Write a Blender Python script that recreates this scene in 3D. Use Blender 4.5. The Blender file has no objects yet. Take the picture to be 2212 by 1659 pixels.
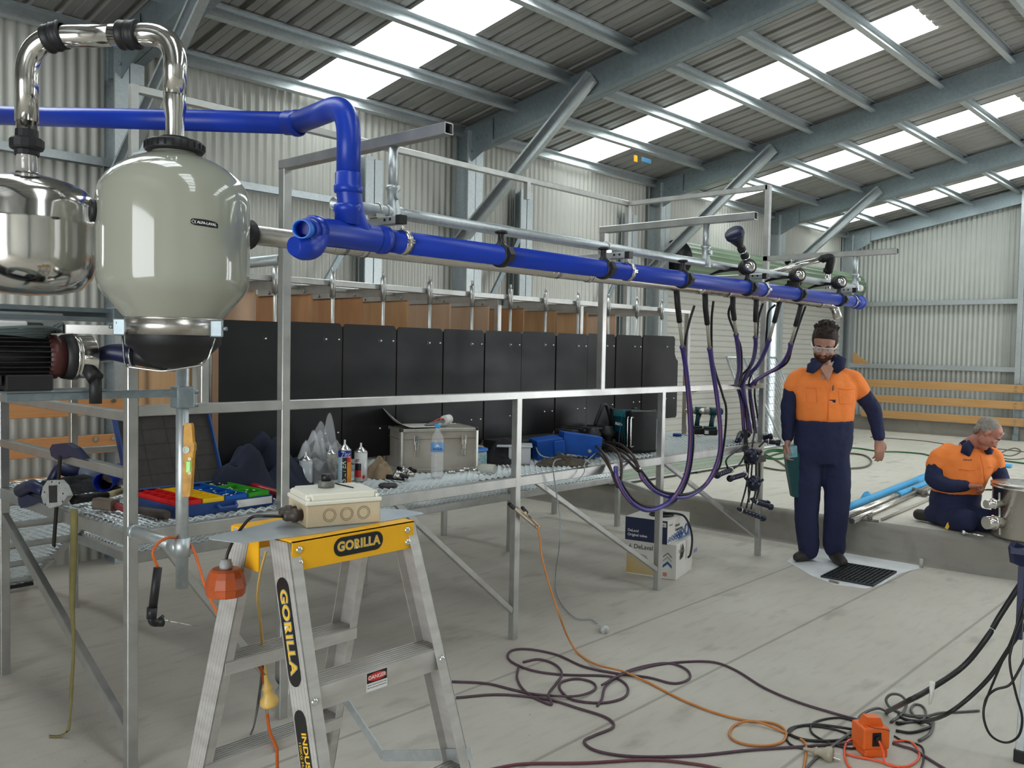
import bpy, bmesh, math, random
from mathutils import Vector, Matrix, Euler
random.seed(7)
PI=math.pi
V=Vector
D=bpy.data
scn=bpy.context.scene
col=scn.collection
# ---------------------------------------------------------------- camera model
CH=1.58; FPX=1905.0; YAW,PIT,ROL=.7425,.0409,.0184
_f=V((math.cos(YAW)*math.cos(PIT),math.sin(YAW)*math.cos(PIT),-math.sin(PIT)))
_r0=V((math.sin(YAW),-math.cos(YAW),0)); _u0=_r0.cross(_f)
_r=math.cos(ROL)*_r0+math.sin(ROL)*_u0; _u=-math.sin(ROL)*_r0+math.cos(ROL)*_u0
CAM=V((0,0,CH))
def ray(x,y): return _f+(x-1106)/FPX*_r-(y-829.5)/FPX*_u
def at(x,y,X=None,Y=None,z=None,d=None,pl=None):
    """the place in the shed seen at (x,y) of the photograph, on a known plane"""
    v=ray(x,y)
    if pl is not None: n,p0=pl; t=(V(p0)-CAM).dot(V(n))/v.dot(V(n))
    elif X is not None: t=X/v.x
    elif Y is not None: t=Y/v.y
    elif z is not None: t=(z-CH)/v.z
    else: t=d
    return CAM+v*t
# ---------------------------------------------------------------- mesh builder
class MB:
    def __init__(s): s.v=[]; s.f=[]; s.sm=[]; s.mi=[]; s.m=0
    def add(s,vs,fs,smooth=False):
        b=len(s.v); s.v+= [V(v) for v in vs]
        for f in fs: s.f.append([b+i for i in f]); s.sm.append(smooth); s.mi.append(s.m)
        return s
    def hexa(s,p):  # 8 points: bottom 4 ccw, top 4
        return s.add(p,[(3,2,1,0),(4,5,6,7),(0,1,5,4),(1,2,6,5),(2,3,7,6),(3,0,4,7)])
    def box(s,lo,hi,M=None):
        x0,y0,z0=lo; x1,y1,z1=hi
        p=[V(q) for q in((x0,y0,z0),(x1,y0,z0),(x1,y1,z0),(x0,y1,z0),(x0,y0,z1),(x1,y0,z1),(x1,y1,z1),(x0,y1,z1))]
        if M is not None: p=[M@q for q in p]
        return s.hexa(p)
    def cbox(s,c,d,M=None):
        c=V(c); d=V(d)/2
        return s.box(c-d,c+d,M)
    def rbox(s,lo,hi,r=.005,M=None,seg=2):
        """box with rounded edges"""
        bm=bmesh.new(); lo=V(lo);hi=V(hi)
        bmesh.ops.create_cube(bm,size=1)
        for v in bm.verts: v.co=V(((lo[i]+hi[i])/2+v.co[i]*(hi[i]-lo[i])) for i in range(3))
        r=min(r,.49*min(hi-lo))
        bmesh.ops.bevel(bm,geom=bm.edges[:],offset=r,segments=seg,affect='EDGES',profile=.5)
        bm.verts.index_update()
        vs=[(M@v.co if M is not None else v.co.copy()) for v in bm.verts]
        s.add(vs,[[v.index for v in f.verts] for f in bm.faces],False); bm.free(); return s
    def beam(s,a,b,w,h,up=(0,0,1),hollow=0,bev=0):
        """rectangular section member from a to b; w across, h along up"""
        a=V(a);b=V(b);d=(b-a).normalized();up=V(up)
        if abs(d.dot(up))>.98: up=V((0,1,0)) if abs(d.y)<.9 else V((1,0,0))
        side=d.cross(up).normalized(); u=side.cross(d).normalized()
        def ring(p,W,H,bv):
            if bv<=0: return [p+side*x*W/2+u*y*H/2 for x,y in((-1,-1),(1,-1),(1,1),(-1,1))]
            k=bv; W/=2;H/=2
            return [p+side*x+u*y for x,y in((-W+k,-H),(W-k,-H),(W,-H+k),(W,H-k),(W-k,H),(-W+k,H),(-W,H-k),(-W,-H+k))]
        bv=bev if bev else min(w,h)*.07
        A=ring(a,w,h,bv);B=ring(b,w,h,bv);n=8
        if not hollow:
            s.add(A+B,[[(i+1)%n,i,i+n,(i+1)%n+n][::-1] for i in range(n)]+[list(range(n))[::-1],list(range(n,2*n))])
        else:
            t=hollow
            Ai=ring(a,w-2*t,h-2*t,bv*.5);Bi=ring(b,w-2*t,h-2*t,bv*.5)
            fs=[[i,(i+1)%n,(i+1)%n+n,i+n] for i in range(n)]
            fs+=[[2*n+(i+1)%n,2*n+i,3*n+i,3*n+(i+1)%n] for i in range(n)]
            fs+=[[(i+1)%n,i,2*n+i,2*n+(i+1)%n] for i in range(n)]
            fs+=[[n+i,n+(i+1)%n,3*n+(i+1)%n,3*n+i] for i in range(n)]
            s.add(A+B+Ai+Bi,fs)
        return s
    def prof(s,a,b,pts,up=(0,0,1),caps=True,smooth=False,closed=True):
        """extrude 2D profile pts (side,up) from a to b"""
        a=V(a);b=V(b);d=(b-a).normalized();up=V(up)
        side=d.cross(up).normalized(); u=side.cross(d).normalized();n=len(pts)
        A=[a+side*x+u*y for x,y in pts];B=[b+side*x+u*y for x,y in pts]
        m=n if closed else n-1
        fs=[[i,(i+1)%n,(i+1)%n+n,i+n] for i in range(m)]
        if caps and closed: fs+=[list(range(n))[::-1],list(range(n,2*n))]
        return s.add(A+B,fs,smooth)
    def chan(s,a,b,w,h,t=.004,lip=.015,up=(0,0,1),flip=1):
        """cold formed C channel: web at side -w/2"""
        W=w/2;H=h/2;x=[(-W,H),(W,H),(W,H-lip),(W-t,H-lip),(W-t,H-t),(-W+t,H-t),(-W+t,-H+t),(W-t,-H+t),(W-t,-H+lip),(W,-H+lip),(W,-H),(-W,-H)]
        if flip<0: x=[(-p,q) for p,q in x][::-1]
        a=V(a);b=V(b);d=(b-a).normalized();u0=V(up)
        side=d.cross(u0).normalized(); u=side.cross(d).normalized();n=12
        A=[a+side*p+u*q for p,q in x];B=[b+side*p+u*q for p,q in x]
        q=[(0,1,4,5),(1,2,3,4),(5,6,11,0),(6,7,10,11),(7,8,9,10)]
        fs=[[i,(i+1)%n,(i+1)%n+n,i+n] for i in range(n)]+[list(t_)[::-1] for t_ in q]+[[k+n for k in t_] for t_ in q]
        return s.add(A+B,fs)
    def tube(s,path,r,n=12,caps=True,smooth=True,closed=False):
        path=[V(p) for p in path]; m=len(path)
        rr=r if isinstance(r,(list,tuple)) else [r]*m
        T=[]
        for i in range(m):
            if closed: t=path[(i+1)%m]-path[i-1]
            else: t=path[min(i+1,m-1)]-path[max(i-1,0)]
            T.append(t.normalized() if t.length>1e-9 else V((0,0,1)))
        ref=V((0,0,1)) if abs(T[0].z)<.9 else V((1,0,0))
        nrm=(ref-T[0]*ref.dot(T[0])).normalized(); vs=[]
        for i in range(m):
            nrm=(nrm-T[i]*nrm.dot(T[i])); nrm=nrm.normalized() if nrm.length>1e-6 else V((1,0,0))
            bn=T[i].cross(nrm)
            vs+=[path[i]+nrm*math.cos(2*PI*k/n)*rr[i]+bn*math.sin(2*PI*k/n)*rr[i] for k in range(n)]
        fs=[[i*n+k,i*n+(k+1)%n,(i+1)*n+(k+1)%n,(i+1)*n+k] for i in range(m-1) for k in range(n)]
        if closed: fs+=[[(m-1)*n+k,(m-1)*n+(k+1)%n,(k+1)%n,k] for k in range(n)]
        b=len(s.v); s.add(vs,fs,smooth)
        if caps and not closed:
            s.add([],[]); 
            s.f.append([b+k for k in range(n)][::-1]);s.sm.append(False);s.mi.append(s.m)
            s.f.append([b+(m-1)*n+k for k in range(n)]);s.sm.append(False);s.mi.append(s.m)
        return s
    def cyl(s,a,b,r,r2=None,n=24,caps=True,smooth=True):
        return s.tube([a,b],[r,r if r2 is None else r2],n,caps,smooth)
    def pipe(s,path,r,t=.003,n=20):
        """open tube with wall thickness"""
        s.tube(path,r,n,caps=False); b=len(s.v)
        s.tube(path,r-t,n,caps=False); m=len(path)
        k0=b-m*n
        # flip inner
        for i in range(len(s.f)-(m-1)*n,len(s.f)): s.f[i]=s.f[i][::-1]
        for i in range(n):
            j=(i+1)%n
            s.f.append([k0+j,k0+i,b+i,b+j]);s.sm.append(False);s.mi.append(s.m)
            e=(m-1)*n
            s.f.append([k0+e+i,k0+e+j,b+e+j,b+e+i]);s.sm.append(False);s.mi.append(s.m)
        return s
    def lathe(s,prof,org=(0,0,0),axis=(0,0,1),n=32,smooth=True,sharp=()):
        """profile [(r,h)...] about axis"""
        o=V(org);ax=V(axis).normalized();e=V((1,0,0)) if abs(ax.x)<.9 else V((0,1,0))
        e1=(e-ax*e.dot(ax)).normalized();e2=ax.cross(e1)
        vs=[];idx=[]
        for r,h in prof:
            if r<1e-6: idx.append([len(vs)]);vs.append(o+ax*h)
            else:
                idx.append(list(range(len(vs),len(vs)+n)))
                vs+=[o+ax*h+(e1*math.cos(2*PI*k/n)+e2*math.sin(2*PI*k/n))*r for k in range(n)]
        fs=[]
        for i in range(len(prof)-1):
            A=idx[i];B=idx[i+1]
            for k in range(n):
                j=(k+1)%n
                if len(A)==1 and len(B)==1: continue
                if len(A)==1: fs.append([A[0],B[j],B[k]])
                elif len(B)==1: fs.append([A[k],A[j],B[0]])
                else: fs.append([A[k],A[j],B[j],B[k]])
        s.add(vs,fs,smooth); return s
    def ell(s,c,r,n=16,m=10,M=None):
        r=V(r) if hasattr(r,'__len__') else V((r,r,r)); c=V(c)
        vs=[];fs=[]
        for i in range(m+1):
            a=PI*i/m
            for k in range(n):
                q=V((math.sin(a)*math.cos(2*PI*k/n)*r.x,math.sin(a)*math.sin(2*PI*k/n)*r.y,math.cos(a)*r.z))
                vs.append(c+(M@q if M is not None else q))
        for i in range(m):
            for k in range(n):
                fs.append([i*n+k,(i+1)*n+k,(i+1)*n+(k+1)%n,i*n+(k+1)%n])
        s.add(vs,fs,True); return s
    def poly(s,pts,th,nrm):
        """flat polygon with thickness along nrm"""
        n=V(nrm).normalized()*th; k=len(pts);pts=[V(p) for p in pts]
        return s.add(pts+[p+n for p in pts],[list(range(k))[::-1],list(range(k,2*k))]+[[i,(i+1)%k,(i+1)%k+k,i+k] for i in range(k)])
    def grid(s,fn,nu,nv,smooth=True,wrap=False):
        vs=[fn(i/nu,j/nv) for i in range(nu+1) for j in range(nv+1)]
        return s.add(vs,[[i*(nv+1)+j,(i+1)*(nv+1)+j,(i+1)*(nv+1)+j+1,i*(nv+1)+j+1] for i in range(nu) for j in range(nv)],smooth)
    def build(s,name,mat,parent=None,loc=None,bev=0,solid=0,sub=0,merge=False):
        if parent is not None: o0=ORG[parent.name]
        elif loc is not None: o0=V(loc)
        else:
            xs=[v.x for v in s.v];ys=[v.y for v in s.v];zs=[v.z for v in s.v]
            o0=V(((min(xs)+max(xs))/2,(min(ys)+max(ys))/2,min(zs)))
        me=D.meshes.new(name); me.from_pydata([v-o0 for v in s.v],[],s.f); me.update()
        if merge:
            bm=bmesh.new();bm.from_mesh(me);bmesh.ops.remove_doubles(bm,verts=bm.verts,dist=1e-5);bm.to_mesh(me);bm.free()
        mats=mat if isinstance(mat,(list,tuple)) else [mat]
        for m_ in mats: me.materials.append(m_)
        if not merge:
            me.polygons.foreach_set('use_smooth',s.sm)
            me.polygons.foreach_set('material_index',s.mi)
        elif any(s.sm): me.polygons.foreach_set('use_smooth',[True]*len(me.polygons))
        ob=D.objects.new(name,me); col.objects.link(ob)
        if parent is not None: ob.parent=parent
        else: ob.location=o0
        ORG[ob.name]=o0.copy()
        if bev: 
            m_=ob.modifiers.new('b','BEVEL');m_.width=bev;m_.segments=2;m_.limit_method='ANGLE'
        if solid:
            m_=ob.modifiers.new('s','SOLIDIFY');m_.thickness=solid;m_.offset=0
        if sub:
            m_=ob.modifiers.new('u','SUBSURF');m_.levels=sub;m_.render_levels=sub
        return ob
ORG={}
def tag(o,label,cat,group=None,kind=None):
    if label: o['label']=label
    if cat: o['category']=cat
    if group: o['group']=group
    if kind: o['kind']=kind
    return o
def thing(name,label,cat,loc,group=None):
    o=D.objects.new(name,None); o.empty_display_size=.05; col.objects.link(o); o.location=V(loc); ORG[o.name]=V(loc)
    return tag(o,label,cat,group)
def struct(o): o['kind']='structure'; return o
def dup(root,loc=None,rz=None,label=None,M=None):
    kids={}
    for c in D.objects:
        if c.parent is not None: kids.setdefault(c.parent.name,[]).append(c)
    def rec(o,par):
        c=o.copy(); col.objects.link(c); c.parent=par
        for k in kids.get(o.name,[]): rec(k,c)
        return c
    r=rec(root,None)
    if loc is not None: r.location=V(loc)
    if rz is not None: r.rotation_euler=(0,0,rz)
    if label: r['label']=label
    ORG[r.name]=V(r.location)
    return r
def lerp(a,b,t): return V(a)*(1-t)+V(b)*t
def spline(pts,n=8,closed=False):
    P=[V(p) for p in pts];m=len(P);out=[]
    rng=range(m) if closed else range(m-1)
    for i in rng:
        p0=P[i-1] if (i>0 or closed) else P[0]*2-P[1]
        p1=P[i];p2=P[(i+1)%m];p3=P[(i+2)%m] if (i+2<m or closed) else P[m-1]*2-P[m-2]
        for k in range(n):
            t=k/n
            out.append(.5*((2*p1)+(-p0+p2)*t+(2*p0-5*p1+4*p2-p3)*t*t+(-p0+3*p1-3*p2+p3)*t**3))
    if not closed: out.append(P[-1].copy())
    return out
def arc(c,r,a0,a1,e1,e2,n=10):
    c=V(c);e1=V(e1);e2=V(e2)
    return [c+e1*r*math.cos(a0+(a1-a0)*i/n)+e2*r*math.sin(a0+(a1-a0)*i/n) for i in range(n+1)]
def fillet(pts,r,n=6):
    """polyline with rounded corners"""
    P=[V(p) for p in pts];out=[P[0]]
    for i in range(1,len(P)-1):
        a=(P[i-1]-P[i]);b=(P[i+1]-P[i]);ra=min(r,a.length*.49,b.length*.49)
        p=P[i]+a.normalized()*ra;q=P[i]+b.normalized()*ra
        for k in range(n+1):
            t=k/n; out.append(p*(1-t)**2+P[i]*2*t*(1-t)+q*t*t)
    out.append(P[-1]); return out
def TR(loc,rz=0,rx=0,ry=0,s=1):
    return Matrix.Translation(V(loc))@Euler((rx,ry,rz),'XYZ').to_matrix().to_4x4()@Matrix.Scale(s,4)
def basis(o,x,y):
    """matrix with local x,y axes"""
    x=V(x).normalized();y=V(y);y=(y-x*y.dot(x)).normalized();z=x.cross(y)
    M=Matrix((x,y,z)).transposed().to_4x4(); M.translation=V(o); return M
def text(s,size,M,mat,name,parent,ext=.0004,align='CENTER',shear=0,space=1,xs=1,off=0):
    """lettering as flat raised geometry; M maps text plane to world"""
    cu=D.curves.new(name,'FONT');cu.body=s;cu.size=size;cu.extrude=ext;cu.align_x=align;cu.align_y='CENTER';cu.shear=shear;cu.space_character=space;cu.offset=off
    o=D.objects.new('tmp',cu);col.objects.link(o)
    dg=bpy.context.evaluated_depsgraph_get();dg.update()
    me=D.meshes.new_from_object(o.evaluated_get(dg)); D.objects.remove(o)
    org=ORG[parent.name] if parent else V((0,0,0))
    for v in me.vertices: v.co=M@V((v.co.x*xs,v.co.y,v.co.z))-org
    me.materials.clear();me.materials.append(mat);me.name=name
    ob=D.objects.new(name,me);col.objects.link(ob)
    if parent: ob.parent=parent
    ORG[ob.name]=org
    return ob
# ---------------------------------------------------------------- materials
MATS={}
def mat(name,color,rough=.5,metal=0,noise=0,nscale=8,bump=0,bscale=40,color2=None,spec=.5,stretch=None,trans=0,ior=1.45,emis=0,alpha=1,rvar=0,coat=0,sheen=0,detail=4,sss=0,thr=None):
    if name in MATS: return MATS[name]
    m=D.materials.new(name);m.use_nodes=True;nt=m.node_tree;b=nt.nodes['Principled BSDF']
    L=nt.links.new
    b.inputs['Base Color'].default_value=(*color,1);b.inputs['Roughness'].default_value=rough;b.inputs['Metallic'].default_value=metal
    b.inputs['IOR'].default_value=ior;b.inputs['Transmission Weight'].default_value=trans;b.inputs['Alpha'].default_value=alpha
    b.inputs['Specular IOR Level'].default_value=spec
    if coat: b.inputs['Coat Weight'].default_value=coat
    if sss: b.inputs['Subsurface Weight'].default_value=sss; b.inputs['Subsurface Radius'].default_value=(.02,.008,.004)
    if emis: b.inputs['Emission Color'].default_value=(*color,1);b.inputs['Emission Strength'].default_value=emis
    if noise or bump or rvar or color2:
        tc=nt.nodes.new('ShaderNodeTexCoord');mp=nt.nodes.new('ShaderNodeMapping');L(tc.outputs['Object'],mp.inputs[0])
        if stretch: mp.inputs['Scale'].default_value=stretch
        nz=nt.nodes.new('ShaderNodeTexNoise');nz.inputs['Scale'].default_value=nscale;nz.inputs['Detail'].default_value=detail;L(mp.outputs[0],nz.inputs[0])
        if noise or color2:
            cr=nt.nodes.new('ShaderNodeValToRGB');c2=color2 if color2 else [c*(1-noise) for c in color]
            lo,hi=thr if thr else (.3,.7)
            cr.color_ramp.elements[0].position=lo;cr.color_ramp.elements[1].position=hi
            cr.color_ramp.elements[0].color=(*c2,1);cr.color_ramp.elements[1].color=(*color,1)
            L(nz.outputs[0],cr.inputs[0]);L(cr.outputs[0],b.inputs['Base Color'])
        if rvar:
            mr=nt.nodes.new('ShaderNodeMapRange');mr.inputs[3].default_value=max(rough-rvar,.02);mr.inputs[4].default_value=min(1,rough+rvar)
            L(nz.outputs[0],mr.inputs[0]);L(mr.outputs[0],b.inputs['Roughness'])
        if bump:
            n2=nt.nodes.new('ShaderNodeTexNoise');n2.inputs['Scale'].default_value=bscale;n2.inputs['Detail'].default_value=3;L(mp.outputs[0],n2.inputs[0])
            bp=nt.nodes.new('ShaderNodeBump');bp.inputs['Strength'].default_value=bump;bp.inputs['Distance'].default_value=.01
            L(n2.outputs[0],bp.inputs['Height']);L(bp.outputs[0],b.inputs['Normal'])
    MATS[name]=m; return m
def voro(name,color,color2,scale,rough,metal,rvar=.1):
    """galvanised spangle"""
    m=mat(name,color,rough,metal);nt=m.node_tree;b=nt.nodes['Principled BSDF'];L=nt.links.new
    tc=nt.nodes.new('ShaderNodeTexCoord');vz=nt.nodes.new('ShaderNodeTexVoronoi');vz.inputs['Scale'].default_value=scale;L(tc.outputs['Object'],vz.inputs[0])
    nz=nt.nodes.new('ShaderNodeTexNoise');nz.inputs['Scale'].default_value=2.2;nz.inputs['Detail'].default_value=3;L(tc.outputs['Object'],nz.inputs[0])
    sp=nt.nodes.new('ShaderNodeSeparateColor');L(vz.outputs['Color'],sp.inputs[0])
    ad=nt.nodes.new('ShaderNodeMath');ad.operation='MULTIPLY_ADD';ad.inputs[1].default_value=.35;L(sp.outputs[0],ad.inputs[0])
    ml=nt.nodes.new('ShaderNodeMath');ml.operation='MULTIPLY';ml.inputs[1].default_value=.65;L(nz.outputs[0],ml.inputs[0]);L(ml.outputs[0],ad.inputs[2])
    mx=nt.nodes.new('ShaderNodeMix');mx.data_type='RGBA';mx.inputs[6].default_value=(*color,1);mx.inputs[7].default_value=(*color2,1)
    L(ad.outputs[0],mx.inputs[0]);L(mx.outputs[2],b.inputs['Base Color'])
    mr=nt.nodes.new('ShaderNodeMapRange');mr.inputs[3].default_value=rough-rvar;mr.inputs[4].default_value=rough+rvar
    L(ad.outputs[0],mr.inputs[0]);L(mr.outputs[0],b.inputs['Roughness'])
    return m
GALV=voro('galvanised_steel',(.42,.46,.47),(.62,.66,.67),60,.42,.75)
GALVD=voro('galvanised_frame_steel',(.20,.25,.27),(.34,.39,.41),40,.42,.6)
ALU=mat('bare_aluminium',(.52,.52,.50),.36,.85,noise=.18,nscale=14,rvar=.08,bump=.03,bscale=300)
ALUW=mat('galvanised_white_bloom',(.60,.61,.61),.42,.7,noise=.25,nscale=7,rvar=.12)
STEEL=mat('polished_stainless',(.72,.70,.67),.13,1,rvar=.06,nscale=5)
STEELB=mat('brushed_stainless',(.60,.57,.53),.28,1,rvar=.08,nscale=9)
BLUE=mat('blue_plastic_pipe',(.010,.045,.42),.33,0,noise=.15,nscale=5,spec=.4,bump=.02,bscale=200)
BLUEL=mat('light_blue_plastic',(.02,.16,.62),.4)
NAVYR=mat('navy_rubber',(.012,.016,.06),.4,0,noise=.3)
BLACKP=mat('black_plastic',(.012,.012,.013),.38,0,noise=.3,nscale=30)
RUBBER=mat('black_rubber',(.014,.014,.015),.5,0,noise=.3)
CREAM=mat('cream_sheet',(.52,.52,.47),.42,.15,noise=.08,nscale=3)
ZINC=mat('roof_sheet',(.36,.355,.33),.4,.35,noise=.12,nscale=3)
WHITEP=mat('white_plastic',(.75,.75,.73),.4)
GREYP=mat('grey_plastic',(.35,.36,.36),.45)
CHROME=mat('chrome',(.8,.8,.8),.12,1)
BOLT=mat('zinc_bolt',(.65,.65,.63),.25,1)
SKYS=7.0; EXPO=.14
# ================================================================ the shed
YW,XE,YRG,YR,XB=6.45,15.9,2.12,-2.2,-4.2
SL=.185
def roofz(y): return 3.76+SL*(YW-y) if y>=YRG else 3.76+SL*(YW-YRG)-SL*(YRG-y)
COLX=[-.65,2.77,6.2,9.62,12.92,15.8]
SKX=[(.95,1.6),(4.28,4.94),(7.66,8.33),(10.96,11.62),(14.42,15.08)]
# ---- floor: broomed concrete with joints
def concrete(name,c1,c2,joints=(),xj=(),streak=(1,4,1)):
    m=mat(name,c1,.72,0,spec=.35);nt=m.node_tree;b=nt.nodes['Principled BSDF'];L=nt.links.new;N=nt.nodes.new
    tc=N('ShaderNodeTexCoord')
    def noise(sc,det,scale=(1,1,1)):
        mp=N('ShaderNodeMapping');mp.inputs['Scale'].default_value=scale;L(tc.outputs['Object'],mp.inputs[0])
        n=N('ShaderNodeTexNoise');n.inputs['Scale'].default_value=sc;n.inputs['Detail'].default_value=det;L(mp.outputs[0],n.inputs[0]);return n
    a=noise(1.1,6);c=noise(5,5,streak);d=noise(70,3)
    def mixc(f,c1,c2,link1=None):
        x=N('ShaderNodeMix');x.data_type='RGBA';x.inputs[6].default_value=(*c1,1);x.inputs[7].default_value=(*c2,1)
        if link1: L(link1,x.inputs[6])
        if isinstance(f,float): x.inputs[0].default_value=f
        else: L(f,x.inputs[0])
        return x
    def ramp(o,lo,hi,inv=False):
        r=N('ShaderNodeMapRange');r.inputs[1].default_value=lo;r.inputs[2].default_value=hi
        if inv: r.inputs[3].default_value=1;r.inputs[4].default_value=0
        L(o,r.inputs[0]);return r.outputs[0]
    def mul(o,k):
        q=N('ShaderNodeMath');q.operation='MULTIPLY';L(o,q.inputs[0])
        if isinstance(k,(int,float)): q.inputs[1].default_value=k
        else: L(k,q.inputs[1])
        return q.outputs[0]
    x=mixc(ramp(a.outputs[0],.35,.65),c1,c2)
    x=mixc(mul(ramp(c.outputs[0],.5,.75),.35),c1,[v*.72 for v in c2],x.outputs[2])
    # dark specks of swarf and dirt
    sp=noise(38,2);x=mixc(mul(ramp(sp.outputs[0],.74,.79),.7),c1,(.06,.05,.04),x.outputs[2])
    sm=noise(2.2,6,(1,2.2,1));x=mixc(mul(ramp(sm.outputs[0],.6,.72),.35),c1,(.16,.145,.125),x.outputs[2])
    sx=N('ShaderNodeSeparateXYZ');L(tc.outputs['Object'],sx.inputs[0])
    for ax,lst in ((1,joints),(0,xj)):
        for yj,w in lst:
            s_=N('ShaderNodeMath');s_.operation='SUBTRACT';L(sx.outputs[ax],s_.inputs[0]);s_.inputs[1].default_value=yj
            ab=N('ShaderNodeMath');ab.operation='ABSOLUTE';L(s_.outputs[0],ab.inputs[0])
            x=mixc(mul(ramp(ab.outputs[0],w*.4,w,True),.45),c1,(.13,.115,.095),x.outputs[2])
    L(x.outputs[2],b.inputs['Base Color'])
    bp=N('ShaderNodeBump');bp.inputs['Strength'].default_value=.25;bp.inputs['Distance'].default_value=.004
    L(d.outputs[0],bp.inputs['Height']);L(bp.outputs[0],b.inputs['Normal'])
    return m
CONC=concrete('concrete_floor',(.50,.475,.415),(.44,.41,.355),joints=((2.16,.012),(2.84,.012),(1.45,.012)),xj=())
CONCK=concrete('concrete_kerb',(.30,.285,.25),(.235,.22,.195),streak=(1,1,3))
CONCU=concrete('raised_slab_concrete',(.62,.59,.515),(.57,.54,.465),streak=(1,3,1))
m=MB(); m.box((XB,YR,-.1),(XE+.2,YW+.1,0)); struct(m.build('floor',CONC,loc=(0,0,0)))
# raised slab with its kerb face (curved top edge, fillet at the foot)
KX=[(YR,7.08),(1.4,7.06),(2.1,7.0),(3.2,6.98),(4.5,6.98),(YW,6.98)]
def kerbprof(x0):
    p=[(x0-.07,.001),(x0-.03,.012),(x0-.005,.045),(x0,.10),(x0+.012,.20)]
    for i in range(6):
        a=PI-PI/2*i/5; p.append((x0+.062+.05*math.cos(a),.212+.052*math.sin(a)))
    return p
m=MB();rows=[]
for y,x0 in KX:
    rows.append([V((px,y,pz)) for px,pz in kerbprof(x0)])
n=len(rows[0]);vs=[v for r in rows for v in r]
m.add(vs,[[i*n+k,i*n+k+1,(i+1)*n+k+1,(i+1)*n+k] for i in range(len(rows)-1) for k in range(n-1)],True)
m2=MB()
tops=[r[-1] for r in rows]
for i in range(len(rows)-1):
    m2.add([tops[i],V((XE,rows[i][0].y,.264)),V((XE,rows[i+1][0].y,.264)),tops[i+1]],[(0,1,2,3)])
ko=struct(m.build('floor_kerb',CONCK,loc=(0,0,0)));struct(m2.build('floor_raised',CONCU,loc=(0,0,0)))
# flush white-washed patch round the drain
PAINT=mat('white_wash',(.72,.73,.74),.6,0,noise=.22,nscale=6)
m=MB();pp=[at(1700,1212,z=.003),at(1752,1243,z=.003),at(1800,1262,z=.003),at(1870,1271,z=.003),at(1905,1262,z=.003),at(1945,1238,z=.003),at(1990,1226,z=.003),at(1992,1216,z=.003),at(1900,1203,z=.003),at(1820,1190,z=.003),at(1740,1180,z=.003)]
m.poly([V((p.x,p.y,.0005)) for p in pp],.002,(0,0,1)); m.build('floor_paint',PAINT)['kind']='structure'
# end upstand
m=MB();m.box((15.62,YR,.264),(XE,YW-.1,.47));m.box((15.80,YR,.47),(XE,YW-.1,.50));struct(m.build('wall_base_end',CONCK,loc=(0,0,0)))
# ---- corrugated walls
def corrug(fn_x,L_,z0,z1,pitch=.0762,amp=.009,k=6):
    """list of (s,depth)"""
    n=int(L_/pitch*k); return [(L_*i/n,amp*math.sin(2*PI*(L_*i/n)/pitch)) for i in range(n+1)]
def wall_strip(m,axis,fix,a,b,z0,z1f):
    pr=corrug(None,b-a,0,0)
    vs=[]
    for s_,d in pr:
        p=a+s_
        zt=z1f(p) if callable(z1f) else z1f
        if axis=='x': vs+=[V((p,fix+d,z0)),V((p,fix+d,zt))]
        else: vs+=[V((fix+d,p,z0)),V((fix+d,p,zt))]
    m.add(vs,[[2*i,2*i+1,2*i+3,2*i+2] for i in range(len(pr)-1)],True)
DOORS=[(9.80,12.62),(13.05,15.66)]
m=MB()
wall_strip(m,'x',YW+.012,XB,DOORS[0][0]-.02,-.01,3.78)
wall_strip(m,'x',YW+.012,DOORS[0][0]-.02,XE,2.42,3.78)
struct(m.build('wall_left',CREAM,loc=(0,0,0)))
WALLEND=mat('end_wall_sheet',(.45,.47,.43),.42,.15,noise=.08,nscale=3)
m=MB(); wall_strip(m,'y',XE-.012,YR,YW,.5,lambda y:roofz(y)+.02); struct(m.build('wall_end',WALLEND,loc=(0,0,0)))
# right-hand wall above its big open doorways
RDOORS=[(8.6,12.2)]
m=MB();prev_=XB
for a,b in RDOORS:
    wall_strip(m,'x',YR,prev_,a,0.0,3.77);wall_strip(m,'x',YR,a,b,2.9,3.77);prev_=b
wall_strip(m,'x',YR,prev_,XE,0.0,3.77); struct(m.build('wall_right',CREAM,loc=(0,0,0)))
m=MB(); wall_strip(m,'y',XB,YR,-1.2,0,lambda y:roofz(y)+.02); wall_strip(m,'y',XB,-1.2,2.4,3.0,lambda y:roofz(y)+.02);wall_strip(m,'y',XB,2.4,YW,0,lambda y:roofz(y)+.02);struct(m.build('wall_near',WALLEND,loc=(0,0,0)))
# ---- roof sheets (trapezoid ribs running down the slope)
def roofsheet(m,x0,x1,ya,yb,dz=0):
    pitch=.19;P_=[]
    n=max(1,round((x1-x0)/pitch));pt=(x1-x0)/n
    for i in range(n):
        b=x0+i*pt
        P_+=[(b,0),(b+pt*.30,0),(b+pt*.32,.004),(b+pt*.34,0),(b+pt*.70,0),(b+pt*.77,.03),(b+pt*.93,.03)]
    P_.append((x1,0)); vs=[]
    for px,pz in P_: vs+=[V((px,ya,roofz(ya)+pz+dz)),V((px,yb,roofz(yb)+pz+dz))]
    m.add(vs,[[2*i,2*i+2,2*i+3,2*i+1] for i in range(len(P_)-1)])
segs=[];prev=XB
for a,b in SKX: segs.append((prev,a));prev=b
segs.append((prev,XE))
for ya,yb in ((YW+.02,YRG),(YRG,YR)):
    m=MB()
    for a,b in segs: roofsheet(m,a,b,ya,yb)
    if yb==YRG:  # solid run up to the ridge above each skylight sheet
        for a,b in SKX: roofsheet(m,a,b,2.62,YRG)
    else:
        for a,b in SKX: roofsheet(m,a,b,YRG,1.55)
    struct(m.build('ceiling',ZINC,loc=(0,0,0)))
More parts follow.
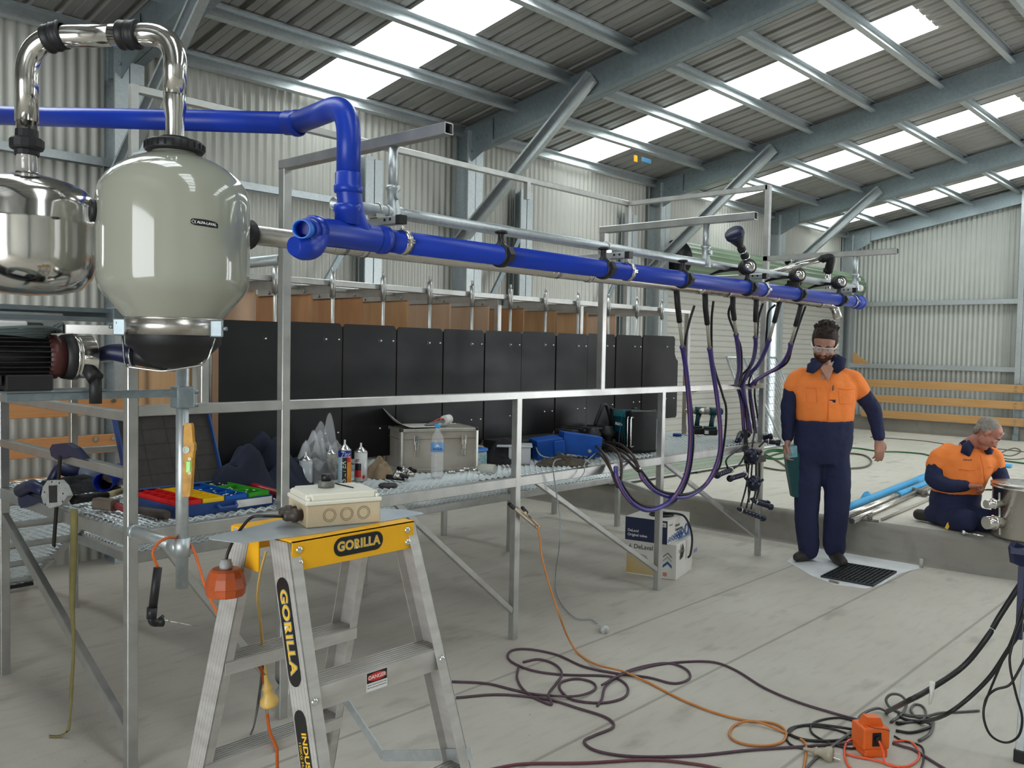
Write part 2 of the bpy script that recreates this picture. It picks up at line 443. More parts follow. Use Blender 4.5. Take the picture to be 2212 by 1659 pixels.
# translucent fibreglass skylight sheets
def sky_mat():
    m=D.materials.new('skylight_fibreglass');m.use_nodes=True;nt=m.node_tree;nt.nodes.clear();N=nt.nodes.new;L=nt.links.new
    o=N('ShaderNodeOutputMaterial');mx=N('ShaderNodeMixShader');t=N('ShaderNodeBsdfTransparent');tr=N('ShaderNodeBsdfTranslucent')
    t.inputs[0].default_value=(.97,1,.98,1);tr.inputs[0].default_value=(.8,.83,.8,1)
    tc=N('ShaderNodeTexCoord');mp=N('ShaderNodeMapping');mp.inputs['Scale'].default_value=(9,1.5,1);nz=N('ShaderNodeTexNoise');nz.inputs['Scale'].default_value=2;nz.inputs['Detail'].default_value=6
    L(tc.outputs['Object'],mp.inputs[0]);L(mp.outputs[0],nz.inputs[0]);r=N('ShaderNodeMapRange');r.inputs[1].default_value=.45;r.inputs[2].default_value=.7;r.inputs[3].default_value=.12;r.inputs[4].default_value=.5
    L(nz.outputs[0],r.inputs[0]);L(r.outputs[0],mx.inputs[0]);L(t.outputs[0],mx.inputs[1]);L(tr.outputs[0],mx.inputs[2]);L(mx.outputs[0],o.inputs[0]);return m
SKYM=sky_mat()
k=0
for a,b in SKX:
    for ya,yb in ((YW,2.62),(1.55,YR)):
        k+=1;m=MB();roofsheet(m,a,b,ya,yb,.003);struct(m.build('window_%d'%k,SKYM,loc=(0,0,0)))
# ridge cap
m=MB();m.add([V((XB,YRG+.2,roofz(YRG+.2)+.035)),V((XE,YRG+.2,roofz(YRG+.2)+.035)),V((XE,YRG,roofz(YRG)+.05)),V((XB,YRG,roofz(YRG)+.05)),V((XE,YRG-.2,roofz(YRG-.2)+.035)),V((XB,YRG-.2,roofz(YRG-.2)+.035))],[(0,1,2,3),(3,2,4,5)])
struct(m.build('roof_ridge_strip',GALV,loc=(0,0,0)))
# ---- purlins: C sections on cleats, per slope
PY=[6.36,5.66,5.0,4.32,3.64,2.96,2.32]
for i,y in enumerate(PY+[YRG-(q-YRG)*1.0 for q in PY[::-1]]):
    if y<YR+.05: continue
    z=roofz(y)-.064
    upv=V((0,SL if y>YRG else -SL,1)).normalized()
    m=MB();m.chan((XB,y,z),(XE-.1,y,z),.05,.11,lip=.016,up=upv,flip=1 if y>YRG else -1)
    for xs in [XB+.19*j for j in range(int((XE-XB)/.19))]:
        if 2<y<6.5: m.cyl((xs,y+.012,z+.057),(xs,y+.012,z+.068),.006,n=5)
    struct(m.build('purlin_beam',GALV,loc=(0,0,0)))
# ---- rafters, columns, knee braces
for x in COLX:
    for sgn in (1,-1):
        m=MB()
        y0=YW-.12 if sgn>0 else YR+.12
        z0=roofz(y0)-.03-.125;z1=roofz(YRG)-.03-.125
        nrm=V((0,SL*sgn,1))
        m.chan((x-.004,y0,z0),(x-.004,YRG,z1),.075,.235,t=.004,lip=.022,up=nrm,flip=-sgn)
        m.chan((x+.076,y0,z0),(x+.076,YRG,z1),.075,.235,t=.004,lip=.022,up=nrm,flip=sgn) if x<15 else None
        struct(m.build('rafter_beam',GALVD,loc=(0,0,0)))
    # column back to back C
    for yy in ((YW-.12,) if x>15 else (YW-.12,YR+.12)):
        m=MB();zb=0 if x<6.98 else .264
        m.chan((x-.05,yy,zb),(x-.05,yy,3.70),.1,.2,t=.004,lip=.02,up=(0,1,0),flip=1)
        m.chan((x+.056,yy,zb),(x+.056,yy,3.70),.1,.2,t=.004,lip=.02,up=(0,1,0),flip=-1)
        m.box((x-.11,yy-.11,zb),(x+.12,yy+.11,zb+.01))
        struct(m.build('steel_column',GALV,loc=(0,0,0)))
        # bolted knee plate with its bolts
        s_=1 if yy>0 else -1
        m=MB();ye=yy-s_*.10
        m.poly([(x-.052,yy+s_*.09,3.44),(x-.052,ye-s_*.0,3.40),(x-.052,ye-s_*.28,3.54),(x-.052,ye-s_*.28,3.78),(x-.052,yy+s_*.09,3.70)],.006,(-1,0,0))
        for a,b in ((.0,.50),(-.07,.62),(-.20,.62),(-.14,.72),(.06,.60)):
            m.cyl((x-.058,ye+s_*a,3.0+b),(x-.072,ye+s_*a,3.0+b),.011,n=6)
        struct(m.build('knee_plate_beam',GALVD,loc=(0,0,0)))
    if x<15.5:
        m=MB();m.chan((x-.09,YW-.10,2.62),(x-.09,4.74,3.93),.06,.13,t=.004,lip=.02,up=(0,.6,.8),flip=1)
        struct(m.build('knee_brace_beam',GALV,loc=(0,0,0)))
# end wall mullion column right of the photo
for y in (3.5,.4):
    m=MB();m.chan((XE-.15,y-.04,.264),(XE-.15,y-.04,roofz(y)-.1),.08,.15,up=(1,0,0),flip=1);m.chan((XE-.15,y+.045,.264),(XE-.15,y+.045,roofz(y)-.1),.08,.15,up=(1,0,0),flip=-1)
    struct(m.build('mullion_column',GALV,loc=(0,0,0)))
# ---- girts
for z,a,b in ((2.83,XB,9.6),(1.45,XB,3.6)):
    m=MB();m.chan((a,YW-.045,z),(b,YW-.045,z),.05,.09,up=(0,-1,0),flip=1);m.box((a,YW-.075,z+.028),(b,YW-.02,z+.034))
    struct(m.build('girt_beam',GALV,loc=(0,0,0)))
for z in (2.47,1.38):
    m=MB();m.chan((XE-.06,YR,z),(XE-.06,YW-.1,z),.075,.10,up=(-1,0,0),flip=-1);m.build('girt_beam',GALV,loc=(0,0,0))['kind']='structure'
# door-jamb mullions on the left wall with a thin raking rod each
for x in (5.0,7.05,9.0):
    m=MB();m.chan((x-.05,YW-.1,0),(x-.05,YW-.1,3.26),.09,.1,up=(0,1,0),flip=1);m.chan((x+.05,YW-.1,0),(x+.05,YW-.1,3.24),.09,.1,up=(0,1,0),flip=-1)
    m.box((x-.115,YW-.02,0),(x-.10,YW-.0,3.2))
    struct(m.build('mullion_column',GALV,loc=(0,0,0)))
    m=MB();m.beam((x-.1,YW-.14,2.75),(x-1.25,YW-.14,.95),.03,.05);struct(m.build('raking_brace_beam',GALVD,loc=(0,0,0)))
# ---- roller doors: cream slatted curtain, green drum above
GREEN=mat('pale_green_coil',(.17,.24,.15),.45,.1,noise=.1,nscale=3)
SLAT=mat('roller_door_slats',(.56,.55,.50),.45,.1,noise=.06,nscale=2)
for i,(a,b) in enumerate(DOORS):
    m=MB();pr=[];z=.255;p_=.082
    while z<2.72:
        pr+=[(z,0),(z+.006,.012),(z+.014,.014),(z+.066,.014),(z+.076,.002)];z+=p_
    pr=[(min(q,2.75),d) for q,d in pr];vs=[]
    for q,d in pr: vs+=[V((a,YW-.03-d,q)),V((b,YW-.03-d,q))]
    m.add(vs,[[2*k_,2*k_+1,2*k_+3,2*k_+2] for k_ in range(len(pr)-1)])
    door=struct(m.build('door_%d'%(i+1),SLAT,loc=(0,0,0)))
    m=MB();m.box((a,YW-.07,.3),(a+.02,YW-.04,.42));m.box((a+(b-a)*.30,YW-.08,1.02),(a+(b-a)*.30+.09,YW-.045,1.09));m.build('lock',BLACKP,door)
    for s_ in (a-.05,b):
        m=MB();m.box((s_,YW-.09,.264),(s_+.05,YW-.0,2.6));m.build('door_guide',GALV,door)
    # drum
    nseg=20;vs=[];cy,cz,R=YW-.27,2.76,.225
    m=MB();ring=[]
    for j in range(nseg*3):
        an=2*PI*j/(nseg*3);rr=R+(.012 if j%3==0 else 0);ring.append((cy+rr*math.cos(an),cz+rr*math.sin(an)))
    K=len(ring)
    for x in (a+.02,b-.02): vs+=[V((x,p,q)) for p,q in ring]
    m.add(vs,[[k_,(k_+1)%K,(k_+1)%K+K,k_+K] for k_ in range(K)]+[list(range(K))[::-1],list(range(K,2*K))])
    m.build('drum',GREEN,door)
    m=MB();m.lathe([(0,-.03),(.09,-.03),(.09,0),(.25,0),(.25,.02),(0,.02)],(a+.005,cy,cz),(-1,0,0),n=28);m.box((a-.05,cy-.05,cz-.06),(a+.0,YW,cz+.05));m.build('drum_hub',BLACKP,door)
# ================================================================ timber rails
WOOD=mat('pine_board',(.58,.33,.13),.55,0,color2=(.50,.27,.10),nscale=3,stretch=(.6,.6,12),bump=.05)
WOOD2=mat('pine_board_orange',(.60,.28,.11),.55,0,color2=(.52,.24,.09),nscale=3,stretch=(.6,.6,12))
def board(a,b,h,th,label,group,mt,bolts=(),nb=(0,1,0)):
    m=MB();m.beam(a,b,th,h,up=(0,0,1),bev=.003)
    o=m.build('timber_board',mt);tag(o,label,'board',group)
    if bolts:
        mm=MB();nb_=V(nb)
        for p in bolts: mm.cyl(V(p),V(p)+nb_*.012,.014,n=8)
        ORGb=ORG[o.name];q=mm.build('coach_bolts',BOLT,o)
    return o
names=['topmost','middle','lowest']
for i,z in enumerate((1.085,.825,.56)):
    board((15.5,YR+.2,z),(15.5,YW-.55,z),.125,.045,'long pine board on the far end wall, %s of the three above the concrete upstand'%names[i],'pine boards on the end wall',WOOD,
      [(15.477,3.45+dy,z+dz) for dy in(-.06,.06) for dz in(-.03,.03)],(-1,0,0))
m=MB();m.chan((15.60,3.5,.265),(15.60,3.5,1.16),.07,.12,up=(1,0,0));m.box((15.5,3.46,.27),(15.56,3.54,.36));tag(m.build('board_post',GALVD),'short grey steel post behind the pine boards of the end wall','post')
for i,z in enumerate((1.13,.87,.61)):
    board((.2,YW-.28,z),(2.9,YW-.28,z),.125,.045,'pine board on the left wall behind the platform end, %s of three'%names[i],'pine boards on the left wall',WOOD2,
      [(x,YW-.303,z+dz) for x in(2.5,2.62) for dz in(-.035,.035)],(0,-1,0))
m=MB();m.poly([at(1842,760,X=15.3),at(1842,786,X=15.3),at(1880,786,X=15.3)],.02,(1,0,0));tag(m.build('ply_offcut',WOOD),'small triangular plywood offcut leaning at the corner girt by the end wall','offcut')
# ================================================================ milking platform (one welded frame)
FY=3.18; BY=4.52; LX,AX,MX,BX,SX,CX=1.42,2.06,3.51,4.25,4.92,6.33
DZ=.885; S=.04
def expanded(m,x0,x1,y0,y1,z,px=.046,py=.0215,slope=None):
    """expanded metal: zig-zag strands, each a tilted ribbon"""
    nx=int((x1-x0)/px*2);ny=int((y1-y0)/py)
    for j in range(ny+1):
        yc=y0+j*py; top=[];a=py*.42
        vs=[]
        for i in range(nx+1):
            s_=1 if (i+j)%2 else -1
            x=x0+i*(x1-x0)/nx;y=yc+s_*a
            if y<y0-.004 or y>y1+.004: y=min(max(y,y0),y1)
            zz=z(x,y) if callable(z) else z
            h=.0045*s_
            vs+=[V((x,y-.0028,zz-.004+h)),V((x,y+.0028,zz+.002+h)),V((x,y+.0022,zz+.0045+h)),V((x,y-.0036,zz-.001+h))]
        m.add(vs,[[4*i+k,4*i+(k+1)%4,4*i+4+(k+1)%4,4*i+4+k] for i in range(nx) for k in range(4)])
plat=thing('milking_platform','long galvanised steel milking platform with mesh deck, handrail and overhead arms','platform',(LX,FY,0))
def P_(name,m,mt=ALU,**k): return m.build(name,mt,plat,**k)
def post(name,x,y,z0,z1,s=S,mt=ALU):
    m=MB();m.beam((x,y,z0),(x,y,z1),s,s,up=(0,1,0)); return P_(name,m,mt)
for x,z1 in ((LX,1.50),(AX,2.30),(MX,1.315),(SX,1.315),(CX,2.86)): post('post',x,FY,0,z1)
post('post',BX,FY,1.335,2.27)
for x,y,z1 in ((LX,BY,1.36),(AX,5.37,1.42),(3.6,5.37,.44),(5.03,5.36,.44),(6.47,5.36,.44),(5.02,4.6,.86),(6.44,4.6,.44),(3.6,4.6,.86)): post('leg',x,y,0,z1)
m=MB();m.beam((LX+.02,FY,1.325),(CX-.02,FY,1.325),S-.0014,S);P_('top_rail',m)
for z in (1.305,1.095):
    m=MB();m.beam((LX,FY+.02,z),(LX,BY-.02,z),S,.036);P_('end_rail',m)
m=MB();m.beam((AX+.02,5.37,.93),(3.3,5.37,.93),S,.035);P_('end_rail',m)
# deck frame
m=MB();m.beam((LX,FY,DZ-.026),(CX,FY,DZ-.026),S-.0014,.052);P_('deck_beam',m)
m=MB();m.beam((LX,BY,DZ-.026),(CX,BY,DZ-.026),S,.052);P_('deck_beam',m)
for x in (LX,AX,MX,SX,CX):
    m=MB();m.beam((x,FY+.02,DZ-.026),(x,BY-.02,DZ-.026),S,.052);P_('deck_beam',m)
m=MB();expanded(m,LX+.01,CX-.01,FY+.015,BY,DZ+.008);P_('mesh_deck',m,GALV)
# lower walkway behind
LZ=.455
for y in (4.6,5.36):
    m=MB();m.beam((AX,y,LZ-.026),(6.47,y,LZ-.026),S,.052);P_('walkway_beam',m)
for x in (AX,3.6,5.03,6.47):
    m=MB();m.beam((x,4.62,LZ-.026),(x,5.34,LZ-.026),S,.05);P_('walkway_beam',m)
m=MB();expanded(m,AX+.01,6.46,4.6,5.36,LZ+.008);P_('walkway_mesh',m,GALV)
# loading ramp down to the floor, seen from below
rz=lambda x,y: .90-(y-4.56)/(6.08-4.56)*.885
m=MB();expanded(m,1.0,2.04,4.56,6.08,rz);P_('ramp_mesh',m,GALV)
for x in (1.0,2.05):
    m=MB();m.beam((x,4.56,rz(0,4.56)-.03),(x,6.08,rz(0,6.08)+.015),.03,.05);P_('ramp_stringer',m)
for y in (4.75,5.05,5.35,5.65,5.95):
    m=MB();m.beam((1.0,y,rz(0,y)-.018),(2.05,y,rz(0,y)-.018),.03,.03,up=(0,.5,.86));P_('ramp_bearer',m)
m=MB();m.box((.98,6.04,0.001),(2.07,6.12,.02));P_('ramp_foot',m,RUBBER)
# raking braces
for a,b in (((1.52,.85),(2.03,.14)),((2.66,.85),(3.49,.16)),((3.66,.85),(4.90,.14)),((4.95,.85),(6.31,.15))):
    m=MB();m.beam((a[0],FY,a[1]),(b[0],FY,b[1]),.028,.028);P_('brace',m)
m=MB();m.beam((LX,4.56,.77),(LX,3.20,.13),.03,.045);P_('brace',m)
m=MB();m.beam((6.40,4.62,.43),(6.40,3.95,.30),.035,.045);P_('brace',m)
# overhead arms
for x,z in ((AX,2.315),(BX,2.29),(CX,2.30)):
    m=MB();m.beam((x,FY+.02,z),(x,2.20,z),S,S,hollow=.0035);P_('overhead_arm',m)
    m=MB();m.cyl((x,2.49,z-.02),(x,2.49,2.13),.017)
    m.lathe([(.017,.0),(.026,.0),(.028,.012),(.021,.02),(.021,.06),(.030,.085),(.030,.12)],(x,2.49,2.155),(0,0,-1),n=20)
    m.cyl((x-.035,2.49,2.058),(x+.035,2.49,2.058),.026)
    m.cyl((x+.0,2.47,2.115),(x+.0,2.455,2.115),.012,n=8);P_('hanger',m,GALV)
# rear frame
m=MB();m.beam((2.0,4.45,2.845),(CX,4.48,2.845),S,S);P_('rear_rail',m)
m=MB();m.beam((CX,4.50,2.845),(CX,FY,2.845),S,S);P_('rear_rail',m)
post('rear_post',2.0,4.45,DZ,2.865);post('rear_post',CX,4.48,DZ,2.83);post('rear_post',5.0,4.47,2.70,2.83)
m=MB();m.tube([(2.0,4.43,2.50),(2.05,4.0,2.50)],.024);P_('cross_tube',m,GALV)
m=MB();m.tube([(AX,FY+.02,1.93),(AX,4.45,1.93)],.024);P_('cross_tube',m,GALV)
m=MB();m.beam((CX,FY,DZ+.0),(CX,BY,DZ),.01,.01);

# ================================================================ head-bail row behind the deck
RY=3.85; U=RY
row=thing('stall_row','row of black rubber kick panels with plywood dividers on a galvanised bail frame','stall',(2.0,RY,DZ))
def R_(name,m,mt=ALU,**k): return m.build(name,mt,row,**k)
PLYS=[mat('plywood_a',(.55,.34,.18),.5,color2=(.46,.26,.12),nscale=2.5,stretch=(6,6,1)),mat('plywood_b',(.50,.27,.13),.5,color2=(.40,.19,.08),nscale=2.5,stretch=(6,6,1)),mat('plywood_c',(.58,.41,.29),.5,color2=(.50,.33,.21),nscale=2.5,stretch=(6,6,1))]
KICK=mat('rubber_kick_panel',(.006,.006,.007),.42,0,spec=.32,color2=(.014,.014,.015),nscale=2.6,rvar=.12,detail=7,stretch=(1,1,2),thr=(.42,.75))
m=MB();m.beam((2.0,RY+.03,1.905),(5.95,RY+.03,1.905),.032,.032);R_('bail_rail',m)
m=MB();m.beam((2.0,RY+.32,1.895),(6.33,RY+.32,1.895),.028,.028);R_('bail_rail',m)
rods=[.543,.633,.723,.811,.901,.991,1.081,1.171,1.262,1.355,1.449,1.538]
for i,r_ in enumerate(rods):
    x=r_*U
    m=MB();m.cyl((x,RY-.005,1.02),(x,RY-.005,1.93),.0095,n=10);m.cyl((x,RY-.005,1.83),(x,RY-.005,1.955),.0155,n=12);m.cyl((x,RY-.005,1.955),(x,RY-.005,1.985),.008,n=10);R_('pivot_rod',m)
    m=MB();m.beam((x,RY+.01,1.875),(x,RY+.72,1.875),.006,.045);m.beam((x,RY+.01,1.897),(x,RY+.72,1.897),.035,.004)
    for q in (.25,.6): m.cyl((x-.012,RY+q,1.868),(x-.002,RY+q,1.868),.010,n=8)
    R_('divider_bar',m)
    if r_<1.47:
        m=MB();m.box((x+.004,RY+.20,.93),(x+.018,RY+.78,1.865));R_('plywood_divider',m,PLYS[(i*2+(i//3))%3])
for r_ in (1.052,1.27):
    m=MB();m.beam((r_*U*1.02,RY*1.02,DZ),(r_*U*1.02,RY*1.02,1.89),.035,.035,up=(0,1,0));R_('bail_post',m)
for x,y in ((2.06,3.85),(6.33,3.86)):
    m=MB();m.beam((x,y,DZ),(x,y,1.90),S,S,up=(0,1,0));R_('bail_post',m)
m=MB();m.beam((5.95,RY+.03,1.905),(6.33,RY,1.90),.032,.03);R_('bail_rail',m)
edges=[.555,.648,.741,.838,.931,1.022,1.112,1.203,1.295,1.383,1.472,1.60]
PYY=3.815
for i in range(len(edges)-1):
    a,b=edges[i]*PYY,edges[i+1]*PYY
    dz=random.uniform(-.006,.006);y=PYY+random.uniform(-.004,.004)
    g=.005;zt,zb=1.69+dz,.95+dz+i*.009
    c=.018
    if i<len(edges)-2:
        pts=[(a+g,zb+c),(a+g+c,zb),(b-g-c,zb),(b-g,zb+c),(b-g,zt-c),(b-g-c,zt),(a+g+c,zt),(a+g,zt-c)]
    else:
        pts=[(a+g,zb+c),(a+g+c,zb),(b-.01,zb),(b+.02,zb+c*2),(b+.02,zt-.22),(b-.04,zt-.25),(b-.05,zt-.28),(b-.05,zt-c),(b-.05-c,zt),(a+g+c,zt),(a+g,zt-c)]
        pts=[(a+g,zb+c),(a+g+c,zb),(b+.0,zb),(b+.015,zb+c),(b+.015,1.50),(b-.015,1.52),(b-.035,1.56),(b-.035,zt-c),(b-.035-c,zt),(a+g+c,zt),(a+g,zt-c)]
    m=MB();m.poly([(p,y,q) for p,q in pts],.012,(0,1,0));pn=R_('kick_panel',m,KICK)
    m=MB()
    for zz in (zt-.085,zb+.155):
        for t in (.70,.93): m.lathe([(.0,-.006),(.005,-.005),(.0065,0)],(a+(b-a)*t,y,zz),(0,1,0),n=8)
    m.build('panel_bolts',BOLT,pn)
    m=MB();m.cyl((a+(b-a)*.66,y+.001,zt-.085),(a+(b-a)*.66,y-.002,zt-.085),.012,n=12);m.build('slot',BLACKP,pn)
# ================================================================ pipework over the pit
GY,GZ=2.49,2.058
BYp,BZ,BR=2.39,1.942,.0395
SY,SZ,SR=2.62,1.937,.032
def onb(x,y): # X on blue pipe axis
    return at(x,y,Y=BYp).x
m=MB();m.pipe([(1.80,GY,GZ),(6.36,GY,GZ)],.0215,.003);gp=m.build('support_pipe',GALV);tag(gp,'horizontal galvanised round pipe hung under the overhead arms','pipe')
m=MB();m.cyl((6.36,GY,GZ),(6.43,GY,GZ),.024,n=20);m.build('end_cap',WHITEP,gp)
# slotted cross bars with holes
bt=[]
for i,x in enumerate((1.99,3.345,4.69,6.0)):
    t=thing('pipe_bracket','slotted aluminium cross bar clamped under the support pipe, %s from the receiver jar'%['first','second','third','fourth'][i],'bracket',(x,2.53,2.0),'cross bars under the support pipe')
    m=MB();m.beam((x,2.36,2.015),(x,2.72,2.015),.03,.03,hollow=.002,bev=.003);m.build('bar',ALUW,t)
    m=MB()
    for yy in (2.40,2.43,2.66,2.69): m.cyl((x-.0155,yy,2.018),(x-.0162,yy,2.018),.0055,n=12)
    m.build('holes',BLACKP,t)
    m=MB();m.rbox((x-.016,2.345,1.999),(x+.016,2.372,2.031),.002);m.build('end_plug',BLACKP,t)
    m=MB()
    m.tube(arc((x,GY,GZ),.026,-.3,PI+.3,(0,1,0),(0,0,1),12),.0035,6);m.box((x-.02,GY-.02,2.03),(x+.02,GY+.03,2.045));m.build('u_bolt',BOLT,t)
    # strap clamps round the two pipes
    for yy,zz,rr in ((BYp,BZ,BR),(SY,SZ,SR)):
        m=MB();n_=20;vs=[]
        for k in range(n_):
            a_=2*PI*k/n_
            for dx in (-.013,.013):
                for r_ in (rr+.0015,rr+.004): vs.append(V((x+.035+dx,yy+r_*math.cos(a_),zz+r_*math.sin(a_))))
        for k in range(n_):
            a0=4*k;b0=4*((k+1)%n_)
            m.f+= [[a0,a0+2,b0+2,b0],[a0+1,b0+1,b0+3,a0+3],[a0,b0,b0+1,a0+1],[a0+2,a0+3,b0+3,b0+2]];m.sm+=[True]*4;m.mi+=[0]*4
        m.v+=vs
        m.box((x+.022,yy-rr-.012,zz-.006),(x+.048,yy-rr-.001,zz-.001));m.box((x+.022,yy-rr-.012,zz+.002),(x+.048,yy-rr-.001,zz+.007))
        m.cyl((x+.035,yy,zz+rr),(x+.035,yy,2.0),.005,n=8);m.cyl((x+.035,yy,zz+rr+.004),(x+.035,yy,zz+rr+.012),.009,n=6)
        m.build('strap_clamp',STEELB,t)
# stainless milk line
m=MB();m.tube([(1.52,SY,SZ),(6.15,SY,SZ)],SR,24);ml=m.build('milk_line',STEELB);tag(ml,'long stainless steel milk line running beside the blue pipe','pipe')
for x in (1.92,3.12,4.42,5.35):
    m=MB();m.cyl((x-.03,SY,SZ),(x+.03,SY,SZ),SR+.0022,n=24);m.build('joint_sleeve',STEELB,ml)
m=MB();m.tube(fillet([(6.15,SY,SZ),(6.27,SY,SZ),(6.27,SY-.04,SZ-.1)],.08),SR,20);m.build('end_bend',STEELB,ml)
# blue pulse/vacuum main
x0,x1=1.78,6.05
bm_=thing('blue_vacuum_main','thick blue plastic vacuum main running along the row below the support pipe','pipe',(x0,BYp,BZ))
m=MB();m.tube([(1.86,BYp,BZ),(x1+.02,BYp,BZ)],BR,28);m.build('straight_run',BLUE,bm_)
m=MB();m.lathe([(BR,0),(BR+.006,.004),(BR+.006,.03),(BR+.010,.034),(BR+.010,.05),(BR+.006,.055),(BR+.006,.10),(BR+.011,.104),(BR+.009,.125),(0,.128)],(x1,BYp,BZ),(1,0,0),n=28);m.build('end_plug',BLUE,bm_)
# branch: tee fitting rising to the overhead feed
tx=at(760,505,Y=BYp).x
dn=at(752,430,Y=BYp)     # vertical riser axis
rx=dn.x
m=MB()
xs=at(835,515,Y=BYp).x; xe=at(668,503,Y=BYp).x
m.lathe([(BR+.001,0),(BR+.008,.003),(BR+.010,.03),(BR+.006,.036),(BR+.006,.05)],(xs,BYp,BZ),(-1,0,0),n=28)
m.lathe([(BR+.006,0),(BR+.006,xs-xe-.09),(BR+.009,xs-xe-.085),(BR+.010,xs-xe-.05),(BR+.004,xs-xe-.045),(0,xs-xe-.04)],(xs-.045,BYp,BZ),(-1,0,0),n=28)
rp=spline([(xs-.10,BYp,BZ+.0),(xs-.14,BYp,BZ+.055),(rx+.004,BYp,BZ+.13),(rx,BYp,BZ+.20)],5)
m.tube(rp,BR+.002,24);m.build('tee_fitting',BLUE,bm_)
ztop=at(752,300,Y=BYp).z
def collar(m,p,ax,r):
    m.lathe([(r,-.02),(r+.006,-.018),(r+.008,-.008),(r+.008,.004),(r+.004,.008),(r+.004,.045),(r,.048)],p,ax,n=28)
# riser + elbow + feed to the left
dl=at(640,266,d=None,Y=None,z=None,X=None,pl=((_f.x,_f.y,0),(CAM+V((_f.x,_f.y,0))*3.22)))
dfar=at(-140,246,pl=((_f.x,_f.y,0),(CAM+V((_f.x,_f.y,0))*4.05)))
corner=V((rx,BYp,dl.z-.0))
zr=corner.z
m=MB();elbow=fillet([(rx,BYp,BZ+.18),(rx,BYp,zr),dl],.17,12)
m.tube(elbow,BR,26)
m.tube([dl,dfar],BR,26)
m.build('overhead_feed',BLUE,bm_)
m=MB()
e2=(dfar-dl).normalized()
collar(m,(rx,BYp,at(752,455,Y=BYp).z),(0,0,-1),BR);collar(m,(rx,BYp,at(752,405,Y=BYp).z),(0,0,1),BR);collar(m,dl,e2,BR)
m.build('collars',BLUE,bm_)
# little side stub, bright blue, with its dark blue reducer
st=at(655,495,Y=2.27)
mid=V((xe+.02,BYp-.01,BZ))
m=MB();m.tube([mid+V((0,0,0)),lerp(mid,st,.45)],[.044,.036],22);m.tube([lerp(mid,st,.45),lerp(mid,st,.8)],[.034,.034],22)
m.tube(spline([mid+V((0,.0,-.02)),lerp(mid,st,.5)+V((0,.0,-.05)),lerp(mid,st,.9)+V((-.02,.03,-.05))],5),[.042]*8+[.04,.035,.028],18)
m.build('reducer',BLUE,bm_)
m=MB();m.pipe([lerp(mid,st,.7),st+ (st-mid)*.15],.028,.003);m.build('stub_pipe',BLUEL,bm_)
# ---- saddle taps with knobs; pulsators on three of them
def saddle(x,pulsator,label,grp):
    t=thing('pulsator' if pulsator else 'saddle_tap',label,'pulsator' if pulsator else 'tap',(x,BYp,BZ-BR),grp)
    m=MB();n_=24
    m.lathe([(BR+.001,-.016),(BR+.007,-.016),(BR+.009,0),(BR+.007,.016),(BR+.001,.016)],(x,BYp,BZ),(1,0,0),n=24)
    m.prof((x-.014,BYp-BR-.012,BZ),(x+.014,BYp-BR-.012,BZ),[(0,.03),(-.016,.0),(0,-.03),(.016,0)],up=(0,0,1))
    m.lathe([(.024,0),(.014,.018),(.012,.04),(.013,.05)],(x,BYp,BZ+BR-.004),(0,0,1),n=18)
    m.build('saddle',BLACKP,t)
    if not pulsator:
        m=MB();m.lathe([(.012,0),(.026,.004),(.026,.012),(.02,.015),(0,.016)],(x,BYp,BZ+BR+.042),(0,0,1),n=10);m.build('knob',BLACKP,t)
    else:
        m=MB();c=V((x,BYp,BZ+BR+.075))
        dv=V((-.62,-.78,0)).normalized()
        m.lathe([(0,-.045),(.040,-.045),(.044,-.03),(.044,-.012),(.038,-.008),(.042,.0),(.042,.025),(.034,.030),(.026,.032)],c,dv,n=28)
        m.build('housing',RUBBER,t)
        m=MB();m.lathe([(.030,.03),(.028,.036),(.018,.044),(0,.048)],c,dv,n=24);m.build('steel_dome',STEEL,t)
        m=MB()
        for dy,l in ((.0,.26),(.012,.20)):
            m.tube(spline([c+V((.02,.035,-.01)),c+V((-.06,.09,-.02+dy)),c+V((-.14,.16,-.05)),c+V((-.2,.21,-.13))],6),.006,8)
        m.build('twin_tubes',RUBBER,t)
    return t
for i,(px,py) in enumerate(((1082,545),(1303,583),(1474,605))):
    saddle(onb(px,py),False,'black saddle tap with round knob on the blue main, %s from the jar'%['first','second','third'][i],'saddle taps on the blue main')
for i,(px,py) in enumerate(((1614,622),(1722,637),(1812,645))):
    tp=saddle(onb(px,py),True,['black pulsator with steel dome standing below the black funnel','black pulsator with steel dome, middle of the three on the blue main','black pulsator with steel dome nearest the plugged pipe end'][i],'pulsators on the blue main')
    if i==0: PX0=onb(px,py)
# funnel air inlet above first pulsator
b=V((PX0-.01,BYp+.005,BZ+BR+.118)); tdir=(at(1588,508,Y=BYp)-b).normalized()
t=thing('filter_funnel','black rubber funnel with blue rim standing up from the first pulsator','funnel',b)
m=MB();L_=(at(1586,500,Y=BYp)-b).length
m.lathe([(.0,0),(.021,0),(.024,.01),(.024,L_*.15),(.020,L_*.17),(.020,L_*.32),(.023,L_*.33),(.023,L_*.42),(.019,L_*.44),(.019,L_*.52),(.024,L_*.58),(.048,L_*.86),(.050,L_*.88)],b,tdir,n=24);m.build('body',RUBBER,t)
m=MB();m.lathe([(.050,L_*.87),(.053,L_*.89),(.053,L_*.92),(.051,L_*.93),(.054,L_*.95),(.052,L_),(.0,L_*.99)],b,tdir,n=24);m.build('rim',NAVYR,t)
m=MB();m.lathe([(.0245,.01),(.0255,.01),(.0255,.02),(.0245,.02)],b,tdir,n=20);m.lathe([(.0205,L_*.28),(.0215,L_*.28),(.0215,L_*.32),(.0205,L_*.32)],b,tdir,n=20);m.build('hose_clip',CHROME,t)
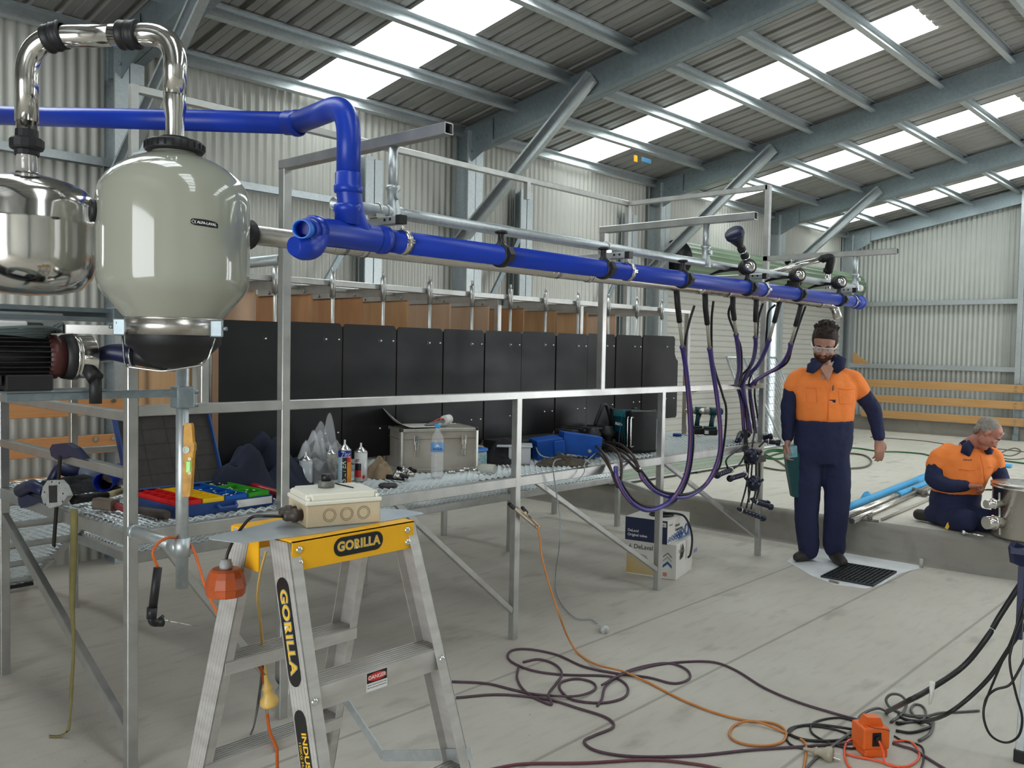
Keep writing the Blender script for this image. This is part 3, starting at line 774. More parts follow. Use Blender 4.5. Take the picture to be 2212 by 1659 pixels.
# stainless wash line with black elbow, right end
A=at(1640,592,Y=2.66);B_=at(1790,555,Y=2.62);Dn=V((B_.x+.02,B_.y,B_.z-.32))
A=at(1655,585,Y=2.62*1.0+.35);
t=thing('wash_line','short stainless pipe rising to a black rubber elbow near the end of the row','pipe',Dn)
pB=at(1785,557,Y=2.60);pA=at(1655,592,Y=2.95);pD=at(1797,640,Y=2.60)
m=MB();m.tube([pA,pB],.021,20);m.tube([V((pB.x+.035,pB.y,pB.z-.05)),V((pB.x+.035,pB.y,BZ+.02))],.021,20);m.build('tube',STEEL,t)
m=MB();m.tube(fillet([lerp(pB,pA,.08),pB+(pB-pA).normalized()*.04,V((pB.x+.035,pB.y,pB.z-.10))],.05,8),.029,20);m.cyl((pB.x+.035,pB.y,pB.z-.07),(pB.x+.035,pB.y,pB.z-.10),.032,n=20);m.build('elbow',RUBBER,t)
m=MB();m.tube(arc(lerp(pA,pB,.45),.023,0,2*PI,(0,0,1),V((0,0,1)).cross((pB-pA).normalized()),20),.0025,6);q=lerp(pA,pB,.42);m.cyl(q+V((0,0,.02)),q+V((0,0,.06)),.003,n=6);m.build('hose_clip',CHROME,t)
# ================================================================ receiver jar, steel tank, milk pump
JX,JY=1.305,2.62; TX,TY=1.02,3.02
def hz(x,y,px,py): # height above plan point seen at pixel
    v=ray(px,py);t=(x*v.x+y*v.y)/(v.x**2+v.y**2);return CH+t*v.z
viewd=V((_f.x,_f.y,0)).normalized(); rightd=V((_r0.x,_r0.y,0)).normalized()
JAR=mat('milky_jar',(.40,.41,.335),.09,0,spec=.6,coat=.6,alpha=.86,noise=.04,nscale=2)
t=thing('receiver_jar','big milky translucent receiver jar with a black lid hanging over the platform corner','jar',(JX,JY,1.5))
R=.2235
pr=[(.136,1.645),(.150,1.66),(.175,1.69),(.205,1.725),(.217,1.745),(.2225,1.77),(R,1.80),(R,2.0),(.221,2.03),(.213,2.053),(.195,2.08),(.165,2.107),(.13,2.128),(.095,2.143),(.072,2.152),(.066,2.158),(.066,2.17)]
m=MB();m.lathe([(r,z-0) for r,z in pr],(JX,JY,0),n=64)
m.build('glass_body',JAR,t)
m=MB();m.lathe([(.066,2.158),(.083,2.160),(.086,2.166),(.086,2.186),(.080,2.192),(.045,2.194),(.045,2.204),(.030,2.206)],(JX,JY,0),n=40)
for k in range(24):
    a=2*PI*k/24;m.cbox((JX+.0865*math.cos(a),JY+.0865*math.sin(a),2.176),(.004,.006,.018),None)
m.build('lid',RUBBER,t)
m=MB();m.lathe([(.132,1.652),(.143,1.652),(.143,1.600),(.132,1.600)],(JX,JY,0),n=64,smooth=True);m.lathe([(.143,1.652),(.146,1.650),(.143,1.646)],(JX,JY,0),n=64);m.build('steel_band',STEELB,t)
m=MB();m.lathe([(.139,1.600),(.139,1.572),(.132,1.566),(.11,1.545),(.085,1.52),(.06,1.505),(.03,1.498),(0,1.497)],(JX,JY,0),n=48)
o_=V((JX,JY,0))
m.tube([o_+V((-.02,.02,1.535)),o_-rightd*.10+V((0,0,1.535)),o_-rightd*.135+V((0,0,1.538))],[.045,.033,.03],20);m.build('rubber_base',RUBBER,t)
m=MB();c=o_-viewd*.145
w_=[o_-rightd*.150+V((0,0,1.635))-viewd*.03,o_-rightd*.128+V((0,0,1.52))-viewd*.06,o_-rightd*.115+V((0,0,1.503))-viewd*.08,o_+V((0,0,1.490))-viewd*.09,o_+rightd*.115+V((0,0,1.512))-viewd*.07,o_+rightd*.125+V((0,0,1.53))-viewd*.06,o_+rightd*.135+V((0,0,1.592))-viewd*.03]
m.tube(fillet(w_,.02),.0035,8);m.build('wire_bail',STEEL,t)
m=MB()
for s_ in (-1,1):
    q=o_+rightd*(.137*s_)-viewd*(.045); Mx=basis(q+V((0,0,1.622)),rightd,V((0,0,1)))
    m.rbox((-.030,-.026,-.004),(.030,.026,.010),.004,Mx);m.cyl(Mx@V((.03*s_,.0,.003)),Mx@V((.042*s_,.0,.003)),.006,n=10);m.cyl(Mx@V((-.02,.012,.010)),Mx@V((-.02,.012,.0125)),.003,n=10)
m.build('clamp_lugs',GALVD,t)
# ports
m=MB();m.cyl((JX+.205,JY,SZ),(JX+.262,JY,SZ),.048,n=28);m.cyl((JX+.262,JY,SZ),(JX+.268,JY,SZ),.044,n=28);m.lathe([(.05,.15),(.052,.2),(.05,.215)],(JX,JY,SZ),(1,0,0),n=28);m.build('side_port',RUBBER,t)
pv=at(229,457,pl=((_f.x,_f.y,0),o_-viewd*.10)); dv=(V((pv.x,pv.y,0))-o_).normalized()
m=MB();m.lathe([(.030,.218),(.034,.222),(.034,.236),(.028,.238),(.024,.232),(0,.231)],V((JX,JY,pv.z)),dv,n=28);m.build('rubber_bung',RUBBER,t)
# float and dip tube inside
m=MB();m.cyl(o_+V((0,0,1.66)),o_+V((0,0,1.70)),.038,n=24);m.build('float_ball',mat('cream_float',(.62,.55,.28),.5),t)
# maker's label, printed on the glass
lab=at(458,479,pl=((_f.x,_f.y,0),o_-viewd*.2));ld=(V((lab.x,lab.y,0))-o_).normalized(); lt=V((0,0,1)).cross(ld)
m=MB();cols=[];n_=18
prof_=[(0,-.0045,.0045),(.06,-.0075,.0085),(.15,-.0095,.0095),(.5,-.009,.0105),(.75,-.0095,.010),(.92,-.0085,.008),(1,-.0085,.0035)]
Wl=.082
def onj(u,h,e=.0008):
    a=(u-.5)*Wl/R; d=ld*math.cos(a)+lt*math.sin(a); return V((JX,JY,0))+d*(R+e)+V((0,0,lab.z+h-.0-(u-.5)*.004))
def wid(u):
    for i in range(len(prof_)-1):
        a,b=prof_[i],prof_[i+1]
        if a[0]<=u<=b[0]:
            k=(u-a[0])/(b[0]-a[0]);return a[1]+(b[1]-a[1])*k,a[2]+(b[2]-a[2])*k
    return prof_[-1][1:]
vs=[]
for i in range(n_+1):
    u=i/n_;lo,hi=wid(u);vs+=[onj(u,lo),onj(u,hi)]
m.add(vs,[[2*i,2*i+2,2*i+3,2*i+1] for i in range(n_)]);m.build('maker_label',BLACKP,t)
WHITEINK=mat('white_ink',(.8,.8,.8),.5)
def textfn(s,size,fn,mt,name,parent,xs=1,off=0):
    """lettering bent by fn(x,y,z)->world"""
    o=text(s,size,Matrix.Identity(4),mt,name,None,ext=.0002,xs=xs,off=off)
    org=ORG[parent.name]
    for v in o.data.vertices: v.co=fn(v.co.x,v.co.y,v.co.z)-org
    o.parent=parent;return o
textfn('ALFA-LAVAL',.0105,lambda x,y,z:onj(.57+x/Wl,y,.0012+z),WHITEINK,'maker_lettering',t,xs=1.0,off=.0003)
m=MB()
def curve_on(pts,w,e=.0015):
    P=[onj(u,h,e) for u,h in pts];m.tube(P,w,5)
curve_on([(.175,.0045),(.13,-.004),(.07,-.004),(.03,.0005),(.07,.0045),(.12,.004),(.175,-.005)],.0007);m.build('maker_mark',WHITEINK,t)
# stainless loop pipe from jar to tank
t=thing('loop_pipe','polished stainless loop pipe with two black couplings joining jar and tank tops','pipe',(JX,JY,2.2))
zt=hz(JX,JY,330,66)
P0=V((JX,JY,0));P1=V((TX,TY,0))
m=MB();m.lathe([(.0275,2.19),(.0275,2.262),(.034,2.30),(.034,2.335)],(JX,JY,0),n=28)
path=fillet([P0+V((0,0,2.33)),P0+V((0,0,zt)),lerp(P0,P1,.42)+V((0,0,zt))],.13,14)
m.tube(path,.034,28)
path2=fillet([lerp(P0,P1,.42)+V((0,0,zt)),P1+V((0,0,zt)),P1+V((0,0,2.26))],.13,14)
m.tube(path2,.034,28);m.cyl(P1+V((0,0,2.26)),P1+V((0,0,2.10)),.030,n=28)
m.build('tube',STEEL,t)
dd=(P1-P0).normalized()
for i_,k in enumerate((.30,.80)):
    c=lerp(P0,P1,k)+V((0,0,zt))
    m=MB();m.lathe([(.034,-.032),(.043,-.030),(.045,-.024),(.043,-.018),(.043,-.002),(.0455,0),(.043,.002),(.043,.018),(.045,.024),(.043,.030),(.034,.032)],c,dd if i_==0 else (dd+V((0,0,-.25))),n=32);m.build('coupling',RUBBER,t)
# steel interceptor tank
t=thing('steel_tank','polished stainless steel round tank beside the milky jar, cut off by the photo edge','tank',(TX,TY,1.7))
ztt=hz(TX,TY,76,378);zb=hz(TX,TY,76,640)
RT=.205
m=MB();hh=ztt-zb
m.lathe([(0,zb),(.10,zb+.008),(.155,zb+.025),(.187,zb+.06),(.200,zb+.10),(RT,zb+.14),(RT,zb+.222),(RT+.002,zb+.228),(RT,zb+.234),(RT,ztt-.105),(.198,ztt-.075),(.18,ztt-.05),(.14,ztt-.028),(.09,ztt-.012),(.04,ztt-.004),(.036,ztt),(.034,ztt+.005)],(TX,TY,0),n=64)
m.build('vessel',STEEL,t)
m=MB();m.lathe([(.034,ztt),(.033,ztt+.01),(.030,ztt+.06)],(TX,TY,0),n=28);m.build('clear_neck',mat('clear_plastic',(.75,.72,.68),.08,.2,alpha=.55,spec=.8),t)
m=MB();zn=hz(TX,TY,76,318);m.lathe([(.034,zn-.03),(.036,zn-.026),(.036,zn-.014),(.047,zn-.01),(.050,zn-.004),(.050,zn+.018),(.044,zn+.024),(.034,zn+.026),(.033,zn+.05)],(TX,TY,0),n=14,smooth=False);m.build('screw_collar',RUBBER,t)
# stand of galvanised channels carrying tank and pump
t=thing('receiver_stand','galvanised channel brackets and round tube holding the jar, tank and pump','stand',(1.42,2.8,.62))
zs=1.60
m=MB();m.chan((.55,3.05,1.665),(1.33,3.05,1.665),.05,.045);m.rbox((1.28,3.0,1.645),(1.37,3.07,1.69),.004);m.build('channel',GALVD,t)
m=MB();m.box((.5,3.03,1.60),(1.13,3.045,1.665));m.build('back_plate',GALV,t)
m=MB();m.beam((1.13,3.05,1.615),(1.30,2.75,1.612),.006,.03);m.build('flat_bar',STEELB,t)
tq=at(393,1183,X=1.42);ty=tq.y
m=MB();m.cyl((1.42,ty,hz(1.42,ty,393,1270)),(1.42,ty,1.50),.0205,n=24);m.build('upright_tube',GALV,t)
m=MB();m.cyl((1.42,ty,tq.z-.03),(1.42,ty,tq.z+.035),.027,n=24);m.cyl((1.42,ty,tq.z),(1.42,ty+.06,tq.z),.027,n=24);m.cyl((1.42,ty+.02,tq.z),(1.42,FY-.02,tq.z),.0205,n=24);m.cyl((1.42,FY-.05,tq.z),(1.42,FY-.02,tq.z),.026,n=24);m.build('tee_clamp',GALV,t)
zc=hz(1.42,ty,396,860)
m=MB();m.rbox((1.42-.030,ty-.030,zc-.033),(1.42+.030,ty+.03,zc+.04),.006);m.cyl((1.45,ty-.0,zc+.02),(1.475,ty-.0,zc+.02),.007,n=6);m.cyl((1.45,ty,zc-.035+.01),(1.475,ty,zc-.025),.007,n=6);m.build('clamp_block',GALVD,t)
xl=at(10,852,Y=ty).x
m=MB();m.beam((xl,ty,zc+.018),(1.40,ty,zc+.018),.04,.024);m.build('support_bar',GALVD,t)
m=MB();m.box((.5,ty-.03,zc+.031),(1.16,ty+.10,zc+.037));m.beam((.98,ty+.05,zc+.037),(.98,3.03,1.60),.03,.006);m.beam((1.38,ty,1.49),(1.33,2.68,1.56),.03,.02);m.build('pump_plate',GALVD,t)
# milk pump
t=thing('milk_pump','black finned electric milk pump with stainless head lying on the steel bar','pump',(.95,ty,zc+.037))
pz=hz(1.0,ty,60,770);px1=at(118,770,Y=ty).x;py=ty
REDP=mat('dark_red_paint',(.09,.022,.02),.45,noise=.4,nscale=20)
m=MB();m.cyl((.55,py,pz),(px1-.02,py,pz),.058,n=32)
for k in range(28):
    a=2*PI*k/28;ca,sa=math.cos(a),math.sin(a)
    m.beam((.55,py+.063*ca,pz+.063*sa),(px1-.03,py+.063*ca,pz+.063*sa),.003,.014,up=(0,ca,sa))
m.rbox((.70,py-.05,pz-.085),(.86,py+.05,pz-.05),.006);m.rbox((px1-.15,py-.05,zc+.037),(px1-.02,py+.05,pz-.05),.006);m.build('motor',RUBBER,t)
m=MB();m.lathe([(0,0),(.066,0),(.066,.03),(.060,.035),(.060,.045),(0,.045)],(px1-.03,py,pz),(1,0,0),n=32);m.build('end_bell',REDP,t)
m=MB();m.lathe([(.05,0),(.066,.005),(.070,.03),(.060,.045)],(px1+.015,py,pz),(1,0,0),n=32);m.build('flange',RUBBER,t)
hx=px1+.045
m=MB();m.lathe([(0,0),(.070,0),(.071,.006),(.064,.008),(.064,.012),(.070,.013),(.066,.018),(.066,.058),(.060,.064),(0,.066)],(hx,py,pz),(1,0,0),n=40);m.cyl((hx+.02,py-.066,pz),(hx+.055,py-.066,pz),.005,n=8);m.build('pump_head',STEEL,t)
m=MB();m.tube([(hx+.03,py-.03,pz-.02),(hx+.04,py-.06,pz-.05),(hx+.045,py-.075,pz-.065)],[.02,.022,.024],16);m.tube([(hx+.05,py-.06,pz-.05),(hx+.05,py-.06,pz-.14)],.018,14);m.build('outlet',RUBBER,t)
bx=V((hx+.065,py,pz));e=o_-rightd*.12+V((0,0,1.535))
m=MB();m.tube(spline([bx,lerp(bx,e,.45)+V((0,0,.012)),e],8),[.017]+[.018+.001*i for i in range(16)],20);m.build('rubber_elbow',NAVYR,t)
m=MB();m.tube(arc(lerp(bx,e,.93),.035,0,2*PI,(0,0,1),V((0,0,1)).cross((e-bx).normalized()),24),.003,6);m.build('hose_clip',CHROME,t)
m=MB();m.rbox((px1-.19,py-.035,pz+.062),(px1-.04,py+.035,pz+.10),.008);m.build('terminal_box',RUBBER,t)
m=MB();m.rbox((px1-.175,py-.0365,pz+.078),(px1-.085,py+.02,pz+.103),.006);m.build('tape_wrap',WHITEP,t)
m=MB()
for k in range(5):
    rr=.09+.006*k
    pts=[(px1-.13+rr*1.15*math.cos(a),py-.0+.075*math.sin(a)-.01*k,pz+.064+.004*k+.006*math.sin(2*a+k)) for a in [2*PI*q/20 for q in range(20)]]
    m.tube(spline(pts,2,closed=True),.0045,7,closed=True)
m.tube(spline([(px1-.03,py-.05,pz+.075),(px1+.005,py-.05,pz+.10),(px1+.0,py,pz+.09)],5),.0045,7)
m.build('coiled_cable',mat('grey_cable',(.09,.12,.12),.5),t)
# spirit level stuck on the upright tube
YEL=mat('yellow_casting',(.75,.36,.01),.45,0,noise=.5,nscale=25)
top=at(411,914,Y=ty-.035);bot=at(405,1072,Y=ty-.035)
c=(top+bot)/2;L_=(top-bot).length
t=thing('spirit_level','short yellow torpedo spirit level stuck upright on the round tube','spirit level',(c.x,c.y,bot.z))
up_=(top-bot).normalized();Ml=basis(c,rightd,up_)   # x right, y up, z towards camera side
m=MB();h=L_/2
out=[(-.016,-h),(.008,-h),(.012,-h*.75),(.015,-h*.3),(.016,.0),(.018,h*.2),(.021,h*.28),(.021,h*.42),(.016,h*.5),(.012,h*.92),(.008,h),(-.012,h),(-.014,h*.8),(-.016,0)]
m.poly([Ml@V((a,b,-.012)) for a,b in out],.024,Ml.to_3x3()@V((0,0,1)));m.build('body',YEL,t)
m=MB();m.lathe([(.0105,0),(.012,.003),(.0085,.004),(.008,.001)],Ml@V((-.004,h*.28,.012)),Ml.to_3x3()@V((0,0,1)),n=20);m.build('vial_ring',WHITEP,t)
VIAL=mat('green_vial',(.35,.75,.15),.15,emis=0)
m=MB();m.cyl(Ml@V((-.004,h*.28,.0125)),Ml@V((-.004,h*.28,.0135)),.008,n=16);m.build('round_vial',mat('vial_glass',(.25,.38,.2),.1),t)
m=MB();m.rbox((-.005,-h*.35,.008),(.012,-h*.02,.016),.003,Ml);m.build('long_vial',VIAL,t)
m=MB()
for yy in (.0,-.38): m.cyl(Ml@V((.008,h*yy+.004,.012)),Ml@V((.008,h*yy+.004,.016)),.006,n=14)
m.build('buttons',mat('cream_button',(.75,.7,.45),.5),t)
# orange lead hooked over the tee with a black angle grinder-like prod hanging
ORG_C=mat('orange_cable',(.62,.13,.02),.45,noise=.2)
q=V((1.42,ty,tq.z+.03))
gx=at(338,1240,Y=ty-.06)
t=thing('test_prod','black angled test prod hanging on an orange lead from the stand tube','prod',(gx.x,gx.y,gx.z))
A=at(338,1237,Y=ty-.05);B_=at(327,1330,Y=ty-.05);
m=MB();m.tube([at(341,1226,Y=ty-.05),at(330,1315,Y=ty-.05)],.0135,18);m.tube([at(329,1312,Y=ty-.05),at(327,1336,Y=ty-.05)],[.0165,.0155],18);m.build('grip',RUBBER,t)
m=MB();m.tube(fillet([at(328,1330,Y=ty-.05),at(329,1345,Y=ty-.05),at(352,1345,Y=ty-.05)],.02),[.0135]*20,16);m.tube([at(344,1338,Y=ty-.05),at(353,1330,Y=ty-.05)],.006,8);m.build('elbow_head',BLACKP,t)
m=MB();m.tube([at(352,1340,Y=ty-.05),at(366,1342,Y=ty-.05)],.004,8);m.tube([at(366,1342,Y=ty-.05),at(429,1354,Y=ty-.05)],.0016,6);m.build('needle',STEELB,t)
oc=[at(*p,Y=ty-y_) for p,y_ in(((341,1226),.05),((330,1195),.05),((342,1173),.045),((362,1162),.035),((383,1163),-.0),((404,1168),.0),((420,1192),.03),((432,1230),.06),((446,1275),.1),((470,1325),.16),((486,1345),.2))]
m=MB();m.tube(spline(oc,6),.005,8);o=m.build('orange_lead',ORG_C);tag(o,'thin orange lead looping over the stand tube and down behind the ladder','cable')
# ================================================================ step ladder with things on it
LALU=mat('worn_ladder_aluminium',(.60,.585,.555),.45,.35,color2=(.46,.44,.41),nscale=9,stretch=(1,1,4),rvar=.1,bump=.03,bscale=120)
LYEL=mat('ladder_yellow',(.95,.48,.01),.42,0,noise=.12,nscale=8)
LBLK=mat('label_black',(.012,.012,.012),.4)
LYI=mat('label_yellow',(.85,.50,.03),.45); LWI=mat('label_white',(.78,.78,.76),.45);LRED=mat('label_red',(.6,.03,.02),.45)
CZ=1.15;CX0,CX1=1.082,1.43;YF0,YB0=1.632,1.88
fy=lambda z: YF0+.01-(CZ-z)*.285
by=lambda z: YB0-.012+(CZ-z)*.32
lx=lambda z: CX0-.006-(CZ-z)*.012
rx_=lambda z: CX1+.012+(CZ-z)*.075
lad=thing('step_ladder','aluminium double-sided step ladder with a bright yellow top cap','ladder',((CX0+CX1)/2,1.75,0))
m=MB()
# cap: top with drip faces front and back, open ends
m.box((CX0,YF0,CZ-.003),(CX1,YB0,CZ+.001))
for y0,y1 in ((YF0,YF0+.003),(YB0-.003,YB0)): m.box((CX0,y0,CZ-.066),(CX1,y1,CZ))
m.box((CX0+.03,YB0-.055,CZ-.09),(CX0+.034,YB0+.004,CZ));m.box((CX0-.004,YB0-.12,CZ-.09),(CX0-.001,YB0+.0,CZ))
m.build('top_cap',LYEL,lad)
def rail(name,p0,p1,side,face,flange=.03,web=.075,lip=1):
    """channel: web plane faces along x (side), flange faces y (face)"""
    m=MB();p0=V(p0);p1=V(p1);d=(p1-p0).normalized()
    fx=V((-side,0,0));fyv=V((0,-face,0))   # inward dirs
    t=.0025
    def slab(o1,a,b):  # parallelogram section along rail
        vs=[]
        for p in (p0,p1):
            q=p+o1; vs+=[q,q+a,q+a+b,q+b]
        m.hexa([vs[0],vs[1],vs[2],vs[3],vs[4],vs[5],vs[6],vs[7]])
    slab(V((0,0,0)),fyv*web,fx*t)              # web
    slab(V((0,0,0)),fyv*t,fx*flange)           # front flange
    slab(fyv*(web-t),fyv*t,fx*flange*.8)       # back flange
    for k in range(1,6): slab(fyv*(web*k/6)-fx*.0008,fyv*.0035,fx*.001)
    m.build(name,LALU,lad)
T=CZ-.004
rail('front_rail',(lx(T),fy(T),T),(lx(0),fy(0)+.0,.0),-1,-1)
rail('front_rail',(rx_(T),fy(T),T),(rx_(0),fy(0),.0),1,-1)
rail('rear_rail',(lx(T)+.002,by(T),T),(lx(0)-.0,by(0),.0),-1,1)
rail('rear_rail',(rx_(T),by(T),T),(rx_(0),by(0),.0),1,1)
def step(z,f,ysgn):
    y=f(z);x0=lx(z)+.003;x1=rx_(z)-.003
    m=MB();ya,yb=(y+.002,y+.078) if ysgn<0 else (y-.078,y-.002)
    m.box((x0,ya+.0005,z-.003),(x1,yb-.0005,z-.0004))
    for k in range(7): yy=ya+.006+k*(yb-ya-.012)/6;m.box((x0,yy-.002,z),(x1,yy+.002,z+.0018))
    yo=ya if ysgn<0 else yb-.003
    m.box((x0,yo,z-.052),(x1,yo+.003,z));yi=yb-.003 if ysgn<0 else ya
    m.box((x0,yi,z-.03),(x1,yi+.003,z))
    m.build('step',LALU,lad)
for z in (.845,.56,.275): step(z,fy,-1)
for z in (.815,.535,.255): step(z,by,1)
# spreader braces
m=MB();z=.48
m.beam((rx_(z)-.01,fy(z)+.02,.60),(rx_(z)-.03,1.78,.50),.003,.028,up=(0,0,1));m.beam((rx_(z)-.01,by(.62)-.02,.62),(rx_(z)-.03,1.78,.50),.003,.028);m.build('spreader',GALV,lad)
m=MB();m.beam((lx(z)+.03,fy(.3)+.05,.28),(rx_(z)-.04,by(.45)-.02,.46),.003,.028);m.beam((lx(z)+.06,fy(.3)+.03,.20),(rx_(z)-.04,by(.45)-.05,.34),.003,.025);m.build('spreader',GALV,lad)
# rivets
riv=[(CX0+.018,CZ-.020),(CX0+.020,CZ-.050),(CX1-.020,CZ-.020),(CX1-.018,CZ-.050)]
for x,z in riv:
    m=MB();m.lathe([(0,-.0045),(.005,-.004),(.0085,-.001),(.0085,0)],(x,YF0,z),(0,1,0),n=16);m.build('rivet',CHROME,lad)
for z in (.82,.535):
    for x in (lx(z)+.013,rx_(z)-.013):
        m=MB();m.lathe([(0,-.0045),(.005,-.004),(.0085,-.001),(.0085,0)],(x,fy(z)-.0002,z),(0,1,0),n=16);m.build('rivet',CHROME,lad)
# labels
def capsule(w,h,n=10):
    r=h/2;a=[(w/2-r+r*math.cos(-PI/2+PI*i/n),r*math.sin(-PI/2+PI*i/n)) for i in range(n+1)];b=[(-w/2+r+r*math.cos(PI/2+PI*i/n),r*math.sin(PI/2+PI*i/n)) for i in range(n+1)];return a+b
def badge(Mx,w,h,s,size,xs=1,second=None):
    m=MB();m.poly([Mx@V((a,b,.0)) for a,b in capsule(w,h)],.0005,Mx.to_3x3()@V((0,0,1)));m.build('badge',LBLK,lad)
    if s:
        text(s,size,Mx@Matrix.Translation((0,0,.0006)),LWI,'badge_outline',lad,ext=.0001,xs=xs,off=size*.055,space=1.08)
        text(s,size,Mx@Matrix.Translation((0,0,.0009)),LBLK,'badge_gap',lad,ext=.0001,xs=xs,off=size*.035,space=1.08)
        text(s,size,Mx@Matrix.Translation((0,0,.0012)),LYI,'badge_lettering',lad,ext=.0001,xs=xs,off=size*.018,space=1.08)
Mf=basis(((CX0+CX1)/2+.006,YF0-.0004,CZ-.031),(1,0,0),(0,0,1))
badge(Mf,.142,.044,'GORILLA',.029,.98)
def Msl(z,dy):  # web plane of front left rail, text reading downwards
    p=V((lx(z)-.0012,fy(z)+dy,z)); d=(V((lx(z-.1),fy(z-.1),z-.1))-V((lx(z),fy(z),z))).normalized()
    # outward normal is -x ; x axis along d (down), y = n x x
    n=V((-1,0,0));x=d;y=n.cross(x);return basis(p,x,y)
badge(Msl(.955,.043),.235,.046,'GORILLA',.037,1.14)
Ms=Msl(.68,.045);m=MB();m.poly([Ms@V((a,b,0)) for a,b in capsule(.24,.042)],.0005,V((-1,0,0)));m.build('badge',LBLK,lad)
text('INDUSTRIAL',.024,Ms@Matrix.Translation((0,.007,.0008)),LYI,'badge_lettering',lad,ext=.0001,xs=1.1,off=.0007)
text('150KG MAX LOAD',.0125,Ms@Matrix.Translation((0,-.012,.0008)),LYI,'badge_lettering',lad,ext=.0001,xs=1.05)
# danger label on the first step
z=.845;xc=lx(z)+.185;Mz=basis((xc+.002,fy(z)+.002-.0003,z-.026),(1,0,0),(0,0,1))
m=MB();m.rbox((-.030,-.022,0),(.030,.022,.0004),.0001,Mz);m.build('danger_label',LWI,lad)
m=MB();m.rbox((-.029,-.003,.0003),(.029,.021,.0007),.0001,Mz);m.build('danger_panel',LBLK,lad)
m=MB();m.poly([Mz@V((.027*math.cos(2*PI*i/28),.009+.0095*math.sin(2*PI*i/28),.0007)) for i in range(28)],.0003,V((0,-1,0)));m.build('danger_oval',LRED,lad)
text('DANGER',.0125,Mz@Matrix.Translation((0,.009,.0011)),LWI,'danger_lettering',lad,ext=.0001,off=.0002)
for i,s in enumerate(('DO NOT STAND ON OR ABOVE THIS','STEP YOU CAN LOSE YOUR BALANCE')): text(s,.0032,Mz@Matrix.Translation((0,-.008-.006*i,.0006)),LBLK,'danger_lettering',lad,ext=.0001)
m=MB()
for x,f in ((lx(0)+.0,fy(0)),(rx_(0)-.03,fy(0)),(lx(0),by(0)-.08),(rx_(0)-.03,by(0)-.08)): pass
# thin zinc sheet lying across the cap
def lay(p,z): return V((p.x,p.y,z))
pts=[lay(at(*q,z=1.154),1.1515) for q in((450,1158),(452,1163),(520,1172),(540,1170),(700,1149),(915,1109),(912,1106),(868,1099),(800,1098),(640,1112),(560,1133))]
m=MB();m.poly(pts,.0012,(0,0,1));o=m.build('zinc_offcut',mat('blue_grey_zinc',(.36,.42,.47),.42,.6,color2=(.55,.57,.57),nscale=6,rvar=.12));tag(o,'thin grey offcut of zinc sheet lying across the top of the ladder','sheet')
# cream junction enclosure
ENC=mat('stained_cream_plastic',(.60,.53,.38),.5,0,color2=(.42,.30,.17),nscale=5,detail=7,thr=(.30,.62));ENCL=mat('cream_lid_plastic',(.74,.72,.62),.42,0,color2=(.50,.40,.26),nscale=4,detail=8,thr=(.25,.42))
b0=at(662,1141,z=1.154);b1=at(822,1127,z=1.154);b2=at(617,1117,z=1.154);b0.z=b1.z=b2.z=1.153
ex=(b1-b0);W_=ex.length;ey=V((0,0,1)).cross(ex).normalized();Dp=abs((b2-b0).dot(ey))
hb=hz(b0.x,b0.y,662,1092)-1.153;ht=hz(b0.x,b0.y,664,1062)-1.153
Me=basis(b0,ex,ey)
enc=thing('junction_enclosure','stained cream electrical enclosure with knock-out rings sitting on the ladder','enclosure',b0)
hb=.052;ht=.078
m=MB();m.rbox((0,0,.0),(W_,Dp,hb),.003,Me);m.build('case',ENC,enc)
m=MB();m.rbox((-.003,-.003,hb),(W_+.003,Dp+.003,hb+.010),.003,Me);m.rbox((.012,.004,hb+.009),(W_-.012,Dp-.004,ht),.004,Me)
m.rbox((.001,.014,hb+.009),(W_-.001,Dp-.014,ht-.002),.004,Me);m.build('lid',ENCL,enc)
m=MB()
for cx_,cy_ in ((.007,.008),(W_-.007,.008),(.007,Dp-.008),(W_-.007,Dp-.008)): m.cyl(Me@V((cx_,cy_,hb+.009)),Me@V((cx_,cy_,hb+.018)),.005,n=12)
m.build('lid_screws',ENCL,enc)
m=MB();GRV=mat('groove_brown',(.22,.15,.08),.6)
for u_ in (.30,.53,.76):
    for r_ in (.0155,.0118):
        m.tube(arc(Me@V((W_*u_,-.0003,hb*.52)),r_,0,2*PI,Me.to_3x3()@V((1,0,0)),V((0,0,1)),32),.0006,5)
m.build('knockout_rings',GRV,enc)
m=MB();GL=mat('brown_gland',(.07,.055,.045),.45,noise=.3)
for yy,L_ in ((.035,.045),(.085,.04)):
    m.lathe([(.0,0),(.013,0),(.013,.012),(.016,.012),(.016,.024),(.0125,.026),(.0125,L_-.006),(.009,L_),(0,L_)],Me@V((0,yy,.026)),Me.to_3x3()@V((-1,0,0)),n=14)
m.build('cable_glands',GL,enc)
m=MB();cgl=Me@V((W_*.42,Dp*.62,ht));m.lathe([(.0,.0),(.020,0),(.020,.006),(.018,.014),(.018,.016),(0,.016)],cgl,n=24);m.build('round_knob',mat('grey_knob',(.17,.17,.15),.5,noise=.3),enc)
sp=Me@V((W_*.42,Dp*.62,ht+.016))
m=MB();m.cyl(sp,sp+V((0,0,.017)),.0125,n=24);m.build('knob_shaft',BLACKP,enc)
# marker laid on lid
m=MB();m.cyl(Me@V((W_*.72,Dp*.35,ht+.0015)),Me@V((W_*.62,Dp*.9,ht+.0015)),.0015,n=8);tag(m.build('thin_rod',BLACKP),'thin dark rod lying on the lid of the cream enclosure','rod')
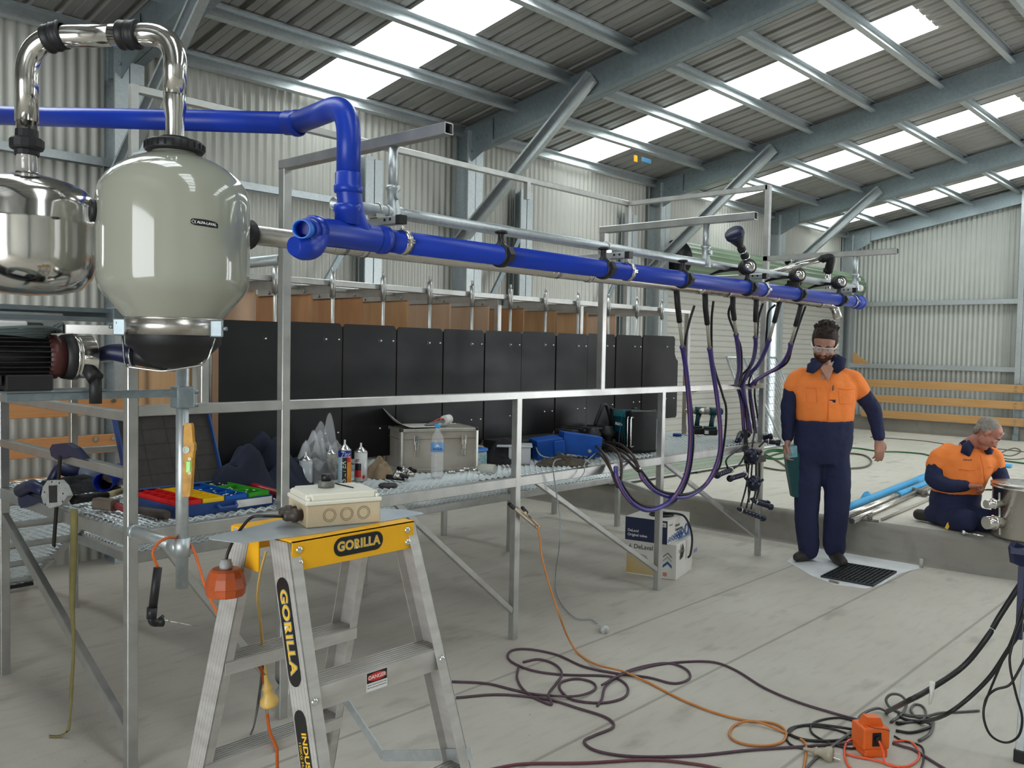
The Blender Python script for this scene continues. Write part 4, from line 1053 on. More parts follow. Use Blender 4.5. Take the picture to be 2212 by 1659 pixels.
# cable from the gland down to the orange plug
g=Me@V((-.045,.035,.026))
pY=1.80
pl_=thing('orange_socket','orange bell-shaped cable socket hanging from the enclosure beside the rear ladder rail','socket',at(488,1285,Y=pY))
c0=at(487,1285,Y=pY);c1=at(488,1228,Y=pY);ctop=at(489,1207,Y=pY)
R0=(at(527,1270,Y=pY)-at(450,1270,Y=pY)).length/2
ORP=mat('orange_socket_plastic',(.50,.095,.02),.35,0,noise=.25,nscale=12,alpha=.97)
ax_=(c1-c0).normalized();H_=(c1-c0).length
m=MB();m.lathe([(0,0),(R0*.92,0),(R0*.95,H_*.05),(R0*.98,H_*.30),(R0*1.02,H_*.33),(R0*1.0,H_*.38),(R0*.9,H_*.7),(R0*.78,H_*.93),(R0*.68,H_),(0,H_)],c0,ax_,n=12,smooth=False);m.build('shell',ORP,pl_)
m=MB();m.lathe([(0,0),(R0*.30,0),(R0*.32,.004),(R0*.32,.012),(R0*.27,.014),(R0*.27,.020),(0,.021)],c1,ax_,n=16);m.build('gland',GREYP,pl_)
q=at(463,1262,Y=pY-.03)
m=MB();m.tube(spline([g,g+(Me.to_3x3()@V((-.04,0,.004))),at(545,1117,Y=1.80),at(522,1140,Y=1.80),at(503,1170,Y=1.8),at(492,1195,Y=1.8),ctop],6),.0036,10);m.build('cable',BLACKP,pl_)
# yellow plug hanging inside the ladder, grey plug on the floor
def ausplug(name,label,p,axis,mt,s=1):
    t=thing(name,label,'plug',p);a=V(axis).normalized()
    m=MB();m.lathe([(0,0),(.017*s,0),(.021*s,.006*s),(.020*s,.016*s),(.012*s,.026*s),(.010*s,.038*s),(.013*s,.042*s),(.010*s,.047*s),(.006*s,.055*s),(.004*s,.075*s)],p,a,n=12);m.build('moulding',mt,t)
    e=a.cross(V((.3,.9,.1))).normalized();m=MB()
    for k in (-1,1): m.beam(V(p)+e*.006*s*k,V(p)+e*.008*s*k-a*.017*s,.006*s,.0015)
    m.build('pins',STEELB,t);return t
YP=mat('yellow_plug',(.72,.47,.13),.4);yp=at(583,1524,Y=1.95)
ausplug('mains_plug','yellow three-pin plug hanging behind the ladder on a yellow cord',yp,(at(577,1480,Y=1.95)-yp),YP,1.15)
m=MB();m.tube(spline([at(*q_,Y=1.95) for q_ in((577,1470),(572,1430),(566,1380),(560,1320),(556,1290),(562,1240),(575,1190))],6),.0035,8);tag(m.build('yellow_cord',YP),'thin yellow cord hanging behind the left side of the ladder','cord')
m=MB();m.tube(spline([at(*q_,Y=1.98) for q_ in((540,1420),(565,1448),(572,1490),(577,1540),(583,1580),(598,1615))],6)+[V((at(598,1615,Y=1.98).x+.02,2.0,.3))],.0045,8);tag(m.build('orange_cord',ORG_C),'orange cord dropping behind the ladder beside the yellow plug','cord')
gp_=at(500,1628,z=.02);ga=at(538,1590,z=.035)
t_=ausplug('mains_plug','grey mains plug lying on the floor behind the left ladder leg',gp_,(ga-gp_),mat('clear_grey_plug',(.30,.31,.32),.3),1.5)
m=MB();m.tube(spline([ga+(ga-gp_)*.1,at(548,1570,z=.05),at(556,1530,Y=2.1),at(563,1480,Y=2.05),at(568,1430,Y=2.0)],6),.004,8);tag(m.build('grey_cord',mat('grey_rubber_cord',(.10,.10,.10),.5)),'dark grey cord running from the floor plug up behind the ladder','cord')
# ================================================================ things on the platform deck
TZ=DZ+.0145          # top of the mesh
def D_(x,y): return at(x,y,z=TZ)
def frame(A,B,z=TZ):
    a=at(*A,z=z);b=at(*B,z=z);ex=(b-a);ey=V((0,0,1)).cross(ex).normalized();return basis(a,ex,ey),ex.length
DBLUE=mat('dark_blue_case',(.012,.05,.20),.38,0,noise=.2);FOAM=mat('grey_foam',(.045,.04,.035),.8,0,noise=.3,nscale=30)
# ---- small-parts organiser, lid open
M0,Wd=frame((380,1121),(590,1091))
org=thing('parts_organiser','open dark blue small-parts organiser with red, yellow, blue and green trays','case',M0.translation)
Dp0=.40;hh=.045
m=MB();m.rbox((0,0,0),(Wd,Dp0,.006),.002,M0)
for a,b in (((0,0),(Wd,.006)),((0,Dp0-.006),(Wd,Dp0)),((0,0),(.006,Dp0)),((Wd-.006,0),(Wd,Dp0))): m.box((a[0],a[1],.004),(b[0],b[1],hh),M0)
m.build('case_base',DBLUE,org)
lt=at(247,924,Y=(M0@V((0,Dp0+.1,0))).y);lA=M0@V((0,Dp0,.05));lB=M0@V((Wd,Dp0,.05))
upL=(V((0,.42,.95))).normalized(); upW=M0.to_3x3()@upL
Ml=basis(lA,lB-lA,upW);Hl=.335
m=MB();m.box((0,0,-.004),(Wd,Hl,0),Ml)
for a,b in (((0,0),(Wd,.007)),((0,Hl-.007),(Wd,Hl)),((0,0),(.007,Hl)),((Wd-.007,0),(Wd,Hl))): m.box((a[0],a[1],0),(b[0],b[1],.03),Ml)
m.build('lid',DBLUE,org)
m=MB();m.box((.008,.008,0),(Wd-.008,Hl-.008,.014),Ml)
for u in (.25,.5,.75): m.box((Wd*u-.001,.01,.014),(Wd*u+.001,Hl-.01,.0155),Ml)
for u in (.2,.4,.6,.8): m.box((.01,Hl*u-.001,.014),(Wd-.01,Hl*u+.001,.0155),Ml)
m.build('lid_foam',FOAM,org)
TR_={'red':(.62,.015,.015),'yellow':(.80,.52,.01),'blue':(.005,.10,.42),'green':(.05,.36,.03)}
def tray(c,x0,x1,y0,y1,nx,ny):
    mt=mat('tray_'+c,TR_[c],.35);m=MB();z0,z1=.012,.062
    m.box((x0,y0,z0),(x1,y1,z0+.004),M0)
    for i in range(nx+1): x=x0+(x1-x0-.004)*i/nx;m.box((x,y0,z0),(x+.004,y1,z1),M0)
    for j in range(ny+1): y=y0+(y1-y0-.004)*j/ny;m.box((x0,y,z0),(x1,y+.004,z1),M0)
    m.build('tray_'+c,mt,org)
a_=.012;q=(Wd-.024)/4.0
tray('red',a_,a_+q,.01,Dp0-.01,2,6);tray('yellow',a_+q+.002,a_+q*1.95,.01,Dp0-.01,1,7);tray('blue',a_+q*1.97,a_+q*3.0,.01,Dp0-.01,1,4);tray('green',a_+q*3.02,a_+q*4,.01,Dp0-.01,1,3)
m=MB();random.seed(3)
for k in range(110):
    x=random.uniform(a_+q*2.02,a_+q*3.95);y=random.uniform(.02,Dp0-.02);an=random.uniform(0,PI)
    p=M0@V((x,y,.045+random.uniform(0,.012)));d=V((math.cos(an),math.sin(an),random.uniform(-.2,.2)))*.009
    m.cyl(p-d,p+d,.0022,n=6)
m.build('small_fixings',BOLT,org)['kind']='stuff'
m=MB();m.tube(fillet([M0@V((Wd*.40,-.002,.032)),M0@V((Wd*.41,-.028,.022)),M0@V((Wd*.57,-.028,.022)),M0@V((Wd*.585,-.002,.034))],.012),.0065,10);m.build('handle',DBLUE,org)
m=MB();m.rbox((Wd*.60,-.0012,.010),(Wd*.985,.002,.04),.0005,M0);m.build('paper_label',WHITEP,org)
# ---- aerosol cans
def can(name,px,py,h,label,paint,extra=None,r=.0325):
    p=D_(px,py);p=V((p.x,p.y,TZ));t=thing(name,label,'spray can',p,'spray cans on the deck')
    m=MB();m.lathe([(0,0),(r-.002,0),(r,.002),(r,h*.76),(r-.002,h*.765)],p,n=32);m.build('can_body',paint,t)
    m=MB();m.lathe([(r-.002,h*.76),(r+.001,h*.765),(r+.001,h*.775),(r-.006,h*.80),(r-.013,h*.845),(.013,h*.865),(.012,h*.885),(.0,h*.888)],p,n=32);m.build('dome',BOLT,t)
    m=MB();m.lathe([(.006,h*.88),(.006,h*.91),(.0045,h*.915),(.0045,h),(0,h)],p,n=14);m.build('nozzle',WHITEP,t)
    return t,p
def facing(p,r,z,off=0):
    d=(CAM-p);d.z=0;d.normalize();c,s=math.cos(off),math.sin(off);d=V((d.x*c-d.y*s,d.x*s+d.y*c,0));return basis(V((p.x,p.y,p.z+z))+d*(r+.0006),V((0,0,1)).cross(d),V((0,0,1)))
def wrap(t,p,r,z0,z1,a0,a1,mt,name):
    d=(CAM-p);ang=math.atan2(d.y,d.x);m=MB();vs=[];n=14
    for i in range(n+1):
        a=ang+a0+(a1-a0)*i/n;vs+=[V((p.x+r*math.cos(a),p.y+r*math.sin(a),p.z+z0)),V((p.x+r*math.cos(a),p.y+r*math.sin(a),p.z+z1))]
    m.add(vs,[[2*i,2*i+2,2*i+3,2*i+1] for i in range(n)],True);m.build(name,mt,t)
def wraptext(s,size,t,p,r,z,mt,name,off=0,vert=False,xs=1):
    d=(CAM-p);ang=math.atan2(d.y,d.x)+off
    def fn(x,y,zz):
        if vert: x,y=-y,x
        a=ang+x/r;rr=r+zz
        return V((p.x+rr*math.cos(a),p.y+rr*math.sin(a),p.z+z+y))
    textfn(s,size,fn,mt,name,t,xs=xs,off=size*.012)
GRUB=mat('grubby_can',(.42,.41,.36),.4,.3,noise=.5,nscale=50);CANW=mat('faded_white_can',(.55,.60,.63),.35,.2,noise=.3,nscale=14)
c1,p1=can('spray_can',660,1047,.158,'faded white spray can at the left of the group, beside the front post',CANW)
c2,p2=can('spray_can',713,1035,.170,'grubby grey spray can standing behind the enclosure knob',GRUB)
NB=mat('can_navy',(.010,.02,.20),.3)
c3,p3=can('spray_can',744,1043,.213,'tall navy blue and white spray can lettered SILVER',NB)
r=.0328
wrap(c3,p3,r+.0004,.0,.13,-1.3,-.35,mat('pale_blue_ink',(.38,.55,.62),.4),'pale_panel')
wrap(c3,p3,r+.0005,.0,.13,-.36,.5,LBLK,'black_panel');wrap(c3,p3,r+.0006,.0,.13,.35,1.3,mat('orange_ink',(.75,.25,.02),.4),'orange_panel');wrap(c3,p3,r+.0008,.105,.135,.35,1.1,LRED,'red_flash')
wraptext('SILVER',.036,c3,p3,r+.001,.060,LWI,'lettering',-.15,True,1.0);wraptext('Zinc',.044,c3,p3,r+.001,.142,mat('pale_lilac_ink',(.5,.55,.75),.4),'lettering',.18,False,.62);wraptext('PAINT',.018,c3,p3,r+.001,.055,LYI,'lettering',.62,True)
c4,p4=can('spray_can',779,1038,.19,'white spray can with black and red blocks, right of the navy one',mat('white_can',(.66,.67,.66),.3,.1))
wrap(c4,p4,r+.0005,.055,.09,-1.0,.05,LBLK,'black_block');wrap(c4,p4,r+.0005,.02,.055,-1.0,.05,LRED,'red_block');wraptext('JET',.018,c4,p4,r+.001,.105,LRED,'lettering',-.55,False,.9)
m=MB();Mx=facing(p4,r,.022,.45);m.poly([Mx@V(q_) for q_ in((0,-.012,0),(.010,0,0),(0,.012,0),(-.010,0,0))],.0004,Mx.to_3x3()@V((0,0,1)));m.build('red_diamond',LRED,c4)
# ---- riveted aluminium case
M1,W1=frame((866,1022),(1028,1015));D1,H1=.30,.235
ac=thing('aluminium_case','scuffed aluminium flight case with two latches and black corner caps','case',M1.translation)
CASE=mat('scuffed_case_panel',(.50,.47,.41),.42,.25,color2=(.34,.31,.26),nscale=6,detail=7,thr=(.3,.6))
m=MB();m.rbox((.004,.004,.002),(W1-.004,D1-.004,H1-.003),.004,M1);m.build('panels',CASE,ac)
m=MB()
def edge(a,b): m.beam(M1@V(a),M1@V(b),.016,.016,up=M1.to_3x3()@V((0,0,1)))
for z in (.008,H1-.008):
    edge((0,0,z),(W1,0,z));edge((0,D1,z),(W1,D1,z));edge((0,0,z),(0,D1,z));edge((W1,0,z),(W1,D1,z))
for x in (0,W1):
    for y in (0,D1): edge((x,y,0.008),(x,y,H1-.008))
m.build('edge_trim',mat('case_trim',(.60,.58,.52),.3,.6,noise=.2,nscale=20),ac)
m=MB();m.box((.0,-.0045,H1*.755),(W1,0,H1*.765),M1);m.box((-.0045,0,H1*.755),(0,D1,H1*.765),M1);m.build('lid_seam',GRV,ac)
for x in (0,W1):
    for y in (0,D1):
        m=MB();m.ell(M1@V((x,y,H1-.006)),(.0125,.0125,.0125),14,8);m.build('corner_cap',BLACKP,ac)
for u in (.19,.82):
    m=MB();m.rbox((W1*u-.014,-.010,H1*.62),(W1*u+.014,-.003,H1*.84),.003,M1);m.rbox((W1*u-.009,-.014,H1*.50),(W1*u+.009,-.006,H1*.72),.003,M1);m.cyl(M1@V((W1*u,-.016,H1*.66)),M1@V((W1*u,-.006,H1*.66)),.007,n=12)
    m.rbox((W1*u-.011,-.008,H1*.36),(W1*u+.011,-.004,H1*.50),.003,M1);m.build('latch',STEELB,ac)
# curled white sheet and cartridge lying on it
m=MB();
def sh(u,v):
    x=W1*(-.10+.62*u);y=D1*(.10+.75*v)*(1-.35*(1-u)*(1-v));z=H1+.006+.10*max(0,(.42-u)/.42)**1.6*(.55+.45*v)
    return M1@V((x,y,z))
m.grid(sh,14,8);o=m.build('curled_sheet',mat('off_white_sheet',(.62,.60,.56),.5,noise=.12,nscale=5),solid=.0015);tag(o,'curled off-white sheet of plastic lying on the aluminium case','sheet')
t=thing('wire_bundle','bundle of grey and red wires with a white cap lying on the aluminium case','wires',M1@V((W1*.6,D1*.5,H1)))
m=MB()
for k in range(7):
    s_=(k-3)*.004
    m.tube(spline([M1@V((W1*.38,D1*.30+s_,H1+.012)),M1@V((W1*.52,D1*.36+s_*1.5,H1+.018+.004*(k%3))),M1@V((W1*.66,D1*.42+s_,H1+.03+.004*(k%2)))],5),.0032,7)
m.build('grey_wires',mat('grey_wire',(.16,.16,.16),.45),t)
m=MB();m.tube(spline([M1@V((W1*.50,D1*.34,H1+.030)),M1@V((W1*.58,D1*.38,H1+.042)),M1@V((W1*.66,D1*.42,H1+.04))],5),.0035,7);m.build('red_wire',mat('red_wire',(.6,.04,.04),.4),t)
m=MB();a=M1@V((W1*.66,D1*.42,H1+.034));b=M1@V((W1*.76,D1*.52,H1+.038));m.cyl(a,b,.026,n=24);m.build('white_cap',WHITEP,t)
# ---- water bottle
pb=D_(944,1031);pb.z=TZ
t=thing('water_bottle','clear plastic water bottle with blue cap and pale blue label in front of the case','bottle',pb)
PET=mat('clear_pet',(.80,.82,.82),.06,0,alpha=.30,spec=.9)
H=.275;k_=H/.275
m=MB();prb=[(0,.004),(.026,.002),(.033,.008)]
for i in range(9): z=.015+i*.0125;prb+=[(.034,z),(.0325,z+.004),(.0325,z+.008)]
prb+=[(.034,.13),(.034,.185),(.033,.195),(.030,.21),(.024,.225),(.016,.238),(.0125,.246),(.0125,.262)]
m.lathe(prb,pb,n=36);m.build('bottle_body',PET,t)
m=MB();m.lathe([(0,.258),(.0145,.258),(.015,.262),(.015,.274),(.013,.277),(0,.277)],pb,n=24);m.build('cap',mat('cap_blue',(.05,.35,.72),.35),t)
m=MB();m.lathe([(.0345,.135),(.0350,.136),(.0350,.180),(.0345,.181)],pb,n=36);m.build('label_band',mat('label_sky_blue',(.16,.38,.72),.4),t)
wraptext('FRANKLIN',.0155,t,pb,.0354,.150,NB,'lettering',0,False,.72);wraptext('MOUNT',.008,t,pb,.0354,.164,WHITEINK,'lettering',0,False,.9)
m=MB();Mx=facing(pb,.0350,.170);m.poly([Mx@V(q_) for q_ in((-.012,-.004,0),(.012,-.004,0),(.004,.004,0),(0,.007,0),(-.004,.003,0))],.0003,Mx.to_3x3()@V((0,0,1)));m.build('label_mountain',WHITEINK,t)
m=MB();m.lathe([(0,.006),(.030,.008),(.0315,.02),(.0315,.028),(0,.0285)],pb,n=30);m.build('water',mat('water_tint',(.8,.85,.85),.02,0,alpha=.25),t)
# ---- lumpy cloth maker
def lump(name,label,cat,c,rx,ry,h,mt,seed=0,fold=.25,rz=0,n=26,fine=3.0,parent=None,grp=None):
    rnd=random.Random(seed);ph=[(rnd.uniform(1,fine+2),rnd.uniform(1,fine+2),rnd.uniform(0,6.28),rnd.uniform(.4,1)) for _ in range(7)]
    m=MB();c=V(c);cr,sr=math.cos(rz),math.sin(rz);vs=[]
    for i in range(n+1):
        rr=i/n
        for j in range(n*2):
            a=2*PI*j/(n*2);x=rr*math.cos(a);y=rr*math.sin(a)
            w=sum(d*math.sin(p*x*2.2+q_*y*2.2+r_) for p,q_,r_,d in ph)/4
            e=1+.12*math.sin(3*a+seed)+.08*math.sin(5*a+seed*2)
            z=h*max(0,(1-rr**2.4))*(1+fold*w*1.6)+.0
            z=max(z,.002*(1-rr)); X=x*rx*e;Y=y*ry*e
            vs.append(c+V((X*cr-Y*sr,X*sr+Y*cr,z)))
    k=n*2
    m.add(vs,[[i*k+j,i*k+(j+1)%k,(i+1)*k+(j+1)%k,(i+1)*k+j][::-1] for i in range(n) for j in range(k)],True)
    m.add([vs[n*k+j] for j in range(k)],[list(range(k))[::-1]])
    o=m.build(name,mt,parent)
    if not parent: tag(o,label,cat,grp)
    return o
NAVYC=mat('navy_cloth',(.012,.017,.04),.8,0,noise=.4,nscale=8);BLKC=mat('black_cloth',(.010,.010,.012),.75,0,noise=.4,nscale=8)
def dp(x,y,dz=0): q_=D_(x,y); return V((q_.x,q_.y,TZ+dz))
lump('work_jacket','dark navy work jacket bundled at the back of the deck behind the red tube','jacket',V((2.22,3.64,TZ)),.30,.12,.15,NAVYC,3,.75,.1,fine=7)
lump('work_bag','black canvas bag bundled behind the spray cans','bag',V((2.60,3.70,TZ)),.15,.09,.12,BLKC,8,.5,.1)
# clear plastic bag
BAG=mat('clear_film',(.85,.87,.9),.12,0,alpha=.22,spec=1.0,bump=.5,bscale=18)
lump('plastic_bag','crumpled clear plastic bag slumped over the black bag behind the spray cans','plastic bag',V((2.60,3.69,TZ)),.20,.09,.19,BAG,21,.55,.15,fine=9)
# red tube
m=MB();m.cyl(at(497,1036,z=TZ+.03),at(612,1072,z=TZ+.03),.019,n=20);o=m.build('red_tube',mat('red_gloss_tube',(.42,.02,.03),.25,noise=.2));tag(o,'glossy dark red tube lying behind the organiser','tube')
q1=at(503,1038,z=TZ+.03);q2=at(509,1040,z=TZ+.03);m=MB();m.cyl(q1,q2,.0195,n=20);m.build('white_ring',WHITEP,o)
lump('blue_rag','small blue and white cloth bundle beside the red tube','rag',dp(585,1045,.0),.045,.05,.07,mat('blue_white_cloth',(.10,.16,.45),.7,color2=(.5,.52,.6),nscale=14),5,.5)
lump('brown_glove','crumpled tan leather glove left of the aluminium case','glove',dp(822,1030),.075,.07,.075,mat('tan_leather',(.36,.26,.16),.7,0,noise=.35,nscale=14),14,.6,.4)
# heap of pipe fittings
random.seed(11)
for k in range(9):
    c=dp(870+random.uniform(-14,45),1037+random.uniform(-14,8),.018+random.uniform(0,.02));an=random.uniform(0,PI)
    d=V((math.cos(an),math.sin(an),random.uniform(-.25,.4))).normalized()
    m=MB();m.pipe([c-d*.022,c+d*.022],.010,.002,14);m.lathe([(.0102,-.004),(.0135,-.004),(.0135,.004),(.0102,.004)],c+d*.012,d,n=14)
    o=m.build('pipe_fitting',[STEELB,RUBBER,BOLT][k%3]);tag(o,'small metal or rubber pipe fitting heaped beside the aluminium case','fitting','pipe fittings heaped by the case')
for k,(px,py,an) in enumerate(((975,1024,.1),(995,1021,-.4),(1008,1016,.5),(1025,1019,-.3))):
    c=dp(px,py,.010);d=V((math.cos(an-.7),math.sin(an-.7),0))
    m=MB();m.pipe([c-d*.022,c+d*.022],.008,.0015,14);o=m.build('steel_sleeve',STEEL);tag(o,'short bright steel sleeve lying between the bottle and the front post','sleeve','steel sleeves in front of the case')
# flat disc, torch
m=MB();m.lathe([(0,0),(.045,0),(.047,.008),(.04,.014),(0,.015)],dp(838,1051),n=30);tag(m.build('rubber_disc',mat('dusty_black',(.05,.048,.045),.7,noise=.4)),'dusty black rubber disc lying at the deck edge beside the enclosure','disc')
t=thing('black_torch','black cylindrical torch with bright steel end lying at the deck edge','torch',dp(860,1040))
a,b=dp(836,1037,.016),dp(874,1040,.016);m=MB();m.cyl(a,b,.0135,n=18);m.build('barrel',RUBBER,t);m=MB();m.cyl(b,b+(b-a).normalized()*.012,.011,n=18);m.build('steel_end',CHROME,t)
# clear tub with blue lid and teal pieces
Mt,Wt=frame((1027,1010),(1056,1006));
t=thing('screw_tub','clear tub with bright blue lid full of teal plugs beside the aluminium case','tub',Mt.translation)
m=MB();m.rbox((0,0,0),(.10,.09,.085),.006,Mt);m.build('tub',mat('teal_mix',(.04,.30,.36),.4,color2=(.5,.55,.55),nscale=60),t);m=MB();m.rbox((-.004,-.004,.085),(.104,.094,.105),.004,Mt);m.build('lid',mat('bright_blue_lid',(.01,.17,.62),.35),t)
lump('black_bag','black cloth bundle slumped behind the clear glass jar','bag',dp(1085,1000),.11,.10,.10,BLKC,31,.4)
# white food container
Mt,Wt=frame((1098,1003),(1153,1004));WCT=mat('translucent_white',(.66,.68,.70),.3,alpha=.75)
t=thing('white_container','translucent white plastic container behind the middle front post','container',Mt.translation)
m=MB();m.rbox((0,0,0),(.13,.14,.10),.008,Mt);m.rbox((-.07,-.01,.10),(.14,.15,.112),.004,Mt);m.build('tub',WCT,t)
t=thing('glass_tumbler','clear ribbed glass jar lying on its side near the deck edge','jar',dp(1048,1022,0))
a=dp(1052,1022,.026);d=V((.25,-.97,0)).normalized();m=MB();m.lathe([(0,-.05),(.022,-.05),(.025,-.045),(.025,.03),(.022,.04),(.017,.045),(.017,.055),(.0,.055)],a,-d,n=28);m.build('glass',mat('dusty_glass',(.55,.54,.47),.15,alpha=.55),t)
t=thing('steel_nuts','short stack of bright steel couplings at the foot of the middle post','coupling',dp(1098,1018))
m=MB()
for k in range(4): c=dp(1086+k*9,1012,.012);m.cyl(c-V((.004,0,0)),c+V((.005,0,0)),.011,n=14)
m.build('rings',STEEL,t)
# ---- black tool cases
M2,W2=frame((1058,985),(1235,962))
CASEB=mat('black_tool_case',(.018,.018,.019),.5,0,noise=.4,nscale=10)
t=thing('black_tool_case','long flat black plastic tool case lying behind the white container','case',M2.translation)
M2=TR((3.86,3.60,TZ),-.03)
m=MB();m.rbox((0,0,0),(.62,.19,.062),.012,M2);m.rbox((0,0,.064),(.62,.19,.12),.016,M2);m.build('shell',CASEB,t)
m=MB();m.tube(fillet([M2@V((.24,0,.06)),M2@V((.24,-.03,.06)),M2@V((.38,-.03,.06)),M2@V((.38,0,.06))],.012),.008,8);
for u in (.1,.48): m.rbox((u,-.006,.04),(u+.05,.0,.085),.003,M2)
m.build('handle',CASEB,t)
M3=M2@Matrix.Translation((.54,.0,.0))
t=thing('black_tool_case','second black tool case with raised ribs behind the blue boxes','case',M3@V((.1,.0,0)))
m=MB();m.rbox((.1,.0,0),(.62,.17,.07),.012,M3);m.rbox((.1,.0,.072),(.62,.17,.15),.016,M3)
for u in (.17,.25,.45,.53): m.rbox((u,-.008,.10),(u+.03,.175,.158),.004,M3)
m.build('shell',CASEB,t)
# ---- welding gloves: two bright blue boxes
BB=mat('bright_blue_box',(.006,.085,.42),.42,noise=.15,nscale=10)
def tipbox(name,label,px,py,sx,sy,sz,rz_,rx,ry,z=.0):
    c=dp(px,py);t=thing(name,label,'box',c);Mb=TR((c.x,c.y,TZ+z),rz_,rx,ry)
    m=MB();m.rbox((-sx/2,-sy/2,0),(sx/2,sy/2,sz),.004,Mb);m.build('shell',BB,t);return t,Mb
t,Mb=tipbox('blue_junction_box','bright blue plastic box with white round gland, leaning behind the white container',1182,990,.17,.14,.13,-.5,.05,-.12)
m=MB();m.rbox((.02,-.085,.03),(.09,-.06,.115),.004,Mb);m.build('face_cover',BB,t)
m=MB();m.cyl(Mb@V((.075,-.072,.05)),Mb@V((.075,-.084,.05)),.013,n=18);m.build('gland',WHITEP,t)
gl1=Mb@V((.06,-.09,.04))
t,Mb=tipbox('blue_junction_box','larger bright blue plastic box tipped over beside the brown hoses',1248,988,.25,.14,.13,-.62,.0,.13,.02)
gl2=Mb@V((.05,-.075,.03));m=MB();m.cyl(Mb@V((.05,-.068,.035)),Mb@V((.05,-.078,.035)),.011,n=16);m.build('gland',GREYP,t)
lump('coiled_rope','coil of brown muddy rope under the blue boxes','rope',dp(1215,1002),.17,.10,.03,mat('muddy_rope',(.09,.075,.05),.85,noise=.5,nscale=40),4,.8,-.5,fine=14)
GC=mat('grey_flex',(.28,.30,.32),.45)
pf=at(1300,1357,z=.02)
m=MB();m.tube(spline([dp(1134,940,.06),dp(1150,975,.10),dp(1168,1002,.05),gl1+V((-.03,-.06,-.02)),gl1],7),.0042,8)
m.tube(spline([gl1+V((-.04,-.06,-.025)),at(1196,1000,Y=3.14),at(1201,1060,Y=3.13),at(1210,1120,Y=3.12),at(1208,1180,Y=3.1),at(1200,1240,z=.05),at(1205,1290,z=.012),at(1240,1333,z=.008),at(1275,1338,z=.008),at(1290,1347,z=.012)],7),.0036,8)
o=m.build('appliance_cord',GC);tag(o,'thin grey mains cord dropping from the blue box to the floor plug','cord')
m=MB();m.tube(spline([gl2,gl2+V((.03,-.03,.0)),at(1264,1000,Y=3.14),at(1262,1020,Y=3.13),at(1246,1040,Y=3.12)],6),.003,8);tag(m.build('short_tail',GC),'short grey cable tail hanging over the deck edge from the larger blue box','cord')
t_=ausplug('mains_plug','pale grey mains plug lying on the floor in front of the platform',at(1308,1362,z=.018),(at(1290,1347,z=.02)-at(1308,1362,z=.018)),mat('pale_grey_plug',(.48,.49,.48),.4),1.25)
# ---- site radio
M4,W4=frame((1316,972),(1382,984))
TEAL=mat('teal_plastic',(.006,.06,.07),.4,0,noise=.2)
Mr=M4;
t=thing('site_radio','square teal and black job-site radio with chrome handles','radio',Mr.translation)
m=MB();m.rbox((0,.01,.01),(.215,.20,.275),.012,Mr);m.build('body',TEAL,t)
m=MB()
for x in (0,.205): 
    for y in (.0,.19): m.rbox((x-.012,y-.005,0),(x+.028,y+.03,.285),.010,Mr)
m.rbox((-.01,0,0),(.235,.22,.03),.01,Mr);m.rbox((.17,-.004,.01),(.237,.21,.28),.008,Mr);m.build('bumpers',BLACKP,t)
m=MB();m.cyl(Mr@V((.095,.010,.085)),Mr@V((.095,-.002,.085)),.050,n=32);m.build('speaker_grille',RUBBER,t)
m=MB();m.rbox((.01,.006,.235),(.19,.012,.27),.003,Mr);m.build('top_band',mat('teal_light',(.03,.16,.17),.4),t)
text('Makita',.030,Mr@Matrix.Translation((.085,.0085,.185))@Matrix.Rotation(PI/2,4,'X'),WHITEINK,'lettering',t,ext=.0003,shear=.25,off=.0006)
m=MB()
for x in (.205,.24):
    for y in (.02,): m.tube(fillet([Mr@V((x+.0,y,.235)),Mr@V((x+.01,y-.035,.245)),Mr@V((x+.01,y-.035,.045)),Mr@V((x,y,.05))],.018),.005,8)
m.build('chrome_handles',CHROME,t)
m=MB();m.tube(spline([Mr@V((.16,-.002,.28)),Mr@V((.13,-.004,.2)),Mr@V((.115,-.005,.1)),Mr@V((.11,-.004,.03))],5),.0025,6);m.build('aux_lead',mat('blue_lead',(.02,.15,.4),.4),t)
M5,_=frame((1398,962),(1424,957));t=thing('plug_box','small teal box with blue top beside the radio','box',M5.translation);m=MB();m.rbox((0,0,0),(.11,.09,.085),.004,M5);m.build('box',mat('teal_box',(.01,.22,.22),.4),t);m=MB();m.rbox((.01,.01,.085),(.10,.08,.19),.004,M5);m.build('carton',mat('blue_carton',(.01,.06,.30),.4),t)
# ---- cordless drills
def drill(px,py,rz_,label):
    c=dp(px,py);t=thing('cordless_drill',label,'drill',c,'cordless drills on the deck');Md=TR((c.x,c.y,TZ),rz_)
    m=MB();m.rbox((-.06,-.035,0),(.055,.035,.055),.010,Md);m.build('battery',BLACKP,t)
    m=MB();m.rbox((-.052,-.036,.012),(-.02,-.0355,.04),.001,Md);m.build('battery_label',WHITEP,t)
    m=MB();m.rbox((-.055,-.03,.055),(.05,.03,.072),.008,Md);m.tube([Md@V((.005,0,.06)),Md@V((.012,0,.12)),Md@V((.022,0,.17))],[.021,.019,.023],14)
    m.cyl(Md@V((-.01,0,.195)),Md@V((.075,0,.195)),.032,n=20);m.ell(Md@V((.075,0,.195)),(.018,.031,.031),14,8);m.build('handle',TEAL,t)
    m=MB();m.cyl(Md@V((-.055,0,.195)),Md@V((-.008,0,.195)),.028,n=20);m.build('gearbox',mat('grey_gearbox',(.32,.32,.30),.4,.3),t)
    m=MB();m.lathe([(.025,0),(.024,.02),(.016,.035),(.010,.040),(.0,.041)],Md@V((-.055,0,.195)),Md.to_3x3()@V((-1,0,0)),n=20);m.build('chuck',STEELB,t)
drill(1534,940,-.85,'cordless drill nearer the hanging hoses, chuck pointing left')
drill(1503,938,-.85,'cordless drill partly hidden behind the purple hose')
